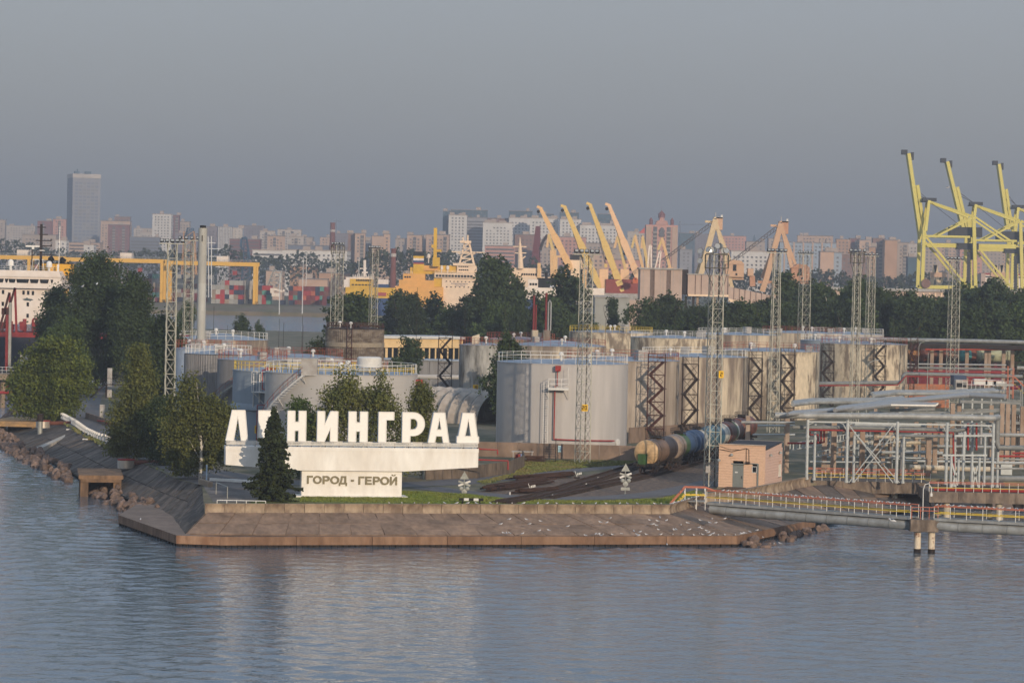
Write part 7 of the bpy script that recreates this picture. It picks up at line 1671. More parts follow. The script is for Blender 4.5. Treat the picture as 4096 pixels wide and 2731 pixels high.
stack(1155, 1325, 1735, 4, ['red', 'brown', 'navy', 'maroon', 'orange', 'navy', 'teal', 'maroon'], 6)
stack(1120, 1180, 1712, 1, ['navy', 'blue', 'red', 'navy'], 7); stack(1290, 1330, 1715, 3, ['maroon', 'grey', 'navy'], 8)
stack(585, 640, 1704, 1, ['maroon', 'maroon', 'brown'], 9)
# yellow gantries of the yard
M_GANT = mat('gantry_yellow', (222, 172, 66), .55, var=.06)
def gantry(label, px0, px1, pleg0, pleg1, py0, D=1700):
    o = at(px0, 1050, D); t = thing('gantry_crane', label, 'gantry crane', (o.x, D, YZ)); zt_ = at((px0 + px1) / 2, py0, D).z - YZ; w = at(px1, 1050, D).x - o.x
    for y in (0, 14): MB().box((w / 2, y, zt_ - 1), (w, 1.6, 2.2)).build('girder', M_GANT, t)
    for p in (pleg0, pleg1):
        x = at(p, 1050, D).x - o.x
        for y in (0, 14): MB().bar((x, y, 0), (x, y, zt_ - 2), 2.0, 1.6).build('leg', M_GANT, t)
        MB().box((x, 7, 1.0), (1.6, 18, 1.2)).build('sill_beam', M_GANT, t)
    MB().box((w * .62, 7, zt_ + 1.6), (6.5, 8, 3.4)).build('trolley', M_SHIPW, t); MB().box((w * .75, 7, zt_ - 6), (2.4, 2.4, 2.2)).build('cab', M_RED, t)
    mb = MB(); rail(mb, [(0, -1, zt_ + .1), (w, -1, zt_ + .1)], 1.2, 3, .09); mb.build('railing', M_GALV, t)
gantry('long yellow gantry crane with its end leg beside the channel yard', 655, 1030, 672, 1020, 1047)
gantry('yellow gantry crane between the big domed tree and the lattice masts', 240, 660, 256, 648, 1034)
gantry('yellow gantry crane running behind the white tanker', -180, 250, -160, 116, 1022)
# blue crane, tan lattice crane, white handler, aerials
M_BLUEC = mat('crane_blue', (52, 82, 108), .6, var=.1)
def lattice_boom(mb, a, b, w, n, r_=.2):
    a, b = Vector(a), Vector(b); d = (b - a).normalized(); s = Vector((-d.z, 0, d.x)) * w / 2; q = Vector((0, 1, 0)) * w / 2
    cs = [s + q, s - q, -s - q, -s + q]
    for c in cs: mb.bar(a + c, b + c * .6, r_ * 1.6)
    for i in range(n):
        for k in range(4): mb.tri(a.lerp(b, i / n) + cs[k] * (1 - .4 * i / n), a.lerp(b, (i + 1) / n) + cs[(k + 1) % 4] * (1 - .4 * (i + 1) / n), r_)
def crane_plain(name, label, px, D, parts, cat='crane', z=YZ):
    o = at(px, 1150, D); t = thing(name, label, cat, (o.x, D, z)); L0 = Vector((o.x, D, z))
    for nm, m, kind, pts, w in parts:
        P = [at(x, y, D) - L0 for x, y in pts]; mb = MB()
        if kind == 'bar':
            for a, b in zip(P[:-1], P[1:]): mb.bar(a, b, w, w * .9)
        elif kind == 'lat':
            for a, b in zip(P[:-1], P[1:]): lattice_boom(mb, a, b, w, 8)
        elif kind == 'box':
            c = (P[0] + P[1]) / 2; mb.box(c, (abs(P[1].x - P[0].x), w, abs(P[1].z - P[0].z)))
        elif kind == 'wire':
            for a, b in zip(P[:-1], P[1:]): mb.tri(a, b, w)
        elif kind == 'taper':
            n_ = len(P); 
            for i in range(n_ - 1):
                w0, w1 = w[i], w[i + 1]; a, b = P[i], P[i + 1]; d = (b - a).normalized(); s = Vector((-d.z, 0, d.x)); y = Vector((0, 1, 0))
                vs = [a - s * w0 / 2 - y * w0 / 2, a + s * w0 / 2 - y * w0 / 2, a + s * w0 / 2 + y * w0 / 2, a - s * w0 / 2 + y * w0 / 2, b - s * w1 / 2 - y * w1 / 2, b + s * w1 / 2 - y * w1 / 2, b + s * w1 / 2 + y * w1 / 2, b - s * w1 / 2 + y * w1 / 2]
                mb.add(vs, [(3, 2, 1, 0), (4, 5, 6, 7), (0, 1, 5, 4), (1, 2, 6, 5), (2, 3, 7, 6), (3, 0, 4, 7)])
        mb.build(nm, m, t)
    return t
crane_plain('harbour_crane', 'blue harbour crane standing behind the container stacks', 985, 1900, [('tower', M_BLUEC, 'lat', [(985, 1180), (984, 1060)], 7), ('mast', M_BLUEC, 'lat', [(984, 1060), (982, 950)], 3.2), ('jib', M_BLUEC, 'bar', [(985, 950), (966, 955), (964, 990), (975, 998)], 1.6), ('stay', M_BLUEC, 'bar', [(986, 955), (1000, 1035)], 1.2)])
crane_plain('lattice_crane', 'tan lattice boom crane behind the second mast near the chimney', 757, 1850, [('tower', mat('crane_tan', (196, 150, 104), .6, var=.1), 'lat', [(757, 1180), (757, 925)], 10), ('boom', mat('crane_tan', (196, 150, 104)), 'lat', [(772, 1020), (784, 1130)], 3), ('head', M_BLUEC, 'lat', [(757, 960), (762, 912)], 6)])
crane_plain('reach_stacker', 'white wheeled container handler between the container stacks', 1110, 1712, [('body', M_SHIPW, 'box', [(1088, 1172), (1122, 1186)], 5), ('cabin', M_SHIPW, 'box', [(1082, 1152), (1096, 1172)], 4), ('boom', M_SHIPW, 'bar', [(1094, 1156), (1130, 1165), (1138, 1160)], 1.2)], 'vehicle')
crane_plain('grey_machine', 'grey lattice ship loader beyond the container handler', 1105, 1800, [('frame', M_GALV, 'lat', [(1092, 1160), (1112, 1080)], 8), ('arm', M_SHIPW, 'bar', [(1100, 1098), (1122, 1098), (1120, 1130), (1106, 1130)], 1.6)], 'machine')
crane_plain('aerial_mast', 'white aerial mast with cross yards beside the chimney', 840, 1600, [('mast', M_RAILW, 'bar', [(835, 1190), (833, 945)], .5), ('second_mast', M_RAILW, 'bar', [(846, 1190), (846, 945)], .5), ('yards', M_RAILW, 'wire', [(828, 972), (862, 972)], .22), ('yard', M_RAILW, 'wire', [(836, 995), (885, 996)], .22), ('yard', M_RAILW, 'wire', [(838, 1026), (893, 1026)], .22), ('yard', M_RAILW, 'wire', [(862, 1068), (905, 1070)], .22)], 'mast')

# ------------------------------------------------------------------ ships
M_YSHIP = mat('ship_yellow', (214, 168, 40), .55, var=.08, scale=.2)
M_OSHIP = mat('ship_orange', (226, 166, 84), .55, var=.06, scale=.2)
M_CREAM = mat('ship_cream', (232, 204, 172), .55, var=.06, scale=.2)
M_NAVY = mat('ship_blue', (44, 70, 112), .55, var=.08)
def block_ship(name, label, px, D, parts, z=0.0, cat='ship'):
    o = at(px, 1150, D); t = thing(name, label, cat, (o.x, D, z)); L0 = Vector((o.x, D, z)); out = {}
    for nm, m, x0, x1, y0, y1, dy, dep in parts:
        a, b = at(x0, y0, D) - L0, at(x1, y1, D) - L0
        zt_, zb_ = max(a.z, b.z), min(a.z, b.z); zmid = None
        a2, b2 = at((x0 + x1) / 2, y0, D) - L0, at((x0 + x1) / 2, y1, D) - L0
        out[nm] = MB().box(((a.x + b.x) / 2, dy + dep / 2, (a2.z + b2.z) / 2), (b.x - a.x, dep, a2.z - b2.z)).build(nm, m, t)
    return t, L0
def ship_windows(t, L0, px0, px1, py0, py1, D, n, dy, m=M_GLASS, slope=.021, gap=.3):
    for i in range(n):
        a = px0 + (px1 - px0) * (i + gap / 2) / n; b = px0 + (px1 - px0) * (i + 1 - gap / 2) / n; off = (a - px0) * slope
        p, q = at(a, py0 + off, D) - L0, at(b, py1 + off, D) - L0; MB().box(((p.x + q.x) / 2, dy - .06, (p.z + q.z) / 2), (q.x - p.x, .16, p.z - q.z)).build('window', m, t)
D1 = 1480
t, L0 = block_ship('research_ship', 'yellow supply ship with a white wheelhouse and blue hull among the trees', 1470, D1, [
 ('hull', M_NAVY, 1400, 1580, 1192, 1262, 0, 14), ('main_deck', M_YSHIP, 1382, 1580, 1150, 1193, .3, 13), ('house', M_YSHIP, 1400, 1490, 1116, 1150, .2, 11), ('wheelhouse', M_SHIPW, 1410, 1492, 1105, 1119, 1.5, 10), ('bow_screen', M_SHIPW, 1376, 1402, 1118, 1150, .6, 10), ('bow_house', M_SHIPW, 1384, 1412, 1108, 1126, 1, 9),
 ('funnel', M_SHIPW, 1511, 1552, 1118, 1137, 2, 8), ('funnel_band', M_NAVY, 1511, 1552, 1137, 1151, 2.1, 7.8), ('red_tank', mat('dull_red', (170, 74, 66), .6), 1511, 1545, 1170, 1183, -.3, 5)])
ship_windows(t, L0, 1424, 1484, 1117, 1124, D1, 9, 0); ship_windows(t, L0, 1405, 1485, 1136, 1141, D1, 6, .15)
mb = MB(); mb.bar(at(1457, 1108, D1) - L0 + Vector((0, 4, 0)), at(1458, 1040, D1) - L0 + Vector((0, 4, 0)), 1.2); mb.bar(at(1438, 1074, D1) - L0 + Vector((0, 4, 0)), at(1466, 1074, D1) - L0 + Vector((0, 4, 0)), .5); mb.bar(at(1446, 1090, D1) - L0 + Vector((0, 4, 0)), at(1470, 1090, D1) - L0 + Vector((0, 4, 0)), .7); mb.build('mast', M_SHIPW, t)
mb = MB()
for i in range(10): mb.bar(at(1412 + i * 9, 1106, D1) - L0, at(1412 + i * 9, 1098 - (i * 7) % 6, D1) - L0, .3)
mb.build('antennas', M_SHIPW, t)
# hull name in pale letters
o_ = at(1441, 1208, D1) - L0; h_ = (at(1441, 1201, D1) - at(1441, 1210, D1)).z
nm_ = MB()
for k, (poly, hole) in enumerate((([(.38, 0), (.62, 0), (.62, .76), (1, .76), (1, 1), (0, 1), (0, .76), (.38, .76)], None), SG['О'], SG['Р'])):
    sc = lambda l: [(a * h_ * .95 + k * h_ * 1.2, b * h_) for a, b in l]; glyph_faces(sc(poly), sc(hole) if hole else None, nm_, -.12, .0, (o_, Vector((1, 0, 0)), Vector((0, 0, 1)), Vector((0, 1, 0))))
nm_.build('hull_name', M_SHIPW, t)
D2 = 1360
t, L0 = block_ship('icebreaker', 'large orange yellow icebreaker with a striped funnel and white bridge front', 1740, D2, [
 ('hull', M_OSHIP, 1580, 1772, 1146, 1230, 0, 18), ('lower_house', M_OSHIP, 1596, 1736, 1120, 1147, .4, 15), ('mid_house', M_OSHIP, 1612, 1700, 1095, 1121, .8, 13), ('aft_house', M_YSHIP, 1640, 1780, 1070, 1096, 3, 12), ('top_house', M_OSHIP, 1694, 1752, 1062, 1082, 2.2, 10), ('yellow_deck', M_YSHIP, 1750, 1830, 1062, 1090, 3.2, 10),
 ('yellow_side', M_YSHIP, 1735, 1772, 1095, 1147, 1.4, 14), ('bridge_front', M_CREAM, 1768, 1912, 1112, 1200, 1.0, 16), ('bridge', M_CREAM, 1738, 1900, 1092, 1112, .1, 17), ('monkey_island', M_CREAM, 1828, 1906, 1062, 1092, 2, 10), ('mast_house', M_CREAM, 1812, 1900, 1053, 1063, 1.6, 11), ('deck_below', M_CREAM, 1768, 1912, 1200, 1240, 1.2, 16),
 ('funnel', M_YSHIP, 1653, 1694, 1053, 1096, 2, 8), ('funnel_red', M_RED, 1653, 1694, 1050, 1056, 1.9, 8.2), ('funnel_blue', M_NAVY, 1653, 1694, 1042, 1050, 1.9, 8.2), ('funnel_white', M_SHIPW, 1653, 1694, 1033, 1042, 1.9, 8.2), ('funnel_yellow', M_YSHIP, 1653, 1694, 1024, 1033, 1.9, 8.2), ('funnel_top', M_INK, 1653, 1694, 1006, 1024, 1.9, 8.2)])
ship_windows(t, L0, 1742, 1892, 1098, 1107, D2, 12, .05, gap=.25); ship_windows(t, L0, 1832, 1874, 1064, 1068, D2, 5, 1.9); ship_windows(t, L0, 1834, 1874, 1077, 1082, D2, 5, 1.9); ship_windows(t, L0, 1616, 1644, 1104, 1111, D2, 3, .7); ship_windows(t, L0, 1778, 1900, 1123, 1127, D2, 8, .95, gap=.7); ship_windows(t, L0, 1778, 1900, 1145, 1149, D2, 7, .95, gap=.7)
mb = MB()
for i in range(13): p = at(1806 + i * 5.2, 1134 + i * .11, D2) - L0; mb.box((p.x, .95, p.z), (.3, .14, .45))
for i in range(9): p = at(1822 + i * 4.6, 1141.5 + i * .1, D2) - L0; mb.box((p.x, .95, p.z), (.26, .14, .4))
mb.build('name_lettering', M_NAVY, t)
mb = MB(); mb.bar(at(1740, 1062, D2) - L0, at(1742, 912, D2) - L0, 1.5); mb.bar(at(1726, 985, D2) - L0, at(1742, 985, D2) - L0, 1.4); mb.bar(at(1740, 1003, D2) - L0, at(1766, 1003, D2) - L0, 1.0); mb.box(at(1745, 1048, D2) - L0, (3.2, 3, 4)); mb.build('derrick_mast', M_YSHIP, t)
mb = MB(); A_ = [at(x, y, D2) - L0 for x, y in ((1838, 1055), (1894, 1055), (1858, 972), (1876, 972))]
for dy in (0, 6):
    q = Vector((0, 2 + dy, 0)); q2 = Vector((0, 4 + dy * .3, 0)); mb.bar(A_[0] + q, A_[2] + q2, .7); mb.bar(A_[1] + q, A_[3] + q2, .7)
    for i in range(4): f, g_ = i / 4, (i + 1) / 4; mb.bar(A_[0].lerp(A_[2], f) + q, A_[1].lerp(A_[3], g_) + q, .4); mb.bar(A_[0].lerp(A_[2], g_) + q, A_[1].lerp(A_[3], g_) + q, .5)
mb.box(at(1862, 967, D2) - L0 + Vector((0, 4, 0)), (5, 4, 1)); mb.bar(at(1852, 968, D2) - L0 + Vector((0, 4, 0)), at(1852, 948, D2) - L0 + Vector((0, 4, 0)), .5); mb.bar(at(1871, 968, D2) - L0 + Vector((0, 4, 0)), at(1871, 940, D2) - L0 + Vector((0, 4, 0)), .6); mb.bar(at(1806, 1007, D2) - L0 + Vector((0, 4, 0)), at(1938, 1010, D2) - L0 + Vector((0, 4, 0)), .5)
mb.bar(at(1830, 1009, D2) - L0 + Vector((0, 4, 0)), at(1846, 1022, D2) - L0 + Vector((0, 4, 0)), .5); mb.bar(at(1905, 1009, D2) - L0 + Vector((0, 4, 0)), at(1884, 1022, D2) - L0 + Vector((0, 4, 0)), .5); mb.build('lattice_mast', M_CREAM, t)
mb = MB(); rail(mb, [at(1615, 1095, D2) - L0, at(1650, 1096, D2) - L0], 1.1, 2, .1); rail(mb, [at(1740, 1092, D2) - L0, at(1828, 1094, D2) - L0], 1.2, 2, .1); mb.build('railings', M_CREAM, t)
for px, py, r_ in ((1714, 1025, .9), (1766, 1072, .7), (1790, 1072, .8)): q = at(px, py, D2) - L0; dm = MB().lathe((q.x, 3, q.z), [(.3, -3), (.3, -.8), (r_, -.7), (r_, .4), (r_ * .6, 1), (.01, 1.2)], 12).build('radar_dome', M_SHIPW, t)
# cargo ship with four deck cranes
D3 = 1150; M_JIB = mat('jib_yellow', (222, 180, 126), .55, var=.05); M_JIB2 = mat('jib_olive', (214, 182, 110), .55, var=.05); M_HOLD = mat('hatch_redbrown', (140, 70, 62), .7, var=.1); M_JIB4 = mat('jib_peach', (226, 186, 146), .55, var=.05)
t, L0 = block_ship('cargo_ship', 'cargo ship with a red brown hatch and four raised deck cranes', 2400, D3, [('hull', M_BOX, 2230, 2590, 1172, 1235, 0, 22), ('hatch', M_HOLD, 2425, 2562, 1118, 1176, 5, 14), ('aft_house', M_CREAM, 2270, 2330, 1040, 1174, 6, 12), ('aft_funnel', M_DARKR, 2284, 2320, 1018, 1040, 7, 8)])
for i, (tip, knee, base, m, lb) in enumerate([((2148, 826), (2163, 836), (2285, 1078), M_JIB, 'outermost peach yellow'), ((2243, 822), (2259, 830), (2400, 1153), M_JIB2, 'olive yellow'), ((2346, 812), (2361, 822), (2490, 1166), M_JIB2, 'tallest yellow'), ((2421, 815), (2437, 824), (2562, 1133), M_JIB4, 'pinkish')]):
    c = thing('deck_crane', f'{lb} deck crane jib raised above the cargo ship', 'ship crane', (L0.x, D3 + 6, 0), 0, 'raised deck cranes of the cargo ship'); O_c = Vector((L0.x, D3 + 6, 0)); P = lambda q: at(q[0], q[1], D3 + 6) - O_c
    mb = MB(); a, b = P(knee), P(base); d = (b - a); s = Vector((-d.normalized().z, 0, d.normalized().x)); pts = [(0, 1.3), (.42, 2.1), (.47, 2.7), (.75, 2.3), (.80, 2.7), (.93, 2.3), (1, 1.3)]
    for (f0, w0), (f1, w1) in zip(pts[:-1], pts[1:]):
        p_, q_ = a + d * f0, a + d * f1; y = Vector((0, .8, 0)); y2 = Vector((0, .8 + f1 * .4, 0))
        mb.add([p_ - s * w0 / 2 - y, p_ + s * w0 / 2 - y, p_ + s * w0 / 2 + y, p_ - s * w0 / 2 + y, q_ - s * w1 / 2 - y2, q_ + s * w1 / 2 - y2, q_ + s * w1 / 2 + y2, q_ - s * w1 / 2 + y2], [(3, 2, 1, 0), (4, 5, 6, 7), (0, 1, 5, 4), (1, 2, 6, 5), (2, 3, 7, 6), (3, 0, 4, 7)])
    mb.build('jib', m, c); MB().bar(P(tip), P(knee) + Vector((.6, 0, 0)), 1.1, 1.0).build('jib_head', m, c)
    mb = MB()
    for f in (.02, .6, .8, .87): q_ = a + d * f - s * 1.25; mb.tube([q_ - Vector((0, .5, 0)), q_ + Vector((0, .5, 0))], .65, 10)
    mb.build('sheave', M_INK, c)
    hx = (2281, 2345, 2431, 2515)[i]; hx0 = (2255, 2318, 2398, 2482)[i]; p_, q_ = P((hx0, 1076)), P((hx, 1178)); MB().box(((p_.x + q_.x) / 2, 2, (p_.z + q_.z) / 2), (q_.x - p_.x, 4, p_.z - q_.z)).build('crane_house', M_JIB4 if i in (2, 3) else M_JIB, c)
    q_ = P((hx - 8, 1070)); MB().bar(q_, q_ + Vector((0, 0, 1.4)), 1.2).build('post_head', m, c)
    wr = MB(); wr.tri(P(knee), P((hx - 8, 1068)), .1); wr.tri(P((knee[0] + 3, knee[1] + 2)), P((hx - 4, 1068)), .1); wr.build('cable', M_BLACKST, c)
crane_plain('grab_bucket', 'orange grab bucket resting on the red brown hatch', 2540, D3 - 3, [('bucket', mat('grab_orange', (196, 104, 66), .7, var=.15), 'box', [(2530, 1118), (2552, 1134)], 4), ('arms', mat('grab_orange', (196, 104, 66)), 'bar', [(2526, 1134), (2541, 1112), (2556, 1134)], 1.0)], 'grab', 0)
t, L0 = block_ship('cream_ship', 'cream ship with a pointed mast behind the tallest dark tree', 2100, 1250, [('hull', M_CREAM, 2040, 2300, 1108, 1240, 0, 14), ('house', M_CREAM, 2046, 2165, 1072, 1109, 1, 11), ('pillar', M_JIB, 2150, 2162, 1052, 1112, -.5, 3), ('mast_post', M_JIB, 2212, 2229, 1030, 1110, -.5, 3), ('mast_top', M_JIB, 2204, 2244, 1022, 1030, -.7, 4)])
ship_windows(t, L0, 2085, 2148, 1093, 1101, 1250, 7, .95); mb = MB(); mb.tube([at(2082, 1075, 1250) - L0, at(2080, 1000, 1250) - L0, at(2080, 950, 1250) - L0], [1.3, .8, .12], 8); mb.bar(at(2052, 986, 1250) - L0, at(2106, 987, 1250) - L0, .4); mb.bar(at(2060, 1012, 1250) - L0, at(2106, 1012, 1250) - L0, .4); mb.bar(at(2082, 1040, 1250) - L0, at(2102, 1025, 1250) - L0, .5); mb.build('mast', M_CREAM, t)
t, L0 = block_ship('black_funnel_ship', 'white ship with a wide black funnel behind the open crowned tree', 2160, 1000, [('hull', M_NAVY, 2060, 2300, 1200, 1250, 0, 12), ('house', M_SHIPW, 2050, 2230, 1150, 1201, .5, 10), ('wheelhouse', M_SHIPW, 2113, 2152, 1118, 1150, 1, 8), ('funnel', M_INK, 2150, 2222, 1112, 1152, 1.5, 8), ('stack', M_INK, 2180, 2191, 1090, 1113, 3, 2)]); ship_windows(t, L0, 2117, 2150, 1144 - 12, 1144 - 3, 1000, 3, .95)
# small luffing cranes and poles behind
for i, (a, b, c, lb) in enumerate([((2470, 945), (2458, 992), (2502, 1078), 'first small luffing crane behind the pinkish jib'), ((2540, 944), (2527, 992), (2573, 1078), 'second small luffing crane, olive, before the pink tower'), ((2570, 948), (2566, 994), (2592, 1072), 'third small luffing crane at the pink tower corner'), ((2648, 955), (2632, 1000), (2680, 1070), 'fourth small luffing crane in front of the pink tower'), ((2195, 938), (2188, 990), (2212, 1000), 'stubby orange crane head beside the first raised jib')]):
    crane_plain('luffing_crane', lb, a[0], 1750, [('jib', M_JIB if i % 2 else M_JIB2, 'bar', [a, c], 1.8), ('fly_jib', M_JIB2 if i % 2 else M_JIB, 'bar', [(a[0] + 4, a[1] - 3), a, b], 1.5), ('tower', M_JIB, 'bar', [c, (c[0] + 3, 1180)], 4)])
crane_plain('grey_crane', 'dark grey curved crane jib by the first raised deck crane', 2170, 1900, [('jib', M_BLACKST, 'bar', [(2160, 1000), (2172, 965), (2190, 940)], 2.0), ('line', M_BLACKST, 'wire', [(2160, 1000), (2157, 1030)], .3)])
crane_plain('red_tower', 'slanting dark red steel tower among the pale city blocks', 2145, 2100, [('shaft', mat('maroon_steel', (104, 50, 54), .7), 'taper', [(2140, 1090), (2152, 905)], (7.5, 3.2))], 'tower')
for i, (a, b) in enumerate([((2600, 1070), (2596, 980)), ((2630, 1072), (2636, 1006))]):
    crane_plain('white_gantry', ['white trestle frame on the shed roof', 'second white trestle frame on the shed roof'][i], a[0], 960, [('frame', M_SHIPW, 'bar', [(a[0] - 10, 1074), (b[0] + 2, b[1]), (b[0] + 8, b[1]), (a[0] + 6, 1076)], .45)], 'frame')
# grey hangar, pale shed, conveyor gallery
M_SHEDP = mat('shed_pale', (182, 160, 146), .75, var=.06, scale=.15); M_SHEDG = mat('hangar_grey', (150, 150, 144), .75, var=.06, scale=.15)
t, L0 = block_ship('grey_hangar', 'plain grey hangar below the cargo ship', 2450, 900, [('wall', M_SHEDG, 2380, 2514, 1190, 1400, 0, 20), ('roof', M_BOX, 2376, 2518, 1186, 1190, -.4, 21), ('annex', M_SHEDP, 2514, 2562, 1200, 1400, 3, 12)], 3.0, 'hangar')
tag(MB().box((0, 0, 0), ((2417 - 2345) / ppm(880), 3, 27 / ppm(880))).build('white_box', M_SHIPW), 'white box body above the grey hangar by the lattice mast', 'box').location = at(2381, 1166, 880)
t, L0 = block_ship('pale_shed', 'tall pale panelled shed with two dark stripes before the portal cranes', 2640, 930, [('wall', M_SHEDP, 2562, 2722, 1078, 1400, 0, 16), ('stripe', mat('shed_stripe', (118, 100, 90), .8), 2602, 2615, 1079, 1300, -.08, .1), ('stripe', mat('shed_stripe', (118, 100, 90)), 2667, 2679, 1080, 1300, -.08, .1), ('roof', M_BOX, 2556, 2730, 1072, 1078, -.5, 17)], 3.0, 'shed')
for i in range(1, 9): p = at(2562 + i * 20 - (8 if i % 2 else 0), 1080, 930) - L0; MB().box((p.x, -.03, p.z / 2), (.1, .1, p.z)).build('seam', M_BOX, t)
t, L0 = block_ship('conveyor_house', 'pale panelled conveyor house on stilts next to the pale shed', 2830, 935, [('wall', M_SHEDP, 2752, 2914, 1100, 1178, 0, 7), ('roof', M_BOX, 2748, 2918, 1096, 1100, -.3, 7.6), ('sill', M_CREAM, 2752, 2914, 1178, 1186, -.1, 7.2), ('shaft', M_BLACKST, 2724, 2752, 1078, 1178, 1, 5)], 3.0, 'conveyor')
for px in (2782, 2806, 2842, 2880, 2912): p = at(px, 1100, 935) - L0; q = at(px, 1178, 935) - L0; MB().box((p.x, -.05, (p.z + q.z) / 2), (.16, .12, p.z - q.z)).build('panel_joint', M_REDBR, t)
for px in (2745, 2775, 2792, 2860): p = at(px, 1186, 935) - L0; MB().bar((p.x, 2, 0), (p.x, 2, p.z), .7).build('stilt', M_BLACKST if px < 2790 else M_COLB, t)
gl = thing('conveyor_gallery', 'long pale conveyor gallery sloping down behind the trees', 'conveyor', at(2914, 1180, 935)); L0 = Vector(gl.location); n = 10
for i in range(n):
    a, b = at(2914 + 22 * i, 1146 + 4.6 * i, 935), at(2914 + 22 * (i + 1), 1146 + 4.6 * (i + 1), 935); h_ = 52 / ppm(935)
    MB().add([a - L0, b - L0, b - L0 - Vector((0, 0, h_)), a - L0 - Vector((0, 0, h_)), a - L0 + Vector((0, 4, 0)), b - L0 + Vector((0, 4, 0)), b - L0 + Vector((0, 4, -h_)), a - L0 + Vector((0, 4, -h_))], [(3, 2, 1, 0), (4, 5, 6, 7), (0, 1, 5, 4), (2, 3, 7, 6)]).build('gallery_panel', M_SHEDP, gl)
    MB().bar(b - L0 + Vector((0, -.05, 0)), b - L0 + Vector((0, -.05, -h_)), .14).build('panel_joint', M_REDBR, gl)
MB().bar(at(2914, 1200, 934) - L0, at(3140, 1250, 934) - L0, .6, .9).build('sill', M_CREAM, gl)
# portal cranes with A-frames
M_PORT = mat('portal_yellow', (204, 182, 146), .6, var=.06); M_PORTO = mat('portal_orange', (196, 160, 130), .6, var=.06)
def portal_crane(label, dx, dy, m, m2, D=1120):
    P = lambda x, y, k=0: at(x + dx, y + dy, D + k); o = P(2860, 1140); t = thing('portal_crane', label, 'portal crane', (o.x, D, YZ)); L0 = Vector((o.x, D, YZ)); b = lambda nm, a, c, w, mm=m: MB().bar(a - L0, c - L0, w, w).build(nm, mm, t)
    b('front_leg', P(2862, 878), P(2804, 1096), 2.0); b('front_leg', P(2868, 886, 5), P(2788, 1096, 5), 1.6); b('rear_leg', P(2864, 888), P(2926, 1142), 1.3); b('rear_leg', P(2874, 920, 5), P(2926, 1060, 5), 1.1); b('lower_leg', P(2804, 1096), P(2786, 1150), 2.0); b('lower_leg', P(2926, 1142), P(2928, 1190), 1.6)
    MB().box(P(2876, 895, 2) - L0, (2.4, 5, 4.6)).build('head', m2, t); MB().box(P(2872, 872, 2) - L0, (3.4, 5, .5)).build('head_platform', m, t); b('aerial', P(2863, 872), P(2863, 850), .25, M_BOX); b('lamp', P(2887, 875), P(2887, 860), .7, M_RAILW)
    b('arm', P(2848, 888), P(2820, 886), .8)
    mb = MB(); lattice_boom(mb, P(2852, 890) - L0, P(2655, 1040) - L0, 1.3, 16, .1); mb.tri(P(2850, 884) - L0, P(2640, 1045) - L0, .14); mb.build('boom', mat('boom_grey', (96, 90, 90), .7), t)
    MB().box(P(2937, 1082, 1) - L0, ((2974 - 2901) / ppm(D), 6, 52 / ppm(D))).build('machine_house', m2, t)
    hx0, hx1 = P(2899, 1056) - L0, P(2976, 1057) - L0; MB().prism([(hx0.x, hx0.z), (hx1.x, hx1.z), (hx1.x - 1.2, hx1.z + 1.2), (hx0.x + 2.8, hx0.z + 1.6)], -2.4, 4.2, (Vector((0, 0, 0)), Vector((1, 0, 0)), Vector((0, 0, 1)), Vector((0, 1, 0)))).build('house_roof', m2, t)
    MB().box(P(2939, 1071, -2.1) - L0, (1.2, .3, 2.3)).build('house_window', M_GLASS, t); MB().box(P(2946, 1097, -2.1) - L0, (.6, .3, .8)).build('house_window', M_GLASS, t)
    b('deck_beam', P(2770, 1112), P(2975, 1114), 1.0, m2); b('pedestal', P(2860, 1112), P(2858, 1180), 6, m2)
portal_crane('portal crane with a yellow A frame behind the thick mast', 0, 0, M_PORT, M_PORTO); portal_crane('orange portal crane farther along the quay with a wide cabin', 262, 16, M_PORTO, mat('portal_deep', (182, 136, 108), .6, var=.08))
crane_plain('crane_cabin', 'small orange cabin on a post left of the second portal crane', 3000, 1118, [('cabin', M_PORTO, 'box', [(2990, 1074), (3012, 1104)], 4), ('post', mat('portal_deep', (182, 136, 108)), 'bar', [(3008, 1104), (3010, 1145)], 2.2)], 'cabin')
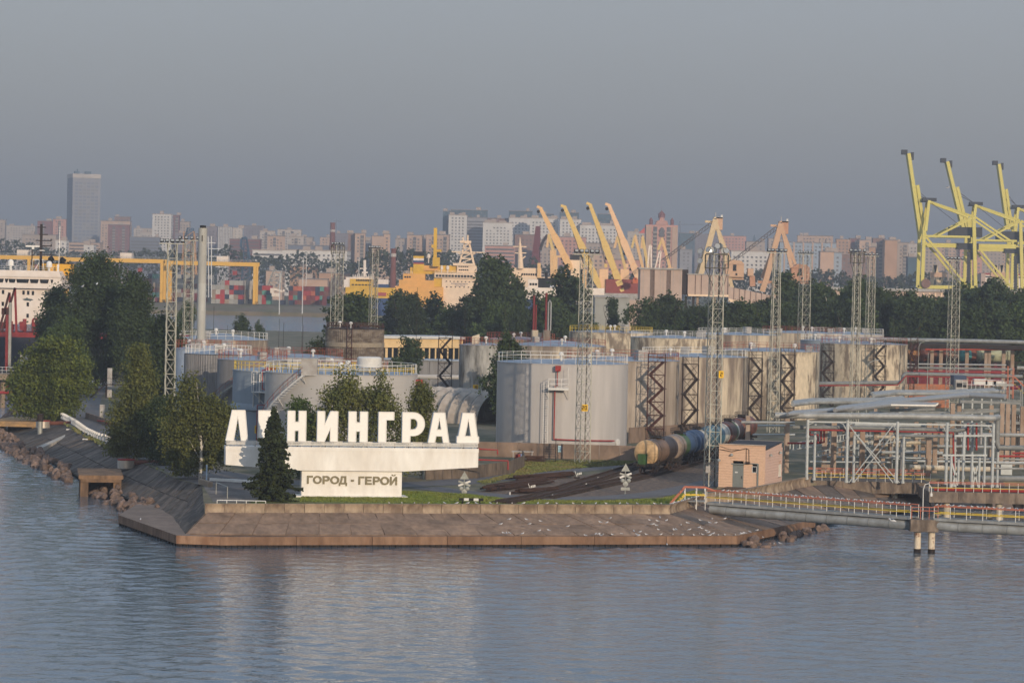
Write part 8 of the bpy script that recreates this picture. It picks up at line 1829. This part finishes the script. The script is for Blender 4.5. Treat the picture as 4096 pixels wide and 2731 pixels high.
# tall yellow quay cranes
M_STS = mat('sts_yellow', (206, 194, 100), .55, var=.05); M_STSD = mat('sts_grey', (58, 60, 66), .7, var=.1)
def quay_crane(label, dx, dy, D, bx, by, tx, ty):
    """frame from pixel survey, boom hinge (bx,by) to tip (tx,ty); two parallel frames 16 m apart in depth"""
    P = lambda x, y, k=0: at(x + dx, y + dy, D + k * 0) + Vector((0, k, 0)); o = P(3790, 1146); t = thing('quay_crane', label, 'container crane', (o.x, D, YZ)); L0 = Vector((o.x, D, YZ)); b = lambda nm, a, c, w, mm=M_STS, h=None: MB().bar(a - L0, c - L0, w, h or w).build(nm, mm, t)
    gz_ = YZ - at(3690, 1146, D).z
    for k in (0, 16):
        b('front_leg', P(3697, 920, k), P(3688, 1150, k), 1.6); b('rear_leg', P(3895, 870, k), P(3902, 1150, k), 1.6); b('apex_leg', P(3703, 925, k * .7), P(3720, 802, 3 + k * .4), 1.3)
        b('back_stay', P(3722, 806, 3 + k * .4), P(3893, 866, k), .95); b('diagonal', P(3893, 870, k), P(3752, 942, k), .95); b('upper_beam', P(3700, 944, k), P(3880, 948, k), 1.0); b('leg_brace', P(3704, 948, k), P(3866, 1142, k), 1.0); b('sill_beam', P(3688, 1148, k), P(3905, 1150, k), 1.6, M_STS, 1.6)
        b('back_diagonal', P(3897, 866, k), P(4040, 962, k), .9); b('girder', P(3704, 980, k * .25 + 6), P(4072, 986, k * .25 + 6), 1.2, M_STS, 2.0)
        a, c = at(bx, by, D) + Vector((0, 6 + k * .25, 0)), at(tx, ty, D) + Vector((0, 6 + k * .25, 0)); b('boom', a, c, 2.7, M_STS, 1.6)
        MB().bar(a - L0 + Vector((2.1, 0, 0)), a.lerp(c, .62) - L0 + Vector((2.1, 0, 0)), 1.2, 1.4).build('boom_rail', M_STS, t)
    c = at(tx, ty, D) + Vector((0, 8, 0)) - L0; MB().box(c + Vector((-1.8, 0, .6)), (2.6, 4, 2.2)).build('boom_tip', M_STSD, t); MB().box(c + Vector((2.0, 0, -1.2)), (1.2, 3, 3.6)).build('tip_ladder', M_STSD, t)
    MB().box(P(3870, 928, 8) - L0, (15, 9, 4.6)).build('machine_house', M_STSD, t); MB().box(P(3878, 985, 8) - L0, (10, 8, 3)).build('trolley', M_STSD, t); MB().box(P(3900, 1016, 4) - L0, (2.6, 5, 5.5)).build('operator_cab', M_STSD, t)
    MB().box(P(3722, 798, 5) - L0, (6.5, 5, 1.6)).build('apex_platform', M_STSD, t); b('aerial_bar', P(3690, 806, 5), P(3712, 806, 5), .5, M_STSD)
    mb = MB()
    for i in range(12): mb.bar(P(3872, 1010 + i * 11, 2) - L0, P(3884, 1010 + (i + 1) * 11, 2) - L0, 1.0); mb.bar(P(3884, 1010 + i * 11, 2) - L0, P(3872, 1010 + (i + 1) * 11, 2) - L0, .6)
    mb.build('stair_zigzag', M_STSD, t); mb = MB(); mb.tri(P(3720, 800, 5) - L0, at(bx, by, D).lerp(at(tx, ty, D), .55) + Vector((1.8, 6, 0)) - L0, .16); mb.tri(P(3724, 800, 5) - L0, at(bx, by, D).lerp(at(tx, ty, D), .5) + Vector((1.8, 8, 0)) - L0, .16); mb.tri(P(3724, 806, 5) - L0, P(3850, 905, 5) - L0, .14); mb.build('boom_cable', M_BLACKST, t)
    return t, L0
q1, L1 = quay_crane('tall yellow container crane with the highest raised boom', 0, 0, 1440, 3690, 945, 3641, 612)
o = MB().lathe((0, 0, 0), [(.01, -.5), (2.2, -.5), (2.2, .5), (.01, .5)], 20).build('cable_reel', mat('reel_brown', (128, 100, 92), .8), q1); o.location = at(3702, 1134, 1440) - L1 - Vector((0, 1.5, 0)); o.rotation_euler = (R(90), 0, 0)
quay_crane('tall yellow container crane with a leaning boom in the middle of the three', 187, 16, 1530, 3860, 912, 3796, 645)
quay_crane('tall yellow container crane cut by the frame edge', 357, 28, 1620, 4040, 918, 4003, 655)
t, L0 = block_ship('warehouse', 'long low pale warehouse behind the tree belt by the yellow cranes', 3540, 1050, [('wall', M_SHEDP, 3300, 3774, 1162, 1300, 0, 30), ('roof', M_BOX, 3296, 3778, 1153, 1163, -.6, 32)], 3.0, 'warehouse')
for i in range(20): p = at(3310 + i * 24, 1172, 1050) - L0; MB().box((p.x, -.05, p.z - 5), (.5, .2, 10)).build('pilaster', M_CREAM, t)
t, L0 = block_ship('warehouse', 'second pale warehouse roof at the frame edge under the yellow cranes', 4000, 1060, [('wall', M_SHEDP, 3900, 4200, 1168, 1300, 0, 30), ('roof', M_BOX, 3890, 4210, 1160, 1169, -.6, 32)], 3.0, 'warehouse')
t, L0 = block_ship('red_roofed_ship', 'white ship with a red roof line behind the yellow crane legs', 4020, 1800, [('house', M_SHIPW, 3936, 4140, 1101, 1150, 0, 20), ('red_band', M_RED, 3936, 4140, 1094, 1101, -.2, 20.4), ('window_band', M_GLASS, 3940, 4140, 1106, 1111, -.3, 1), ('side', M_SHEDP, 3924, 3940, 1094, 1150, -.5, 20)])
for i, (px, D) in enumerate(((3745, 1700), (3985, 1750), (4010, 1720))):
    crane_plain('luffing_crane', ['pale crane legs seen under the first yellow crane', 'pale crane legs seen under the middle yellow crane', 'orange slanting crane under the middle yellow crane'][i], px, D, [('frame', M_PORT, 'bar', [(px - 20, 1140), (px - 4, 1060), (px + 8, 1140)], 2.2), ('beam', M_PORTO, 'bar', [(px - 24, 1098), (px + 40, 1100)], 3), ('leg', M_PORT, 'bar', [(px + 30, 1100), (px + 14, 1140)], 1.6)])
# ------------------------------------------------------------------ the city
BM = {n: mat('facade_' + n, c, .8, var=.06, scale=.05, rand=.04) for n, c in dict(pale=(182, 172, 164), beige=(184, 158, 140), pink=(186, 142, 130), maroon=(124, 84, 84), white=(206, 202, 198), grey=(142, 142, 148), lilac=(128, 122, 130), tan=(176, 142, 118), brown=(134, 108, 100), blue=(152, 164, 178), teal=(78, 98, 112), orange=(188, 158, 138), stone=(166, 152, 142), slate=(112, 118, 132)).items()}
M_WIN = mat('city_window', (98, 98, 104), .25, var=.15, spec=.5)
M_WINL = mat('city_window_pale', (116, 118, 124), .3, var=.15)
M_BALC = mat('balcony', (158, 148, 140), .7, var=.1)
CROOF = mat('city_roof', (128, 122, 122), .8, var=.1)
def building(label, px0, px1, ytop, D, wall='pale', style='grid', name='apartment_block', depth=None, rz=0.0, side=None, roof=True, fl=3.0, bay=3.4, stripes=None, steps=None, win=None):
    a, b = at(px0, ytop, D), at(px1, ytop, D); w = b.x - a.x; H = at((px0 + px1) / 2, ytop, D).z - YZ; dp = depth or min(26, max(12, w * .5))
    t = thing(name, label, 'building', (a.x, D, YZ), rz); m = BM[wall]
    mb = MB().box((w / 2, dp / 2, H / 2), (w, dp, H)); mb.build('wall', m, t)
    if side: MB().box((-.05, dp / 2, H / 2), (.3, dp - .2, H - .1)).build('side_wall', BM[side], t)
    if roof:
        MB().box((w / 2, dp / 2, H + .35), (w + .6, dp + .6, .7)).build('parapet', CROOF if wall not in ('white', 'pale') else BM['stone'], t)
        rb = random.Random(int(px0)); mb = MB()
        for _ in range(max(1, int(w / 18))): mb.box((w * rb.uniform(.1, .9), dp * .5, H + 1.8), (rb.uniform(3, 6), 4, rb.uniform(2, 4)))
        mb.build('roof_hut', BM['stone'], t)
    nf = int((H - 2) / fl); nb = max(1, int((w - 1.5) / bay)); g = random.Random(int(px0 * 3 + D))
    wm = MB()
    if style in ('grid', 'balcony', 'glass'):
        for i in range(nf):
            z = 1.8 + fl * i + fl * .45
            for j in range(nb):
                if g.random() < .06: continue
                x = (w - nb * bay) / 2 + bay * (j + .5)
                if style == 'balcony' and j % 3 == 1: continue
                ww = bay * (.44 if style != 'glass' else .8); hh = fl * (.46 if style != 'glass' else .6)
                vs = [(x - ww / 2, -.12, z - hh / 2), (x + ww / 2, -.12, z - hh / 2), (x + ww / 2, -.12, z + hh / 2), (x - ww / 2, -.12, z + hh / 2), (x - ww / 2, .02, z - hh / 2), (x + ww / 2, .02, z - hh / 2), (x + ww / 2, .02, z + hh / 2), (x - ww / 2, .02, z + hh / 2)]
                wm.mi(0 if g.random() < .75 else 1).add(vs, [(0, 1, 2, 3), (1, 5, 6, 2), (4, 0, 3, 7), (3, 2, 6, 7), (4, 5, 1, 0)])
            for j in range(max(1, int(dp / bay))):
                y = bay * (j + .5)
                if y < dp - 1: wm.mi(0).add([(w + .1, y - .7, z - .7), (w + .1, y + .7, z - .7), (w + .1, y + .7, z + .7), (w + .1, y - .7, z + .7)], [(0, 1, 2, 3)]); wm.add([(-.1 - (.2 if side else 0), y + .7, z - .7), (-.1 - (.2 if side else 0), y - .7, z - .7), (-.1 - (.2 if side else 0), y - .7, z + .7), (-.1 - (.2 if side else 0), y + .7, z + .7)], [(0, 1, 2, 3)])
    elif style == 'band':
        for i in range(nf):
            z = 1.8 + fl * i + fl * .45; wm.mi(0).box((w / 2, .0, z), (w - 1.5, .3, fl * .45))
    if wm.f: stuff(wm.build('windows', [win or M_WIN, M_WINL], t))
    if style == 'balcony':
        bm_ = MB()
        for j in range(nb):
            if j % 3 != 1: continue
            x = (w - nb * bay) / 2 + bay * (j + .5)
            bm_.mi(1).box((x, .1, H / 2), (bay * .9, .3, H - 3))
            for i in range(nf): bm_.mi(0).box((x, -.6, 2.0 + fl * i), (bay * .92, 1.3, 1.15))
        if bm_.f: stuff(bm_.build('balconies', [M_BALC, M_WIN], t))
    if stripes:
        sm_, n_, f_ = stripes
        for k in range(n_): MB().box((w * (k + .5) / n_, -.15, H / 2 + .3), (w * f_ / n_, .5, H + .5)).build('stripe', BM[sm_], t)
    for s_ in steps or []:
        f0, f1, yt, mm = s_; h2 = at(px0 + (px1 - px0) * (f0 + f1) / 2, yt, D).z - YZ; MB().box((w * (f0 + f1) / 2, dp / 2, (H + h2) / 2 + .2), (w * (f1 - f0), dp * .8, abs(h2 - H))).build('upper_storey', BM[mm], t)
    return t
# the glass tower
tw = building('tall blue glass tower with a pale crown, alone above the skyline', 292, 404, 712, 3900, 'grey', 'glass', 'glass_tower', 34, R(20), 'slate', False, 4.4, 5.2, win=mat('tower_glass', (84, 100, 126), .3, var=.12, spec=.5))  # slate side wall: shade of the narrow left face put into its colour
a_, b_ = at(292, 712, 3900), at(404, 712, 3900); hw_ = b_.x - a_.x; Ht = at(334, 712, 3900).z - YZ
MB().box((hw_ / 2, 17, Ht + 2.6), (hw_ + .8, 34.8, 5.2)).build('crown', BM['pale'], tw); mb = MB()
for x, s_ in ((hw_ * .25, 6), (hw_ * .62, 5), (hw_ * .72, 3)): mb.box((x, 20, Ht + 7), (s_, 6, 4))
mb.bar((hw_ * .27, 20, Ht + 9), (hw_ * .27, 20, Ht + 12), 1.5); mb.build('roof_plant', BM['teal'], tw)
CITY = [
 (-40, 20, 880, 3700, 'stone', 'grid', 'hazy tan block at the skyline edge above the white ship'), (15, 140, 905, 3900, 'pale', 'grid', 'long hazy pale block left of the glass tower'), (150, 208, 885, 3500, 'maroon', 'balcony', 'maroon and beige block left of the glass tower'), (212, 264, 878, 3400, 'pink', 'balcony', 'pink block touching the glass tower'),
 (90, 225, 940, 2900, 'stone', 'grid', 'hazy stone coloured block behind the ship mast'), (222, 266, 962, 2500, 'white', 'grid', 'narrow white block with small windows behind the ship aerial'), (275, 400, 972, 2700, 'beige', 'band', 'low beige building at the foot of the glass tower'), (335, 375, 980, 2500, 'white', 'grid', 'low white building right at the foot of the glass tower'),
 (403, 520, 885, 3400, 'beige', 'grid', 'beige stepped block right of the glass tower'), (432, 518, 900, 3200, 'maroon', 'balcony', 'maroon fronted block right of the glass tower'), (458, 520, 868, 3800, 'brown', 'grid', 'brown block rising behind the maroon one'), (535, 612, 915, 3900, 'pale', 'grid', 'far low pale terrace behind the gap'),
 (520, 640, 950, 2900, 'slate', 'band', 'flat slate and orange building in the left gap'), (610, 686, 858, 3300, 'white', 'grid', 'cream white slab block left of the chimney'), (686, 717, 862, 3350, 'maroon', 'balcony', 'maroon end of the cream slab block'), (717, 758, 888, 3500, 'stone', 'grid', 'lower wing of the cream slab block'),
 (560, 700, 930, 3600, 'pale', 'grid', 'pale distant block under the cream slab'), (700, 790, 935, 3300, 'lilac', 'grid', 'lilac block just left of the chimney'), (826, 868, 908, 3000, 'lilac', 'grid', 'lilac block right of the chimney'), (872, 928, 910, 2900, 'grey', 'grid', 'grey office block with pale fins'), (930, 970, 914, 2920, 'pale', 'grid', 'pale finned office block beside the grey one'), (975, 1056, 905, 3700, 'lilac', 'grid', 'hazy lilac block behind the blue crane'),
 (918, 1040, 958, 2700, 'maroon', 'band', 'broad maroon building behind the blue crane'), (1040, 1100, 925, 3500, 'pale', 'balcony', 'pale towers behind the container yard'), (1070, 1140, 945, 3100, 'beige', 'balcony', 'beige block in the middle of the pale towers'), (1110, 1205, 920, 3600, 'pale', 'balcony', 'pale stepped block right of the towers'), (1155, 1215, 948, 3000, 'pale', 'balcony', 'nearer pale block above the long white one'), (1210, 1250, 950, 3300, 'stone', 'grid', 'stone block before the brick chimney'), (1280, 1320, 950, 3300, 'beige', 'grid', 'beige block hidden by the brick chimney'), (1330, 1392, 935, 3600, 'lilac', 'grid', 'lilac block behind the brick chimney'),
 (1152, 1322, 983, 2800, 'slate', 'blank', 'flat grey windowless hall over the white buildings'), (1010, 1130, 1002, 2300, 'white', 'band', 'long white building over the containers'), (1130, 1390, 1003, 2250, 'white', 'grid', 'longest white building with rows of windows'), 
 (1392, 1422, 935, 2700, 'brown', 'blank', 'shaded end of the beige twin slab'), (1420, 1462, 935, 2690, 'beige', 'balcony', 'beige slab with balconies left of the yellow ship'), (1462, 1488, 965, 2720, 'grey', 'grid', 'recessed grey bay of the beige slab'), (1488, 1535, 945, 2680, 'beige', 'blank', 'plain middle of the beige slab'), (1535, 1561, 938, 2690, 'beige', 'balcony', 'balconied end of the beige slab'),  # shaded end of the slab: shade painted in as a brown facade
 (1582, 1628, 955, 3100, 'stone', 'grid', 'stone block left of the striped funnel'), (1628, 1690, 942, 2750, 'beige', 'balcony', 'second beige slab behind the striped funnel'), (1690, 1720, 955, 2770, 'grey', 'grid', 'grey bay of the second beige slab'), (1705, 1796, 940, 2740, 'beige', 'balcony', 'right end of the second beige slab'),
 (1772, 1805, 846, 3000, 'teal', 'grid', 'narrow teal edged round tower end'), (1795, 1868, 862, 2980, 'white', 'grid', 'pale tower with the dazzling window reflection'), (1866, 1948, 872, 2990, 'grey', 'band', 'grey banded tower with a teal crown'), (1932, 2050, 892, 2950, 'white', 'grid', 'long white slab right of the teal crowned tower'), (2036, 2120, 872, 3000, 'white', 'grid', 'white slab with a teal attic behind the first jib'), (2120, 2232, 874, 2960, 'white', 'grid', 'white gridded slab between the first two jibs'), (2240, 2325, 878, 2940, 'white', 'grid', 'white slab under a dark attic between the jibs'), (2320, 2470, 902, 2930, 'white', 'grid', 'lower white slab behind the third jib'), (2440, 2475, 885, 2980, 'stone', 'grid', 'stone tower peeping right of the fourth jib'),
 (1940, 2060, 985, 2500, 'pink', 'band', 'low reddish terrace behind the lattice mast ship'), (2060, 2140, 940, 2600, 'brown', 'grid', 'brown block behind the pointed mast'), (2150, 2230, 960, 2550, 'stone', 'grid', 'stone block behind the first jib'), (2235, 2345, 950, 2600, 'pink', 'grid', 'pinkish block behind the second jib'), (2345, 2480, 975, 2500, 'stone', 'grid', 'stone block low behind the third jib'), (2290, 2460, 1015, 2200, 'beige', 'grid', 'low beige block over the cargo ship'), (2420, 2560, 1040, 2100, 'pink', 'grid', 'low pink block right of the crane houses'),
 (2510, 2582, 928, 3100, 'pale', 'grid', 'pale block left of the pink tower'), (2716, 2780, 934, 3300, 'teal', 'grid', 'unfinished teal block right of the pink tower'), (2720, 2770, 1000, 2500, 'grey', 'grid', 'grey block low beside the pink tower'), (2770, 2880, 938, 3500, 'lilac', 'grid', 'lilac terrace behind the portal crane'), (2880, 2985, 945, 3200, 'pink', 'grid', 'pink terrace between the portal cranes'), (2925, 3075, 1006, 2350, 'white', 'grid', 'broad white gridded block between the portal cranes'), (2985, 3060, 968, 3000, 'stone', 'grid', 'stone block above the broad white one'),
 (3075, 3130, 955, 3100, 'stone', 'grid', 'stone block behind the second portal crane head'), (3120, 3345, 972, 2650, 'blue', 'grid', 'long pale blue slab with orange stripes'), (3190, 3332, 944, 3300, 'beige', 'grid', 'beige terrace above the pale blue slab'), (3282, 3336, 1008, 2200, 'orange', 'blank', 'blank sunlit peach gable'), (3334, 3368, 1012, 2210, 'blue', 'grid', 'windowed side of the peach gable block'),
 (3346, 3402, 958, 2800, 'tan', 'grid', 'tan and maroon stepped block'), (3400, 3440, 955, 2850, 'maroon', 'balcony', 'maroon block beside the tan one'), (3438, 3486, 962, 2830, 'beige', 'balcony', 'beige balconied block before the brown tower'), (3362, 3482, 1020, 2350, 'brown', 'grid', 'low brownish block behind the lattice masts'), (3476, 3502, 990, 2400, 'tan', 'grid', 'thin tan block behind the bracketed mast'), (3492, 3542, 955, 2500, 'brown', 'balcony', 'brown balconied tower left of the plain tan one'), (3540, 3590, 962, 2480, 'tan', 'blank', 'plain tan tower with a dark seam'), (3590, 3635, 972, 2500, 'stone', 'balcony', 'stone tower with balconies'), (3632, 3690, 976, 2900, 'pale', 'grid', 'pale block left of the yellow cranes'), (3632, 3682, 1030, 2100, 'teal', 'blank', 'grey green windowless hall by the yellow crane leg'),
 (3690, 3760, 985, 2600, 'stone', 'grid', 'stone block behind the first yellow crane'), (3755, 3850, 975, 2800, 'beige', 'balcony', 'beige block framed by the first yellow crane'), (3840, 3930, 990, 2600, 'pink', 'grid', 'pink block behind the stair of the yellow crane'), (3925, 4010, 992, 2700, 'stone', 'grid', 'stone block behind the middle yellow crane'), (4000, 4120, 985, 2750, 'beige', 'balcony', 'beige block at the frame edge behind the cranes'),
 (1064, 1130, 1085, 1950, 'beige', 'grid', 'low beige shed behind the container handler'), (1160, 1270, 1068, 2050, 'tan', 'grid', 'low tan shed behind the containers'), (1195, 1310, 1118, 1850, 'orange', 'blank', 'peach gabled warehouse behind the containers'), (1276, 1420, 1094, 1900, 'tan', 'blank', 'long tan low hall left of the research ship')]
for px0, px1, yt, D, wl, stl, lb in CITY:
    if wl == 'teal' and stl == 'grid' and px0 == 1772: building(lb, px0, px1, yt, D, wl, stl, side=None)
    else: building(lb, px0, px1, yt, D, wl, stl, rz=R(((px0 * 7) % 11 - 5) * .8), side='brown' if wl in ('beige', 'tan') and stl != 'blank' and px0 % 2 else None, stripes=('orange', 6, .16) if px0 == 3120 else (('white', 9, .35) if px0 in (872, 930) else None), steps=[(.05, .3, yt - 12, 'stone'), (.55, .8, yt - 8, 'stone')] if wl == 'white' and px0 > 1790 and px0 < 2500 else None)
for px0, px1, yt, D, lb in ((1805, 1950, 842, 3010, 'dark teal attic storeys crowning the pale round tower'), (2036, 2130, 846, 3030, 'dark teal attic on the white slab left of the first jib'), (2150, 2215, 858, 3040, 'small dark attic between the first two jibs'), (2240, 2316, 852, 3020, 'dark attic block between the second and third jibs'), (2392, 2462, 858, 3020, 'dark attic block behind the fourth jib'), (1948, 2060, 875, 3040, 'brownish attic of the long white slab')):
    building(lb, px0, px1, yt, D, 'teal' if px0 != 1948 else 'brown', 'grid', 'apartment_tower')


# pink ornate tower
a_ = at(2582, 880, 2300); pk = building('ornate pink tower block with turrets and a peaked roof', 2584, 2712, 900, 2300, 'pink', 'balcony', 'pink_tower', 22, 0, None, False); w_ = at(2712, 900, 2300).x - at(2584, 900, 2300).x; H_p = at(2648, 900, 2300).z - YZ; s_ = ppm(2300)
MB().prism([(w_ * .3, H_p), (w_ * .7, H_p), (w_ * .66, H_p + 3), (w_ * .58, H_p + 3.4), (w_ * .56, H_p + 5.5), (w_ * .44, H_p + 5.5), (w_ * .42, H_p + 3.4), (w_ * .34, H_p + 3)], -.3, 18, FRX).build('gable', BM['pink'], pk)
tr_ = MB().lathe((w_ * .5, 9, H_p + 5.5), [(2.6, 0), (2.6, 2.4), (3.0, 2.5), (.1, 5.6), (.05, 8)], 10).build('turret', BM['maroon'], pk)
for f in (.16, .82): MB().lathe((w_ * f, 3, H_p), [(1.3, 0), (1.3, 3.2), (1.6, 3.3), (.1, 5.8)], 8).build('turret', BM['maroon'], pk)
for f0, f1 in ((.0, .18), (.82, 1.0)): MB().box((w_ * (f0 + f1) / 2, -.25, H_p * .5 - .5), (w_ * (f1 - f0) - .2, .8, H_p - 1.5)).build('corner_bay', BM['beige'], pk)
MB().prism([(w_ * .42, H_p - 9)] + [(w_ * .5 + w_ * .08 * math.cos(R(a)), H_p - 5 + 3.2 * math.sin(R(a))) for a in range(180, -1, -20)][::-1][::-1] + [(w_ * .58, H_p - 9)], -.6, .1, FRX).build('arched_window', M_WIN, pk)
tag(MB().prism([(0, 0), (9, 0), (6, 6)], 0, 8, FRX).build('peaked_roof', mat('roof_coral', (206, 96, 80), .7)), 'coral peaked roof left of the pink tower', 'roof').location = at(2556, 932, 2700)
# chimneys and far cranes
for px, yt, yb, D, w0, w1, lb in ((1326, 895, 985, 2700, 6.5, 4.4, 'tall brick chimney with a pale collar on the skyline'), (1571, 1001, 1150, 1800, 4.4, 3.0, 'tapering red brick chimney before the dark wood')):
    p = at(px, 1150, D); H = at(px, yt, D).z - YZ; c = thing('brick_chimney', lb, 'chimney', (p.x, D, YZ)); MB().lathe((0, 0, 0), [(w0 / 2, 0), (w1 / 2, H), (w1 / 2 + .25, H + .02), (w1 / 2 + .25, H + 1), (.1, H + 1)], 16).build('stack', mat('chimney_brick', (120, 72, 62), .85, var=.1, scale=.2), c); MB().lathe((0, 0, H * .88), [(w1 / 2 + .25, 0), (w1 / 2 + .25, 2)], 16).build('collar', BM['pale'], c)
crane_plain('tower_crane', 'thin distant tower crane right of the pink tower', 2720, 3600, [('mast', BM['slate'], 'bar', [(2720, 960), (2720, 885)], 1.6), ('jib', BM['slate'], 'bar', [(2712, 898), (2815, 898)], 1.0)])
crane_plain('tower_crane', 'faint tower crane above the brick chimney', 1345, 3700, [('mast', BM['slate'], 'bar', [(1345, 960), (1345, 876)], 1.2), ('jib', BM['slate'], 'bar', [(1335, 884), (1366, 886)], .9)])
crane_plain('church_spire', 'small dark spire on the skyline between the portal cranes', 3017, 3700, [('spire', BM['teal'], 'taper', [(3017, 985), (3017, 938)], (7, .5))], 'spire')
# far woods: masses of trees between the harbour and the city
M_FARW = mat('far_wood', (58, 66, 48), .9, var=.25, scale=.05, col2=(44, 54, 42), sharp=.25)
def wood(label, px0, px1, D, tops, seed, dens=1.0):
    """one mass of trees; tops: [(px, py)] crown line"""
    g = np.random.default_rng(seed); W_ = (px1 - px0) / ppm(D); n = int(W_ * 26 * dens); pxs = px0 + (px1 - px0) * g.random(n)
    tp = np.interp(pxs, [p for p, _ in tops], [q for _, q in tops]); hor = HOR + .021 * (pxs - CXP)
    zt_ = CAM_Z + (hor - tp) * D / F_PX; k = np.sin(pxs * .11 + seed) * 1.2 + np.sin(pxs * .31) * 1.0; zt_ = np.maximum(zt_ + k, YZ + 5)
    f = 1 - (1 - np.sqrt(g.random(n))) ** 1.0; z = YZ + (zt_ - YZ) * (1 - (1 - f) * .95)
    x = (pxs - CXP) / F_PX * D; y = D + 12 * g.normal(size=n) * .5
    o = link('far_woods', leaves_mesh('far_woods', np.stack([x, y, z], 1), 2.4 * (.6 + .8 * g.random(n)), M_FARW, g, up=.5)); stuff(o); o['label'] = label
wood('dark wooded strip below the glass tower and its neighbours', -120, 700, 2250, [(-120, 965), (60, 962), (160, 990), (300, 1008), (500, 1012), (600, 1000), (700, 1015)], 1)
wood('wooded strip behind the blue crane and gantry', 640, 1110, 2150, [(640, 1010), (860, 1005), (900, 985), (960, 1010), (1060, 1030), (1110, 1040)], 2)
wood('clumps of trees before the long white buildings', 1090, 1400, 2050, [(1090, 1045), (1110, 1022), (1130, 1040), (1150, 1015), (1190, 1012), (1220, 1010), (1260, 1025), (1290, 1045), (1400, 1040)], 3)
wood('tall dark wood behind the yellow ships', 1400, 1790, 1850, [(1400, 1060), (1450, 1030), (1500, 1005), (1560, 1000), (1640, 1005), (1700, 1015), (1790, 1008)], 4, 1.3)
wood('wooded strip behind the white bridge ship', 1780, 2080, 1950, [(1780, 1010), (1900, 1020), (2000, 1050), (2080, 1060)], 5)
wood('low trees behind the cargo ship', 2080, 2780, 2000, [(2080, 1060), (2120, 1030), (2160, 1060), (2400, 1100), (2780, 1110)], 6)
wood('bluish wood behind the portal cranes', 2780, 3300, 1950, [(2780, 1110), (2950, 1100), (3050, 1085), (3180, 1090), (3260, 1080), (3300, 1090)], 7)
wood('bluish wood between the peach gable and the yellow cranes', 3290, 3720, 1900, [(3290, 1095), (3330, 1085), (3400, 1105), (3480, 1110), (3560, 1110), (3640, 1098), (3680, 1090), (3720, 1105)], 8)
wood('wood behind the legs of the yellow cranes', 3700, 4200, 1950, [(3700, 1115), (4200, 1118)], 9)
